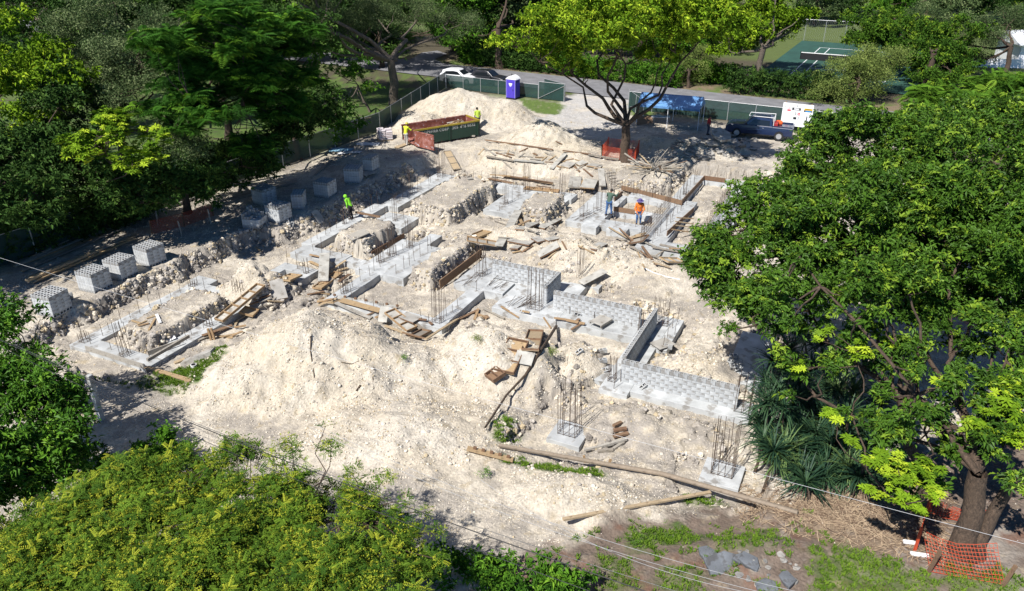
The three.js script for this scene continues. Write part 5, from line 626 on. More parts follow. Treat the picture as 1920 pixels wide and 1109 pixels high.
// ───────────────────────── wheelie bins by the street
for (const [x, y, c, l] of [[716, 108, [0.01, 0.12, 0.07], 'green wheelie bin at the roadside behind the grey-barked tree'], [690, 112, [0.25, 0.06, 0.02], 'rusty orange bin at the roadside next to the green one']]) { const p = P(x, y), g = thing('wheelie_bin', l, 'bin', V(p.x, 0.1, p.z), 0.5); const m = mat(c, 0.5); const b = box(0.62, 0.95, 0.7, 0, 0.6, 0); taper(b, 1.07, 0.1, 0.8); part('body', b, m, g); const ld = part('lid', rbox(0.68, 0.08, 0.78, 0.03, 0, 1.1, 0), m, g); ld.rotation.x = 0.03; for (const s of [-1, 1]) { const w = new THREE.CylinderGeometry(0.12, 0.12, 0.05, 12); w.rotateZ(Math.PI / 2); const wm = part('wheel', w, M.tyre, g); wm.position.set(s * 0.33, 0.12, -0.32); } part('handle', bar(V(-0.25, 1.08, -0.42), V(0.25, 1.08, -0.42), 0.02), m, g); }

// ───────────────────────── workers: one skinned-over skeleton each
function person(label, where, yaw, o) {
  const s = o.s ?? 1.04; const J = { hip: V(0, 0.95, 0), chest: V(0, 1.32, 0.02), neck: V(0, 1.5, 0.02), head: V(0, 1.64, 0.05), shL: V(0.19, 1.44, 0), shR: V(-0.19, 1.44, 0), elL: V(0.25, 1.16, 0.02), elR: V(-0.25, 1.16, 0.02), haL: V(0.25, 0.92, 0.14), haR: V(-0.25, 0.92, 0.14), hpL: V(0.1, 0.92, 0), hpR: V(-0.1, 0.92, 0), knL: V(0.11, 0.5, 0.03), knR: V(-0.11, 0.5, 0.03), ftL: V(0.12, 0.09, -0.02), ftR: V(-0.12, 0.09, -0.02), ...o.j };
  if (o.lean) for (const k of ['chest', 'neck', 'head', 'shL', 'shR', 'elL', 'elR', 'haL', 'haR']) if (!o.j?.[k]) J[k].sub(J.hip).applyAxisAngle(V(1, 0, 0), o.lean).add(J.hip);
  const C = { shirt: lin(...o.shirt), pants: lin(...o.pants), skin: lin(0.28, 0.15, 0.09), boot: lin(0.05, 0.035, 0.025), glove: lin(...(o.glove ?? [0.28, 0.15, 0.09])) };
  const fwd = V(0, 0, 1), toe = k => J[k].clone().add(V(0, -0.05, 0.18));
  const bones = [[J.hip, J.chest, 0.15, 0.165, 'shirt'], [J.shL, J.shR, 0.085, 0.085, 'shirt'], [J.chest, J.neck, 0.13, 0.07, 'shirt'], [J.neck, J.head, 0.058, 0.06, 'skin'], [J.hpL, J.hpR, 0.125, 0.125, 'pants']];
  for (const k of ['L', 'R']) bones.push([J['sh' + k], J['el' + k], 0.07, 0.052, 'shirt'], [J['el' + k], J['ha' + k], 0.05, 0.034, o.sleeve === false ? 'skin' : 'shirt'], [J['hp' + k], J['kn' + k], 0.098, 0.07, 'pants'], [J['kn' + k], J['ft' + k], 0.07, 0.05, 'pants'], [J['ft' + k].clone().add(V(0, -0.03, -0.03)), toe('ft' + k), 0.055, 0.045, 'boot']);
  const mc = new MarchingCubes(76, new THREE.MeshStandardMaterial(), false, false, 60000), N = 76, half = 1.05, cy = 0.9; mc.isolation = 0; const ab2 = V(), ap = V(), q = V();
  const dist = (p, b) => { ab2.copy(b[1]).sub(b[0]); ap.copy(p).sub(b[0]); const t = clamp(ap.dot(ab2) / ab2.lengthSq(), 0, 1); return ap.addScaledVector(ab2, -t).length() - lerp(b[2], b[3], t); };
  for (let z = 0; z < N; z++) for (let y = 0; y < N; y++) for (let x = 0; x < N; x++) { q.set((x - N / 2) / (N / 2) * half, (y - N / 2) / (N / 2) * half + cy, (z - N / 2) / (N / 2) * half); let d = 9; for (const b of bones) { const e = dist(q, b); const h = clamp(0.5 + 0.5 * (d - e) / 0.045, 0, 1); d = lerp(d, e, h) - 0.045 * h * (1 - h); } mc.field[x + y * N + z * N * N] = -d; }
  mc.update(); const n = mc.count, pos = new Float32Array(n * 3), nor = new Float32Array(n * 3); for (let i = 0; i < n * 3; i++) { pos[i] = mc.positionArray[i] * half + (i % 3 === 1 ? cy : 0); nor[i] = mc.normalArray[i]; }
  const g0 = new THREE.BufferGeometry(); g0.setAttribute('position', new THREE.BufferAttribute(pos, 3)); g0.setAttribute('normal', new THREE.BufferAttribute(nor, 3)); g0.computeVertexNormals(); const col = new Float32Array(n * 3); for (let i = 0; i < n; i++) { q.fromArray(pos, i * 3); let bd = 9, bc = 'shirt'; for (const b of bones) { const e = dist(q, b); if (e < bd) { bd = e; bc = b[4]; } } if (bc === 'shirt' && q.y < J.hip.y + 0.03 && q.distanceTo(J.hip) < 0.25) bc = 'pants'; C[bc].toArray(col, i * 3); } g0.setAttribute('color', new THREE.BufferAttribute(col, 3));
  const parts = [g0], paint = (g, c) => { const h = g.index ? g.toNonIndexed() : g; h.deleteAttribute('uv'); const a = new Float32Array(h.attributes.position.count * 3); for (let i = 0; i < a.length; i += 3) c.toArray(a, i); h.setAttribute('color', new THREE.BufferAttribute(a, 3)); return h; };
  // head with brow, nose, chin and ears
  const hg = new THREE.SphereGeometry(0.108, 22, 18), hp = hg.attributes.position; for (let i = 0; i < hp.count; i++) { let x = hp.getX(i) * 0.8, y = hp.getY(i) * 1.16, z = hp.getZ(i) * 0.96; if (y < -0.03) { const k = 1 - (-(y) - 0.03) * 2.6; x *= k; z = z * k + (z > 0 ? 0.012 : 0); } if (z > 0.06 && Math.abs(x) < 0.02 && y < 0.012 && y > -0.045) z += 0.022; if (z > 0.05 && Math.abs(Math.abs(x) - 0.034) < 0.016 && y > 0 && y < 0.03) z -= 0.009; if (z > 0.07 && y < -0.055 && y > -0.07) z -= 0.006; hp.setXYZ(i, x, y, z); } for (const k of [-1, 1]) { } hg.computeVertexNormals(); const headTilt = o.headTilt ?? (o.lean ?? 0) * 0.8; const Hc = J.head.clone().add(V(0, 0.045, 0.012)); const ears = [-1, 1].map(k => { const e = new THREE.SphereGeometry(0.026, 8, 6); e.scale(0.35, 1.2, 0.8); e.translate(k * 0.088, 0, -0.01); return e; }); const eyes = [-1, 1].map(k => { const e = new THREE.SphereGeometry(0.011, 6, 5); e.translate(k * 0.034, 0.014, 0.088); return e; });
  const place = g => { g.rotateX(headTilt); g.translate(Hc.x, Hc.y, Hc.z); return g; }; parts.push(paint(place(hg), C.skin), ...ears.map(e => paint(place(e), C.skin)), ...eyes.map(e => paint(place(e), lin(0.02, 0.02, 0.02))));
  // hands: palm, four fingers with a bend, thumb from the side of the palm
  for (const k of ['L', 'R']) { const w = J['ha' + k], d = w.clone().sub(J['el' + k]).normalize(), side = V(k === 'L' ? -1 : 1, 0, 0).addScaledVector(d, -V(k === 'L' ? -1 : 1, 0, 0).dot(d)).normalize(), nrm = V().crossVectors(d, side).normalize(); if (nrm.z > 0) nrm.negate(); const pc = w.clone().addScaledVector(d, 0.085); const palm = bar(w.clone().addScaledVector(d, 0.005), pc, 0.03, 8, 0.036); parts.push(paint(palm, C.glove)); const curl = o.curl ?? 0.5; for (let f = 0; f < 4; f++) { const len = [0.072, 0.08, 0.075, 0.058][f], b0 = pc.clone().addScaledVector(nrm.clone().cross(d), (f - 1.5) * 0.019), m1 = b0.clone().addScaledVector(d, len * 0.5).addScaledVector(side, len * 0.2 * curl), e1 = m1.clone().addScaledVector(d, len * 0.5 * (1 - curl * 0.6)).addScaledVector(side, len * 0.5 * curl); parts.push(paint(bar(b0, m1, 0.0095, 5, 0.009), C.glove), paint(bar(m1, e1, 0.009, 5, 0.0075), C.glove)); } const tb = w.clone().addScaledVector(d, 0.03).addScaledVector(nrm.clone().cross(d), -0.034), tm = tb.clone().addScaledVector(d, 0.03).addScaledVector(nrm.clone().cross(d), -0.022), te = tm.clone().addScaledVector(d, 0.03).addScaledVector(side, 0.012); parts.push(paint(bar(tb, tm, 0.012, 5, 0.0105), C.glove), paint(bar(tm, te, 0.0105, 5, 0.008), C.glove)); }
  const body = mergeGeometries(parts.map(g => { for (const k of Object.keys(g.attributes)) if (!['position', 'normal', 'color'].includes(k)) g.deleteAttribute(k); return g.index ? g.toNonIndexed() : g; }));
  const g = thing("person", label, "person", where, yaw); g.scale.setScalar(s); part('body', body, new THREE.MeshStandardMaterial({ vertexColors: true, roughness: 0.85 }), g);
  const put = geo => { geo.rotateX(headTilt); geo.translate(Hc.x, Hc.y, Hc.z); return geo; };
  if (o.hat === 'hood') { const h = new THREE.SphereGeometry(0.132, 16, 12, 0, 6.283, 0, 2.2); h.rotateX(-0.75); h.translate(0, 0.0, -0.014); part('hood', put(h), mat(o.shirt, 0.8), g); } else if (o.hat === 'hard') { const h = new THREE.SphereGeometry(0.128, 16, 8, 0, 6.283, 0, 1.5); h.scale(0.92, 0.95, 1.1); h.translate(0, 0.035, 0); const br = new THREE.CylinderGeometry(0.15, 0.155, 0.014, 18); br.scale(0.9, 1, 1.1); br.translate(0, 0.04, 0.02); part('hard_hat', put(merge([h, br])), mat(o.hatC, 0.4), g); } else if (o.hat === 'brim') { const h = new THREE.CylinderGeometry(0.1, 0.115, 0.12, 16); h.translate(0, 0.1, 0); const br = new THREE.CylinderGeometry(0.2, 0.23, 0.02, 18); br.translate(0, 0.045, 0.01); part('brimmed_hat', put(merge([h, br])), mat(o.hatC, 0.85), g); } else { const h = new THREE.SphereGeometry(0.117, 14, 10, 0, 6.283, 0, 1.75); h.scale(0.86, 1.13, 1.0); h.rotateX(-0.4); part('hair', put(h), mat([0.02, 0.015, 0.012], 0.8), g); }
  if (o.vest) { const v = new THREE.CylinderGeometry(0.185, 0.18, 0.5, 16, 1, true); v.scale(1.08, 1, 0.86); v.translate(0, 0.28, 0.01); v.rotateX(o.lean ?? 0); v.translate(J.hip.x, J.hip.y, J.hip.z); part('vest', v, mat(o.vest, 0.7), g); const b = [-1, 1].map(k => box(0.04, 0.5, 0.012, k * 0.09, 0.28, -0.165)); const bm = merge(b); bm.rotateX(o.lean ?? 0); bm.translate(J.hip.x, J.hip.y, J.hip.z); part('reflective_stripe', bm, mat([0.7, 0.7, 0.6], 0.5), g); }
  return g;
}
const jeans = [0.05, 0.12, 0.27];
{ const f = V; const stand = (px, py, y) => { const p = y === undefined ? G(px, py) : P(px, py, y); return p; };
  person('worker in a lime green hooded top and dark trousers bending over the shaded footing', stand(659, 411), R(-110), { shirt: [0.22, 0.62, 0.03], pants: [0.015, 0.015, 0.02], hat: 'hood', lean: 0.42, s: 1.02, j: { knL: f(0.12, 0.5, 0.09), knR: f(-0.11, 0.5, 0.06) } });
  person('worker in a dark green shirt and jeans leaning toward the tall form panels', stand(1141, 404, FT + 0.02), R(150), { shirt: [0.06, 0.105, 0.075], pants: jeans, lean: 0.35, s: 1.08, j: { elL: f(0.32, 1.2, 0.42), haL: f(0.3, 1.3, 0.68), elR: f(-0.34, 1.3, 0.3), haR: f(-0.42, 1.5, 0.5), ftL: f(0.16, 0.09, -0.1), ftR: f(-0.14, 0.09, 0.12), knL: f(0.13, 0.5, 0), knR: f(-0.12, 0.5, 0.12) } });
  person('worker in an orange vest, jeans and a purple brimmed hat stooping in the pit', P(1197, 421, -0.95), R(-8), { shirt: [0.62, 0.19, 0.035], pants: jeans, hat: 'brim', hatC: [0.1, 0.08, 0.22], vest: [0.85, 0.2, 0.02], lean: 0.22, s: 1.08, j: { elL: f(0.3, 1.12, 0.16), haL: f(0.16, 0.9, 0.36), elR: f(-0.3, 1.12, 0.16), haR: f(-0.12, 0.88, 0.36) } });
  person('worker in a bright yellow shirt with both arms raised to the open dumpster end', stand(762, 273), R(140), { shirt: [0.62, 0.72, 0.03], pants: [0.42, 0.40, 0.37], lean: 0.15, s: 1.12, sleeve: false, hat: 'hard', hatC: [0.5, 0.45, 0.05], j: { elL: f(0.34, 1.28, 0.28), haL: f(0.3, 1.32, 0.52), elR: f(-0.34, 1.24, 0.26), haR: f(-0.28, 1.3, 0.5), ftL: f(0.17, 0.09, 0.02), ftR: f(-0.16, 0.09, -0.12) } });
  { const p = P(888, 206, 2.35); person('worker in a yellow-green shirt standing behind the far end of the dumpster', V(p.x + 0.3, GY(p.x, p.z - 1.6), p.z - 1.6), R(200), { shirt: [0.42, 0.55, 0.06], pants: [0.08, 0.08, 0.09], lean: 0.2, s: 1.1, sleeve: false }); }
  { const p = P(1327, 252, 0); person('person in a red shirt standing in the shade by the canopy corner pole', V(p.x, GY(p.x, p.z), p.z), R(60), { shirt: [0.5, 0.03, 0.03], pants: [0.05, 0.06, 0.09], s: 1.0, sleeve: false }); }
}

// ───────────────────────── foliage
function leafTri(out, base, dir, side, len, wid, fold, droop) { // folded diamond leaf, two triangles per half
  const nrm = V().crossVectors(dir, side).normalize(); const mid = base.clone().addScaledVector(dir, len * 0.5).addScaledVector(nrm, fold); const tip = base.clone().addScaledVector(dir, len).addScaledVector(UP, -droop * len); const l = mid.clone().addScaledVector(side, wid / 2).addScaledVector(nrm, -fold * 2), r = mid.clone().addScaledVector(side, -wid / 2).addScaledVector(nrm, -fold * 2);
  for (const t of [[base, r, tip], [base, tip, l]]) for (const p of t) out.push(p.x, p.y, p.z);
}
const rdir = (up = 0) => { const a = rr(0, 6.283), y = rr(-1, 1) * (1 - up) + up * rr(0, 1), s = Math.sqrt(Math.max(0, 1 - y * y)); return V(Math.cos(a) * s, y, Math.sin(a) * s); };
const perp = d => { const s = V().crossVectors(d, Math.abs(d.y) > 0.9 ? V(1, 0, 0) : UP).normalize(); return s.applyAxisAngle(d, rr(-0.9, 0.9)); };
function toGeo(out) { const g = new THREE.BufferGeometry(); g.setAttribute('position', new THREE.Float32BufferAttribute(out, 3)); g.computeVertexNormals(); return g; }
const SPEC = {
  broad: k => { const o = []; for (let i = 0; i < 17; i++) { const d = rdir(0.35), b = rdir(0.3).multiplyScalar(rr(0, 0.2)); leafTri(o, b, d, perp(d), rr(0.13, 0.2) * 1.0, rr(0.055, 0.075), 0.008, rr(0.1, 0.5)); } return toGeo(o); },
  whorl: k => { const o = []; for (let c = 0; c < 3; c++) { const ct = rdir(0.4).multiplyScalar(rr(0.05, 0.18)); const n = 8; for (let i = 0; i < n; i++) { const a = i / n * 6.283 + rr(-0.2, 0.2), d = V(Math.cos(a), rr(-0.1, 0.35), Math.sin(a)).normalize(); leafTri(o, ct, d, perp(d).lerp(V(-Math.sin(a), 0, Math.cos(a)), 0.8).normalize(), rr(0.13, 0.17), 0.06, 0.01, 0.2); } } return toGeo(o); },
  fine: k => { const o = []; for (let i = 0; i < 34; i++) { const d = rdir(0.2), b = rdir(0.1).multiplyScalar(rr(0.05, 0.34)); leafTri(o, b, d, perp(d), rr(0.06, 0.1), rr(0.03, 0.045), 0.004, 0.2); } return toGeo(o); },
  pinnate: k => { const o = []; for (let f = 0; f < 3; f++) { const a = rr(0, 6.283), d = V(Math.cos(a), rr(0.1, 0.9), Math.sin(a)).normalize(), s = V().crossVectors(d, UP).normalize(), L = rr(0.28, 0.42); for (let i = 1; i <= 6; i++) { const p = d.clone().multiplyScalar(L * i / 6).add(V(0, -0.08 * (i / 6) ** 2, 0)); for (const q of [-1, 1]) { const ld = s.clone().multiplyScalar(q).addScaledVector(d, 0.45).normalize(); leafTri(o, p, ld, V().crossVectors(ld, V(0, 1, 0)).lerp(d, 0.4).normalize(), 0.1, 0.055, 0.003, 0.15); } } } return toGeo(o); },
  feather: k => { const o = []; for (let f = 0; f < 5; f++) { const a = rr(0, 6.283), d = V(Math.cos(a), rr(-0.15, 0.5), Math.sin(a)).normalize(), s = V().crossVectors(d, UP).normalize(), L = rr(0.4, 0.62); for (let i = 1; i <= 9; i++) { const p = d.clone().multiplyScalar(L * i / 9).add(V(0, -0.22 * (i / 9) ** 2, 0)), w = 0.17 * Math.sin(Math.PI * (0.15 + 0.75 * i / 9)); for (const q of [-1, 1]) { const ld = s.clone().multiplyScalar(q).addScaledVector(d, 0.35).normalize(); leafTri(o, p, ld, d, w, 0.05, 0.002, 0.35); } } } return toGeo(o); },
  strap: k => { const o = []; for (let i = 0; i < 52; i++) { const a = rr(0, 6.283), e = rr(0.1, 1.3), L = rr(0.75, 1.15); let p = V(0, 0, 0), d = V(Math.cos(a) * Math.cos(e), Math.sin(e), Math.sin(a) * Math.cos(e)); const s = V(-Math.sin(a), 0, Math.cos(a)); let w = 0.04; for (let q = 0; q < 4; q++) { const n = p.clone().addScaledVector(d, L / 4), w2 = [0.046, 0.042, 0.03, 0.004][q]; const A = p.clone().addScaledVector(s, w / 2), B = p.clone().addScaledVector(s, -w / 2), C = n.clone().addScaledVector(s, w2 / 2), D = n.clone().addScaledVector(s, -w2 / 2); for (const t of [[A, B, C], [B, D, C]]) for (const v of t) o.push(v.x, v.y, v.z); p = n; w = w2; d = d.clone().add(V(0, -0.26 - 0.1 * (1 - e), 0)).normalize(); } } return toGeo(o); },
};
const specGeo = {}; for (const k in SPEC) specGeo[k] = [SPEC[k](0), SPEC[k](1)];
const leafMats = {}; const leafMat = k => leafMats[k] ??= new THREE.MeshPhysicalMaterial({ color: 0xffffff, roughness: k === 'gloss' ? 0.5 : 0.7, side: THREE.DoubleSide, specularIntensity: k === 'gloss' ? 0.3 : 0.15 });
const PAL = { // dark, mid, bright tip
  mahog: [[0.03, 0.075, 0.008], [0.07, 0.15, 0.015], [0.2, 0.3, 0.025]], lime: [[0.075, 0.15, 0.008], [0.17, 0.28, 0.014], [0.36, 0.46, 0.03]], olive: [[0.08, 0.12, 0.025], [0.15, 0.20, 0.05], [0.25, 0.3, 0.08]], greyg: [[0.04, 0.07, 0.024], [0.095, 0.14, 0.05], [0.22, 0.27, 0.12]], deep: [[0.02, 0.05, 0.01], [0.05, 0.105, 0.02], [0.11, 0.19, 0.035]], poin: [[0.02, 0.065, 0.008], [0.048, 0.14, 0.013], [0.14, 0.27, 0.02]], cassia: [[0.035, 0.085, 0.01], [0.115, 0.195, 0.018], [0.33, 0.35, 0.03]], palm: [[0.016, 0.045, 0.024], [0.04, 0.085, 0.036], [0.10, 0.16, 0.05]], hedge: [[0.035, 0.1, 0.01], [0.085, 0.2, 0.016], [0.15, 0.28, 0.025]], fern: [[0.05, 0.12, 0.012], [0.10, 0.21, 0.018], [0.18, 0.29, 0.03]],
};
let INST = 0;
function foliage(name, lobes, o, parent, origin) { // lobes: [centre (world), radius, flatten]
  const pts = []; const rad = o.size ?? 0.3;
  for (const [c, r, fy = 0.8] of lobes) { const n = Math.round((o.dens ?? 30) * r * r); const hue = rr(-0.4, 0.35); for (let i = 0; i < n; i++) { const d = rdir(o.up ?? 0.2); const k = Math.pow(rnd(), 0.33) * (rnd() < 0.8 ? 1 : 0.6); const p = V(d.x * r * k, d.y * r * k * fy, d.z * r * k).add(c); if (fbm(p.x * 0.9, p.z * 0.9 + p.y * 0.9, 2, p.y * 0.7) < (o.gap ?? -0.22)) continue; if (p.y < 0.15) continue; pts.push([p, hue, k, d]); } }
  const half = [[], []]; pts.forEach((p, i) => half[i % 2].push(p)); const pal = PAL[o.pal], c = new THREE.Color(), mtx = new THREE.Matrix4(), qt = new THREE.Quaternion(), e = new THREE.Euler();
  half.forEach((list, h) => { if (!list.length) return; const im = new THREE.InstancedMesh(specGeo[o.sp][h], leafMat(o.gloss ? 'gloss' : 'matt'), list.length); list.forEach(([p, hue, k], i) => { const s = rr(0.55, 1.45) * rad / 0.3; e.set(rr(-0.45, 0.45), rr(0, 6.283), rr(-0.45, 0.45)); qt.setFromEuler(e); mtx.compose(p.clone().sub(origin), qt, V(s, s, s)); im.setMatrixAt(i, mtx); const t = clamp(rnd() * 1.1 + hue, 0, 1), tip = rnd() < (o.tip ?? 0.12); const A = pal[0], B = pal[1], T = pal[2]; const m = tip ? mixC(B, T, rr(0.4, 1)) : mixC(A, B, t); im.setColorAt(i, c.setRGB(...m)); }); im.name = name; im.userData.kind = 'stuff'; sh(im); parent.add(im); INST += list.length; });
}
function limb(a, b, r0, r1, wob = 0.12, n = 6) { const L = a.distanceTo(b), pts = [], rad = []; const s1 = rr(0, 50), bow = rr(0.05, 0.2) * L; for (let i = 0; i <= n; i++) { const t = i / n; const p = a.clone().lerp(b, t); const w = Math.sin(t * Math.PI); p.x += wob * L * n3(t * 2.3, s1, 1) * w * 2; p.z += wob * L * n3(t * 2.3, s1, 5) * w * 2; p.y += -bow * w * 0.5 + wob * L * 0.6 * n3(t * 2.3, s1, 9) * w; pts.push(p); rad.push(lerp(r0, r1, Math.pow(t, 0.8))); } return [pts, rad]; }
function tree(name, label, base, o) {
  const g = thing(name, label, o.cat ?? 'tree', base, 0, o.group); const lobes = [];
  for (const [c, r, n, lr] of o.crown) for (let i = 0; i < n; i++) { let d; do d = V(rr(-1, 1), rr(-0.75, 1), rr(-1, 1)); while (d.length() > 1 || d.length() < 0.35); lobes.push([V(d.x * r[0], d.y * r[1], d.z * r[2]).add(c), lr * rr(0.65, 1.25), o.flat ?? 0.7]); }
  if (o.lobes) lobes.push(...o.lobes);
  foliage('crown', lobes, o, g, base); if (o.sp2) foliage('crown', lobes, { ...o, ...o.sp2 }, g, base);
  const bk = o.bark ?? M.bark, fork = o.fork ?? V(0, 2, 0), R0 = o.r ?? 0.25; // fork relative to the base
  if (!o.noTrunk) {
    const [tp, tr] = limb(V(0, -0.15, 0), fork, R0, R0 * 0.72, 0.05, 7); tr[0] *= 1.5; tr[1] *= 1.12; part('trunk', sweep(tp, tr, 10), bk, g); if (o.twin) { const [t2, r2] = limb(V(0.3, -0.15, 0.15), V(1.0, 3.0, -0.3), R0 * 0.66, R0 * 0.42, 0.06, 7); r2[0] *= 1.4; part('trunk', sweep(t2, r2, 10), bk, g); }
    const nl = o.limbs ?? 7, step = Math.max(1, Math.floor(lobes.length / nl)); const ends = []; for (let i = 0; i < nl && i * step < lobes.length; i++) { const e = lobes[i * step][0].clone().sub(base); const [lp, lr] = limb(fork, e, R0 * rr(0.34, 0.5) * (o.lk ?? 1), R0 * 0.05 + 0.012, o.wob ?? 0.14, 8); part('limb', sweep(lp, lr, 7), bk, g); ends.push(lp); }
    const tw = []; for (const [c] of lobes) { const e = c.clone().sub(base); let best = null, bd = 1e9; for (const lp of ends) for (let k = 3; k < lp.length; k++) { const d = lp[k].distanceTo(e); if (d < bd) { bd = d; best = lp[k]; } } if (!best || bd < 0.2 || bd > 5) continue; const [lp, lr] = limb(best, e, R0 * 0.1 + 0.012, 0.01, 0.16, 4); tw.push(sweep(lp, lr, 5)); } if (tw.length) part('twigs', tw, o.twigBark ?? bk, g, 'stuff');
  }
  return g;
}
const px = (x, y, t) => at(x, y, t);
const B0 = (x, y) => { const p = P(x, y); p.y = GY(p.x, p.z); return p; };
// large tree on the right, its crown reaching over the site
{ const b = B0(1808, 1035); tree('broadleaf_tree', 'huge dark green tree with a thick double trunk inside orange netting', b, { sp: 'broad', pal: 'mahog', size: 0.33, dens: 64, gloss: 1, r: 0.4, twin: 1, fork: V(-0.1, 2.9, -0.4), limbs: 11, lk: 0.62, bark: M.bark, tip: 0.13, gap: -0.17, flat: 0.62, sp2: { sp: 'whorl', size: 0.28, dens: 14, tip: 0.5 },
  crown: [[px(1640, 420, 31), [4.6, 2.3, 3.2], 48, 1.05], [px(1470, 420, 33), [2.6, 1.7, 2.4], 20, 1.1], [px(1810, 380, 31), [4.2, 2.6, 3.5], 44, 1.1], [px(1690, 275, 37), [4.6, 1.6, 3.0], 38, 1.05], [px(1560, 310, 36), [2.2, 1.1, 2.0], 12, 1.05], [px(1830, 250, 38), [4.6, 1.7, 3.0], 32, 1.1], [px(1380, 500, 31), [1.7, 1.4, 1.6], 10, 0.85], [px(1500, 560, 30), [2.6, 1.1, 1.6], 12, 0.8], [px(1930, 500, 28), [2.0, 2.2, 2.0], 16, 1.1], [px(1340, 490, 31.5), [1.5, 1.3, 1.5], 9, 0.8], [px(1420, 590, 29.5), [1.2, 0.9, 1.0], 5, 0.6], [px(1800, 560, 29), [3.2, 1.0, 2.0], 14, 0.85], [px(1650, 540, 30.5), [3.0, 1.0, 2.0], 12, 0.8], [px(1880, 440, 29), [2.5, 1.5, 2.5], 12, 1.1]],
  lobes: [[1690, 885, 24.5, .62], [1660, 830, 25, .5], [1740, 900, 24, .55], [1700, 930, 24, .45], [1640, 790, 26, .55], [1600, 640, 27.5, .6], [1560, 690, 27, .4], [1500, 700, 27.5, .35], [1880, 720, 25, .75], [1900, 800, 24, .7], [1840, 760, 25, .5], [1800, 690, 26, .5], [1720, 640, 27, .45], [1895, 640, 26, .6], [1860, 850, 24, .4], [1480, 740, 27.5, .25], [1655, 740, 26.5, .45], [1915, 900, 23, .6], [1580, 775, 27, .3], [1760, 760, 26, .6], [1700, 700, 26.5, .55], [1830, 640, 27, .7], [1760, 610, 28, .7], [1870, 590, 27.5, .7], [1910, 700, 25.5, .7], [1650, 690, 27, .5], [1530, 610, 29, .6], [1450, 620, 29, .5], [1340, 540, 31, .7], [1310, 500, 31.5, .6], [1330, 440, 32, .7], [1370, 620, 29.8, .4], [1790, 830, 25, .45], [1600, 560, 29.5, .7], [1690, 600, 28.5, .6], ...Array.from({ length: 34 }, () => [rr(1450, 1930), rr(470, 720), rr(26.3, 29), rr(0.4, 0.75)]), ...Array.from({ length: 20 }, () => [rr(1660, 1930), rr(690, 860), rr(23.6, 25.6), rr(0.3, 0.55)])].map(([x, y, t, r]) => [px(x, y, t), r, .6]) }); }
{ // bright low sprays on the same side belong to a younger tree
  const b = B0(1640, 1000); b.z -= 2; tree('broadleaf_tree', 'young tree with bright lime sprays of leaves in front of the spiky palms', b, { sp: 'whorl', pal: 'lime', size: 0.3, dens: 70, r: 0.09, fork: V(0.1, 1.6, 0.2), limbs: 6, tip: 0.35, flat: 0.55, crown: [], lobes: [[1690, 900, 23.2, .5], [1650, 870, 23.6, .45], [1735, 880, 23.2, .5], [1700, 945, 22.6, .38], [1640, 930, 22.9, .35], [1755, 925, 22.6, .35], [1610, 660, 26.8, .5], [1560, 620, 27.2, .3], [1660, 640, 27, .4], [1600, 830, 24.5, .3], [1540, 640, 27.5, .22], [1720, 960, 22.5, .25], [1870, 760, 24, .6], [1905, 820, 23.5, .55], [1830, 800, 24, .45], [1900, 730, 24.5, .5], [1780, 720, 25.5, .4], [1500, 690, 27, .3], [1680, 870, 23.4, .4], [1560, 780, 26, .3]].map(([x, y, t, r]) => [px(x, y, t), r, .55]) }); }
for (const [x, y, hx, r, l] of [[1740, 930, -1.4, 0.2, 'slim leaning trunk tree left of the thick-trunked one'], [1880, 800, 0.3, 0.16, 'slim upright tree behind the thick-trunked one at the frame edge'], [1690, 800, 0.5, 0.18, 'middle-sized tree behind the spiky palms, rising into the big crown']]) { const b = B0(x, y); tree('slim_tree', l, b, { sp: 'broad', pal: 'mahog', size: 0.33, dens: 34, gloss: 1, r, fork: V(hx, 3.6, -0.8), limbs: 4, tip: 0.15, crown: [[b.clone().add(V(hx * 1.6, 6.8, -2.2)), [1.8, 1.0, 1.6], 9, 0.9]] }); }
// middle tree inside its netting
{ const b = B0(1172, 302); tree('broadleaf_tree', 'lime green spreading tree with dark forked limbs inside red-orange netting', b, { sp: 'broad', pal: 'lime', size: 0.52, dens: 26, r: 0.46, bark: M.bark, lk: 0.9, fork: V(-0.1, 3.0, 0), limbs: 8, wob: 0.15, tip: 0.3, gap: -0.12, flat: 0.45, crown: [[px(1080, 60, 63), [4.2, 1.3, 3.5], 30, 0.9], [px(1010, 75, 63), [3.0, 1.0, 2.5], 18, 0.85], [px(1190, 40, 65), [5.0, 1.6, 4], 34, 0.95], [px(1235, 100, 62), [1.7, 0.55, 1.5], 9, 0.7], [px(945, 80, 61), [1.2, 0.5, 1.2], 6, 0.6], [px(1110, 120, 63), [2.6, 0.7, 2], 9, 0.6], [px(1040, 105, 61.5), [2.6, 0.7, 1.5], 12, 0.65], [px(1245, 105, 61.5), [1.4, 0.6, 1.2], 8, 0.6], [px(1130, 75, 60), [3.2, 0.7, 1.5], 12, 0.7], [px(965, 70, 61), [1.6, 0.5, 1.2], 8, 0.6], [V(9.2, 11.8, -61), [8.0, 2.4, 6.0], 95, 1.3]] }); }
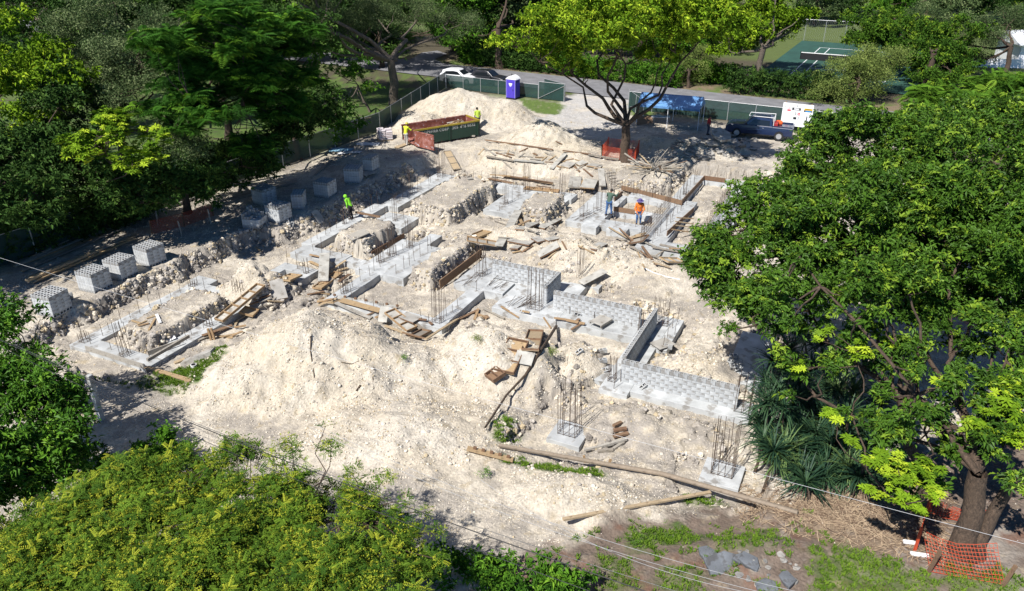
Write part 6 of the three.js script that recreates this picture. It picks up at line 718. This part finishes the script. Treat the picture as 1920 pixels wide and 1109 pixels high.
// shaded lawn tree with a pale forked trunk
{ const b = B0(740, 195); tree('shade_tree', 'grey-barked tree forking low over the shaded lawn beside the street', b, { sp: 'fine', pal: 'greyg', size: 0.55, dens: 22, r: 0.55, bark: M.barkPale, lk: 1.1, fork: V(-0.1, 4.6, 0), limbs: 10, wob: 0.12, tip: 0.2, gap: -0.06, flat: 0.75, crown: [[px(640, 30, 82), [5, 2.2, 4], 20, 1.5], [px(750, 20, 92), [5.5, 2.4, 4.0], 24, 1.5], [px(850, 45, 97), [3.6, 1.8, 3], 12, 1.3], [px(570, 50, 80), [3, 2, 3], 9, 1.3], [V(-19, 13.5, -80), [6.5, 2.5, 6], 44, 1.7], [px(680, 60, 84), [4, 1.6, 3], 14, 1.2]] }); }
{ const b = B0(695, 210); tree('small_tree', 'bent pale-stemmed small tree in front of the shaded lawn fence', b, { sp: 'broad', pal: 'hedge', size: 0.55, dens: 12, r: 0.14, bark: M.barkPale, fork: V(-1.1, 2.6, 0), limbs: 5, gap: -0.1, crown: [[px(640, 120, 70), [3.0, 1.6, 2], 14, 0.85], [px(610, 190, 66), [2.2, 1.6, 2], 10, 0.9], [px(650, 240, 63), [1.8, 1.1, 1.5], 8, 0.75], [px(690, 165, 70), [1, 0.6, 1], 4, 0.6]] }); }
// left wall of trees
const leftT = [
  ['feathery_tree', 'large feathery-leaved tree standing over the shaded block cubes', [400, 355], 1.1, { sp: 'feather', pal: 'poin', size: 0.36, dens: 24, r: 0.4, fork: V(-1, 5, 2), limbs: 9, tip: 0.14, flat: 0.45, gap: -0.12, crown: [[px(420, 140, 50), [4.2, 1.6, 3.2], 30, 1.25], [px(490, 50, 52), [4.0, 1.8, 3.2], 26, 1.25], [px(360, 210, 47), [2.6, 1.2, 2.4], 16, 1.05], [px(520, 180, 52), [2.8, 1.8, 2.4], 20, 1.1], [px(470, 270, 50), [1.3, 0.7, 1.2], 6, 0.7], [px(570, 120, 55), [1.5, 1.9, 1.6], 12, 1.0], [px(380, 60, 46), [3.5, 1.5, 2.5], 18, 1.2]] }],
  ['lime_tree', 'bright lime-leaved low tree at the dark edge behind the lumber pile', [225, 400], 0, { sp: 'whorl', pal: 'lime', size: 0.46, dens: 20, r: 0.18, fork: V(0, 2.6, 0), limbs: 6, tip: 0.2, crown: [[px(220, 262, 43), [2.3, 1.35, 1.8], 24, 0.8], [px(260, 300, 42.5), [1.2, 0.7, 1], 7, 0.6], [px(160, 270, 44), [0.9, 0.8, 0.9], 4, 0.6]] }],
  ['grey_green_tree', 'tall grey-green fine-leaved tree behind the bright lime tree', [240, 330], 0, { sp: 'fine', pal: 'greyg', size: 0.5, dens: 20, r: 0.3, fork: V(0, 4, 0), limbs: 8, tip: 0.3, crown: [[px(270, 100, 56), [4.6, 2.8, 3.2], 40, 1.3], [px(180, 60, 58), [4, 2.5, 3], 22, 1.4], [px(330, 250, 48), [2.2, 1.6, 2], 14, 1.0], [px(240, 180, 54), [3, 1.6, 2], 14, 1.1]] }],
  ['leafy_tree', 'yellow-green broad tree at the far left edge above the dark hollow', [20, 400], 0, { sp: 'broad', pal: 'lime', size: 0.52, dens: 15, r: 0.3, fork: V(0, 4, 0), limbs: 7, tip: 0.12, crown: [[px(60, 150, 52), [3, 2.4, 2.5], 14, 1.2], [px(20, 110, 54), [3.5, 3, 3], 20, 1.3], [px(-60, 60, 56), [3, 3, 3], 10, 1.4], [px(60, 230, 50), [2.5, 2, 2], 10, 1.1]] }],
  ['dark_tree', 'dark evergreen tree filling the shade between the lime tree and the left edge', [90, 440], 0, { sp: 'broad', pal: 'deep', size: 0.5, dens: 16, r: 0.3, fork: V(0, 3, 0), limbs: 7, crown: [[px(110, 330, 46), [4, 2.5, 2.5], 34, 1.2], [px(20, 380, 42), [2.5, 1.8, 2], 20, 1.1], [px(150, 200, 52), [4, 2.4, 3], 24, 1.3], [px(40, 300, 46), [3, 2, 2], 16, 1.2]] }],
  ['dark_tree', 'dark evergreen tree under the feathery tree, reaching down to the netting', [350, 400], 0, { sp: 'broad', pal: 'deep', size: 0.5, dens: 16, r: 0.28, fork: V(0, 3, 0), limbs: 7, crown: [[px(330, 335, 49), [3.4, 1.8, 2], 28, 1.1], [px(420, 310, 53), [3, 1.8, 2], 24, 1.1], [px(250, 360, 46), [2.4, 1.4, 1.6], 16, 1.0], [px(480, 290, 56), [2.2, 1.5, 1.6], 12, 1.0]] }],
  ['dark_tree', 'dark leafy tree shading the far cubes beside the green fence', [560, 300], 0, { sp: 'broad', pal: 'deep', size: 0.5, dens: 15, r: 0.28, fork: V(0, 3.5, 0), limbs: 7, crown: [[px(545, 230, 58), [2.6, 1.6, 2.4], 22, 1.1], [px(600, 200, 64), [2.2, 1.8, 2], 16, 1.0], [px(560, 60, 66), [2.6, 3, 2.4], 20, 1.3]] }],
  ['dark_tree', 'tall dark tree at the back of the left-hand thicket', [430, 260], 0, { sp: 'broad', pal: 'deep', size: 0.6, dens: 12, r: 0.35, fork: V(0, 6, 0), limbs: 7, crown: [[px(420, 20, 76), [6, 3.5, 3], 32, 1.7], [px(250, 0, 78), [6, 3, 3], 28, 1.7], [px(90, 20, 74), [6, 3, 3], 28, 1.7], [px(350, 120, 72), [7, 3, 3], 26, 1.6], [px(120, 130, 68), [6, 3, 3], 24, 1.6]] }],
];
for (const [n, l, b, d, o] of leftT) { const p = B0(...b); tree(n, l, p, { ...o, group: n === 'dark_tree' ? undefined : undefined }); }
{ const b = V(-37, 0, -33); tree('dark_tree', 'unseen dark evergreen tree past the left edge, added to shade the end of the lumber pile', b, { sp: 'broad', pal: 'deep', size: 0.5, dens: 18, r: 0.3, fork: V(0, 3.5, 0), limbs: 7, crown: [[V(-34.5, 8, -34.5), [4.5, 2.6, 4.5], 44, 1.3], [V(-32, 6.5, -39), [2.6, 1.6, 2.6], 16, 1.1]] }); }  // out-of-view tree added to cast shade over the lumber pile end
// dark broadleaf tree low at the left
{ const b = B0(70, 930); tree('broadleaf_tree', 'glossy dark green tree beside the concrete post', b, { sp: 'broad', pal: 'hedge', size: 0.36, dens: 44, gloss: 1, r: 0.22, fork: V(0, 2.4, 0), limbs: 7, tip: 0.1, flat: 0.8, crown: [[px(5, 640, 30), [1.4, 1.6, 2], 14, 0.9], [px(30, 760, 27), [2.0, 1.5, 1.8], 16, 0.95], [px(90, 830, 25.5), [1.3, 1.4, 1.4], 10, 0.8], [px(-20, 880, 24), [1.4, 1.4, 1.2], 12, 0.85], [px(60, 900, 24.5), [1.3, 0.9, 1.2], 12, 0.7], [px(130, 800, 26.5), [0.9, 1.0, 1.0], 8, 0.65], [px(85, 720, 28), [0.9, 0.8, 1], 6, 0.65]] }); }
// wide yellow-green crown in the foreground
{ const b = P(330, 1250); b.y = 0; tree('cassia_tree', 'yellow-green tree with fern-like leaf sprays filling the foreground corner', b, { sp: 'pinnate', pal: 'cassia', size: 0.16, sp2: { sp: 'fine', size: 0.22, dens: 55, tip: 0.3 }, dens: 110, r: 0.16, fork: V(0, 2.4, 0), limbs: 10, tip: 0.22, gap: -0.26, up: 0.3, flat: 0.7, crown: [[px(330, 1000, 21), [4.4, 0.8, 2.6], 120, 0.62], [px(110, 1040, 20.5), [2.8, 0.7, 2.0], 55, 0.62], [px(590, 990, 21.5), [2.6, 0.7, 2.2], 46, 0.55], [px(300, 900, 22.5), [1.6, 0.7, 1], 9, 0.65], [px(480, 880, 22.5), [1.4, 0.6, 1], 8, 0.6], [px(720, 1050, 20.5), [1.7, 0.6, 1.4], 18, 0.42], [px(400, 1110, 19), [5.5, 0.6, 1.4], 90, 0.6], [px(130, 950, 21.5), [0.9, 0.4, .7], 4, 0.5]], lobes: [[430, 825, 23, .3], [545, 830, 23, .28], [620, 840, 23, .4], [660, 890, 22.5, .35], [720, 900, 22.3, .28], [760, 940, 22, .26], [800, 960, 21.8, .22], [610, 800, 23.4, .18], [470, 845, 23, .35], [360, 840, 23, .3], [780, 1040, 21, .4], [820, 1000, 21.4, .25], [840, 1060, 21, .25], [270, 850, 23, .28]].map(([x, y, t, r]) => [px(x, y, t), r, .7]) }); }
for (const [x, y, w, l] of [[960, 1100, 1.5, 'dense green bush at the bottom edge beside the yellow-green crown'], [830, 1085, 1.3, 'dark green bush tucked under the yellow-green crown'], [1065, 1120, 0.9, 'low green bush at the bottom edge by the overhead wires'], [185, 900, 1.6, 'dark bush in the shade between the glossy tree and the yellow-green crown'], [300, 860, 1.2, 'shaded bush behind the yellow-green crown on the pale ground edge']]) { const b = B0(x, y); tree('bush', l, b, { cat: 'bush', sp: 'broad', pal: 'hedge', size: 0.3, dens: 60, noTrunk: 1, crown: [[b.clone().add(V(0, 0.55, 0)), [w, 0.5, w * 0.7], 12, 0.45]] }); }
// spiky palm clump
{ const spots = [[1440, 790], [1470, 770], [1510, 760], [1540, 800], [1480, 820], [1450, 850], [1520, 850], [1570, 860], [1500, 890], [1545, 895], [1590, 880], [1430, 830], [1460, 740], [1500, 720], [1550, 730], [1590, 780], [1640, 850], [1600, 740], [1560, 690], [1520, 700], [1470, 700], [1620, 700], [1650, 760], [1440, 760], [1575, 820], [1620, 820], [1490, 850], [1660, 900], [1535, 770], [1610, 900], [1425, 800], [1455, 870], [1510, 910], [1480, 790], [1560, 840], [1530, 820], [1600, 850], [1580, 900], [1470, 850], [1500, 810], [1440, 720], [1480, 660], [1540, 650], [1590, 660], [1510, 640], [1570, 740], [1630, 790], [1450, 680], [1550, 880], [1630, 880], [1520, 740], [1490, 750]]; const g3 = specGeo.strap, pm = [0, 1, 2].map(i => new THREE.MeshPhysicalMaterial({ color: lin(...PAL.palm[i].map(v => v * 0.95)), roughness: 0.5, side: THREE.DoubleSide, specularIntensity: 0.45 }));
  spots.forEach(([x, y], i) => { const h = y > 780 ? rr(0.35, 0.95) : rr(0.9, 2.2); const head = P(x, y, h); const b = V(head.x + rr(-0.2, 0.2), GY(head.x, head.z), head.z + rr(-0.1, 0.3)); const g = thing('spiky_palm', 'dark green spiky-leaved palm in the dense clump under the big tree', 'palm', b, 0, 'spiky palms under the big tree'); const loc = head.clone().sub(b); part('stem', sweep([V(0, -0.1, 0), loc.clone().multiplyScalar(0.5).add(V(0.05, 0, 0)), loc], [0.07, 0.05, 0.045], 6), M.bark, g); for (let k = 0; k < 2; k++) { const m = part('leaves', g3[k], pm[i % 7 === 3 ? 2 : (i + k) % 2], g, 'stuff'); m.position.copy(loc).add(V(0, k * 0.08, 0)); m.rotation.y = rr(0, 6); m.scale.setScalar(rr(0.9, 1.2) * (k ? 0.85 : 1.1)); } });
  // shed leaves on the ground
  const N = 2600, geo = box(0.55, 0.006, 0.02), im = new THREE.InstancedMesh(geo, mat([1, 1, 1], 0.9), N), mx = new THREE.Matrix4(), e = new THREE.Euler(), q = new THREE.Quaternion(), c = new THREE.Color(); let k = 0; const LP = Z.litter; while (k < N) { const p = P(rr(1390, 1790), rr(870, 1060)); const d = polyDist(p.x, p.z, LP); if (d > 0.5 || (d > -0.3 && rnd() > 0.3)) continue; e.set(rr(-0.15, 0.15), rr(0, 6.283), rr(-0.2, 0.2)); q.setFromEuler(e); const s = rr(0.4, 1.3); mx.compose(V(p.x, GY(p.x, p.z) + rr(0.01, 0.06), p.z), q, V(s, 1, rr(0.6, 1.4))); im.setMatrixAt(k, mx); const t = rnd(); im.setColorAt(k, c.setRGB(lerp(0.12, 0.46, t), lerp(0.075, 0.35, t), lerp(0.05, 0.23, t))); k++; } im.name = 'shed_palm_leaves'; sh(im); tag(im, 'tan shed palm leaves littering the brown soil by the long timber', 'leaf litter', undefined, 'stuff'); scene.add(im); }
// trees and hedges across the street
const far = [
  ['street_tree', 'dark tree with a thick trunk beyond the street opposite the toilet', [937, 128], 'deep', 'broad', [[880, 40, 108, 5, 3, 22, 1.7], [980, 30, 110, 6, 3.5, 24, 1.7], [940, -40, 104, 8, 2.5, 26, 1.8]], 0.55, 5],
  ['street_tree', 'bright green tree with a pale trunk in front of the tennis court hedge', [1424, 176], 'lime', 'broad', [[1430, -40, 88, 7, 2.0, 26, 1.6], [1430, 40, 88, 5, 2.6, 30, 1.4], [1370, 70, 88, 2.6, 1.8, 10, 1.1], [1500, 45, 88, 2.5, 2, 10, 1.2], [1400, -10, 92, 5, 2.5, 14, 1.6]], 0.42, 5],
  ['street_tree', 'wide green tree leaning over the tennis court', [1735, 165], 'mahog', 'broad', [[1700, 65, 98, 7, 2.2, 40, 1.7], [1740, 115, 92, 5.5, 1.8, 30, 1.6], [1640, 35, 100, 4, 1.2, 12, 1.2], [1800, 60, 96, 4.5, 2.2, 18, 1.3], [1760, 150, 88, 3.5, 1.2, 12, 1.1]], 0.45, 4],
  ['roadside_tree', 'loose pale olive small tree at the roadside by the notice board', [1600, 195], 'olive', 'fine', [[1590, 150, 84, 3.8, 2.4, 34, 1.3], [1650, 120, 86, 3.0, 2.0, 18, 1.3], [1560, 175, 82, 2, 1.2, 8, 0.9]], 0.18, 2.4],
  ['roadside_tree', 'pale olive bushy tree behind the blue canopy', [1290, 165], 'olive', 'fine', [[1280, 135, 92, 3.2, 1.6, 18, 1.0], [1310, 110, 94, 2.4, 1.8, 10, 1.0], [1240, 140, 92, 1.8, 1.2, 8, 0.8]], 0.2, 2],
  ['feathery_tree', 'low feathery bright green tree at the right behind the big crown', [1800, 215], 'fern', 'feather', [[1790, 185, 74, 4.5, 1.0, 20, 1.2], [1890, 170, 76, 4, 1.2, 16, 1.2], [1730, 215, 70, 2, .8, 8, 1.0]], 0.25, 2.4],
  ['street_tree', 'dark tree beyond the street above the white hatchback', [850, 96], 'deep', 'fine', [[800, 60, 120, 6, 2.5, 16, 1.7], [880, 85, 114, 3, 2.4, 10, 1.4]], 0.4, 4],
  ['street_tree', 'dense tree behind the bright lime spreading crown', [1200, 125], 'hedge', 'broad', [[1180, 40, 108, 7, 4, 26, 1.8], [1290, 60, 104, 4, 3, 14, 1.6]], 0.4, 4],
  ['street_tree', 'grey-green tree near the white house', [1880, 150], 'greyg', 'fine', [[1835, 62, 96, 3.6, 1.6, 14, 1.3], [1900, 40, 96, 3, 1.6, 10, 1.3], [1800, 110, 100, 4, 2.2, 14, 1.3], [1760, 40, 112, 5, 2.5, 14, 1.6]], 0.35, 4],
];
for (const [n, l, b, pal, sp, cr, r, fk] of far) { const p = B0(...b); tree(n, l, p, { sp, pal, size: 0.58, dens: 19, r, bark: pal === 'lime' ? M.barkPale : M.bark, fork: V(rr(-0.3, 0.3), fk, 0), limbs: 7, tip: 0.15, gap: -0.14, crown: cr.map(([x, y, t, rx, ry, nn, lr]) => [px(x, y, t), [rx, ry, rx * 0.8], nn, lr]) }); }
// the wood behind everything
{ let k = 0; const pals = ['deep', 'mahog', 'hedge', 'lime', 'greyg', 'deep']; const kinds = ['dark evergreen', 'deep green', 'mid green', 'yellow-green', 'grey-green', 'shadowy evergreen'];
  for (let i = 0; i < 46; i++) { const row = i % 2, x = -96 + i * 4.4 + rr(-2, 2), z = -112 - row * 16 - rr(0, 8) + (x < -12 ? 8 : 0) + (x > 34 ? -34 : 0); const q = i % 6; const b = V(x, 0, z); tree('woodland_tree', kinds[q] + ' tree in the wood closing the view beyond the street', b, { group: kinds[q] + ' trees in the wood beyond the street', sp: q % 2 ? 'fine' : 'broad', pal: pals[q], size: 0.85, dens: 7, r: 0.35, fork: V(0, 3.5, 0), limbs: 5, tip: 0.12, gap: -0.22, flat: 0.8, crown: [[b.clone().add(V(0, 8.5, 0)), [4.8, 4.5, 4], 24, 2.0], [b.clone().add(V(rr(-2, 2), 3.0, 2)), [4.5, 2, 3], 12, 1.6]] }); }
}
function hedge(l, q0, q1, w, h, pal) { const a = P(...q0), b = P(...q1); const n = Math.max(3, Math.round(a.distanceTo(b) / 0.8)), lobes = []; for (let i = 0; i <= n; i++) for (const y of [0.3, 0.75]) lobes.push([a.clone().lerp(b, i / n).add(V(rr(-0.1, 0.1), h * y, rr(-0.1, 0.1))), w * rr(0.9, 1.1), h / w * 0.5]); const g = thing('hedge', l, 'hedge', a); foliage('foliage', lobes, { sp: 'broad', pal, size: 0.42, dens: 42, gap: -0.4, tip: 0.1 }, g, a); const st = []; for (let i = 0; i <= n; i += 2) { const p = a.clone().lerp(b, i / n).sub(a); st.push(bar(V(p.x, 0, p.z), V(p.x + 0.1, h * 0.7, p.z), 0.05)); } part('stems', st, M.bark, g, 'stuff'); }
hedge('dark clipped hedge along the street in front of the tennis court', [1375, 175], [1560, 190], 1.0, 2.6, 'deep');
hedge('bright green clipped hedge beyond the street behind the middle tree', [1050, 140], [1150, 152], 1.1, 2.4, 'hedge');
hedge('green hedge row beyond the street behind the blue canopy', [1175, 152], [1260, 165], 1.1, 2.2, 'hedge');
hedge('dark hedge beside the side driveway across the street', [870, 118], [905, 124], 1.0, 2.0, 'hedge');
hedge('tangled dark undergrowth beyond the street behind the parked cars', [905, 122], [1052, 138], 1.5, 3.2, 'deep');
hedge('dark undergrowth across the street behind the wheelie bins', [590, 86], [735, 98], 1.6, 3.4, 'deep');
hedge('leafy undergrowth between the clipped hedges across the street', [1262, 150], [1372, 160], 1.2, 2.2, 'hedge');
hedge('dark undergrowth at the back of the neighbouring lawn', [330, 120], [600, 95], 1.8, 3.6, 'deep');
hedge('low hedge under the feathery tree by the fence corner', [330, 345], [470, 300], 1.0, 1.6, 'deep');
hedge('dark undergrowth along the fence behind the lumber pile', [-60, 505], [262, 412], 1.2, 2.2, 'deep');
// ───────────────────────── ground cover: grass, weeds, rubble stones
{ const gg = []; for (let i = 0; i < 9; i++) { const a = rr(0, 6.283), d = V(Math.cos(a) * 0.5, 1, Math.sin(a) * 0.5).normalize(), b = V(rr(-0.06, 0.06), 0, rr(-0.06, 0.06)); leafTri(gg, b, d, V(-Math.sin(a), 0, Math.cos(a)), rr(0.08, 0.16), 0.022, 0.002, 0.2); } const geo = toGeo(gg); const pts = []; for (const [p, k] of grassPatches) { let x0 = 1e9, x1 = -1e9, z0 = 1e9, z1 = -1e9; for (const q of p) { x0 = Math.min(x0, q[0]); x1 = Math.max(x1, q[0]); z0 = Math.min(z0, q[1]); z1 = Math.max(z1, q[1]); } const n = Math.min(5200, (x1 - x0) * (z1 - z0) * 120 * k); for (let i = 0; i < n; i++) { const x = rr(x0, x1), z = rr(z0, z1); if (polyDist(x, z, p) + 0.9 * fbm(x * 1.7, z * 1.7, 3, 33) < 0.1) pts.push(V(x, SY(x, z), z)); } }
  for (let i = 0; i < 2600; i++) { const p = P(rr(980, 1560), rr(960, 1120)); if (polyDist(p.x, p.z, Z.soil) < 0 && fbm(p.x * 1.3, p.z * 1.3, 3, 71) > 0.12) pts.push(V(p.x, GY(p.x, p.z), p.z)); }
  const im = new THREE.InstancedMesh(geo, leafMat('matt'), pts.length), mx = new THREE.Matrix4(), q = new THREE.Quaternion(), c = new THREE.Color(); pts.forEach((p, i) => { q.setFromAxisAngle(UP, rr(0, 6.283)); const s = rr(0.6, 1.4); mx.compose(p, q, V(s, s * rr(0.7, 1.2), s)); im.setMatrixAt(i, mx); const t = rnd(); im.setColorAt(i, c.setRGB(lerp(0.06, 0.17, t), lerp(0.13, 0.27, t), lerp(0.012, 0.03, t))); }); im.name = 'grass'; sh(im); tag(im, 'patches of short green grass and weeds around the edge of the dig', 'grass', undefined, 'stuff'); scene.add(im); INST += pts.length; }
for (const [x, y, s, l] of [[907, 893, .22, 'small green weed clump alone on the pale front rubble'], [975, 897, .16, 'tiny weed tuft beside the notched board'], [1034, 665, .22, 'yellowish weed beside the long thin pole'], [892, 640, .2, 'dry brown weed tuft on the second sand mound'], [1230, 1000, .75, 'bright green leafy weed mound on the brown soil'], [1190, 1020, .45, 'darker green weed mound beside the bright one'], [757, 676, .12, 'tiny green sprout on the face of the big sand mound'], [940, 800, .35, 'green weeds at the foot of the long thin pole']]) { const b = G(x, y); tree('weed', l, b, { cat: 'weed', sp: 'fine', pal: x === 892 || x === 1034 ? 'olive' : 'hedge', size: 0.16, dens: 300, noTrunk: 1, tip: 0.25, crown: [], lobes: [[b.clone().add(V(0, 0.18, 0)), s, 0.5], [b.clone().add(V(s * 0.7, 0.18, 0.1)), s * 0.6, 0.5]] }); }
{ // stones of the limestone spoil
  const geos = [0, 1, 2].map(i => { const g = new THREE.IcosahedronGeometry(1, 0); const p = g.attributes.position; for (let k = 0; k < p.count; k++) { const s = 1 + 0.45 * n3(p.getX(k) * 1.1 + i * 4, p.getY(k) * 1.1, p.getZ(k) * 1.1 + i); p.setXYZ(k, p.getX(k) * s * 1.15, p.getY(k) * s * 0.75, p.getZ(k) * s); } g.computeVertexNormals(); return g; });
  const lists = [[], [], []]; let n = 0, guard = 0;
  while (n < 95000 && guard++ < 900000) { const x = rr(-28, 20), z = -rr(19, 76) * 1; const pz = -z; if (rnd() > Math.pow(28 / Math.max(pz, 20), 1.1)) continue; if (polyDist(x, z, siteP) > 0) continue; if (footTop(x, z) > -2 && GY(x, z) < footTop(x, z)) continue; if (polyDist(x, z, Z.soil) < 0 && rnd() > 0.05) continue; const c = fbm(x * 0.8, z * 0.8, 3, 17); if (rnd() > 0.45 + 1.4 * c) continue; const big = rnd(), hpk = rawHeight(x, z)[3] > 0.25; const s = hpk && rnd() < 0.5 ? (big < 0.95 ? rr(0.018, 0.05) : rr(0.05, 0.1)) : (big < 0.96 ? rr(0.008, 0.026) : big < 0.998 ? rr(0.026, 0.05) : rr(0.05, 0.1)) * (1 + 0.25 * Math.max(0, c)) * (pz > 45 ? 1.25 : 1); lists[n % 3].push([V(x, GY(x, z) + s * 0.2, z), s]); n++; }
  lists.forEach((l, h) => { const im = new THREE.InstancedMesh(geos[h], mat([1, 1, 1], 0.95), l.length), mx = new THREE.Matrix4(), q = new THREE.Quaternion(), e = new THREE.Euler(), c = new THREE.Color(); l.forEach(([p, s], i) => { e.set(rr(-0.6, 0.6), rr(0, 6.3), rr(-0.6, 0.6)); q.setFromEuler(e); mx.compose(p, q, V(s, s, s)); im.setMatrixAt(i, mx); const t = rnd(), k = rr(0.7, 1.02); const m = t < 0.72 ? mixC(COL.sand, COL.sand2, rnd()) : t < 0.88 ? COL.ochre : t < 0.96 ? COL.dirt : COL.crust; im.setColorAt(i, c.setRGB(m[0] * k, m[1] * k, m[2] * k)); }); im.name = ['limestone_gravel', 'limestone_gravel_001', 'limestone_gravel_002'][h]; sh(im); tag(im, 'loose pale limestone stones scattered over the dug ground', 'stones', 'loose limestone stones', 'stuff'); scene.add(im); INST += l.length; });
}
{ // broken rock along the rims and walls of the trenches
  const g = new THREE.IcosahedronGeometry(1, 1), p = g.attributes.position; for (let k = 0; k < p.count; k++) { const s = 1 + 0.6 * n3(p.getX(k) * 1.6 + 3, p.getY(k) * 1.6, p.getZ(k) * 1.6 + 1); p.setXYZ(k, p.getX(k) * s * 1.1, p.getY(k) * s * 0.85, p.getZ(k) * s); } g.computeVertexNormals();
  const l = []; let guard = 0; while (l.length < 16000 && guard++ < 420000) { const a = rr(-37, -2), b = rr(19, 62), w = ab(a, b); const h = GY(w.x, w.z), e = 0.12, sl = Math.hypot(GY(w.x + e, w.z) - GY(w.x - e, w.z), GY(w.x, w.z + e) - GY(w.x, w.z - e)) / (2 * e); if (sl < 0.8) continue; const inf = rawHeight(w.x, w.z); if (inf[2] > 0.75 || inf[3] > 0.5) continue; if (footTop(w.x, w.z) > h - 0.3) continue; if (polyDist(w.x, w.z, siteP) > 0) continue; const n = fbm(w.x * 0.9, w.z * 0.9, 3, 55); if (rnd() > 0.6 + 2 * n) continue; const s = rnd() < 0.85 ? rr(0.025, 0.07) : rr(0.07, 0.15); l.push([V(w.x, h, w.z), s, n]); }
  const im = new THREE.InstancedMesh(g, mat([1, 1, 1], 0.95), l.length), mx = new THREE.Matrix4(), q = new THREE.Quaternion(), e = new THREE.Euler(), c = new THREE.Color(); l.forEach(([v, s, n], i) => { e.set(rr(-1, 1), rr(0, 6.3), rr(-1, 1)); q.setFromEuler(e); mx.compose(v, q, V(s, s * rr(0.7, 1.2), s)); im.setMatrixAt(i, mx); const t = rnd() + n, m = t < 0.4 ? COL.crust : t < 0.75 ? COL.dirt : t < 0.9 ? COL.ochre : COL.sand, k = rr(0.75, 1.15); im.setColorAt(i, c.setRGB(m[0] * k, m[1] * k, m[2] * k)); }); im.name = 'trench_rock'; sh(im); tag(im, 'broken grey and ochre rock lining the trench edges', 'rock', undefined, 'stuff'); scene.add(im); INST += l.length;
}
console.log('instances', INST, 'children', scene.children.length);
scene.environment = null;
renderer.render(scene, camera);
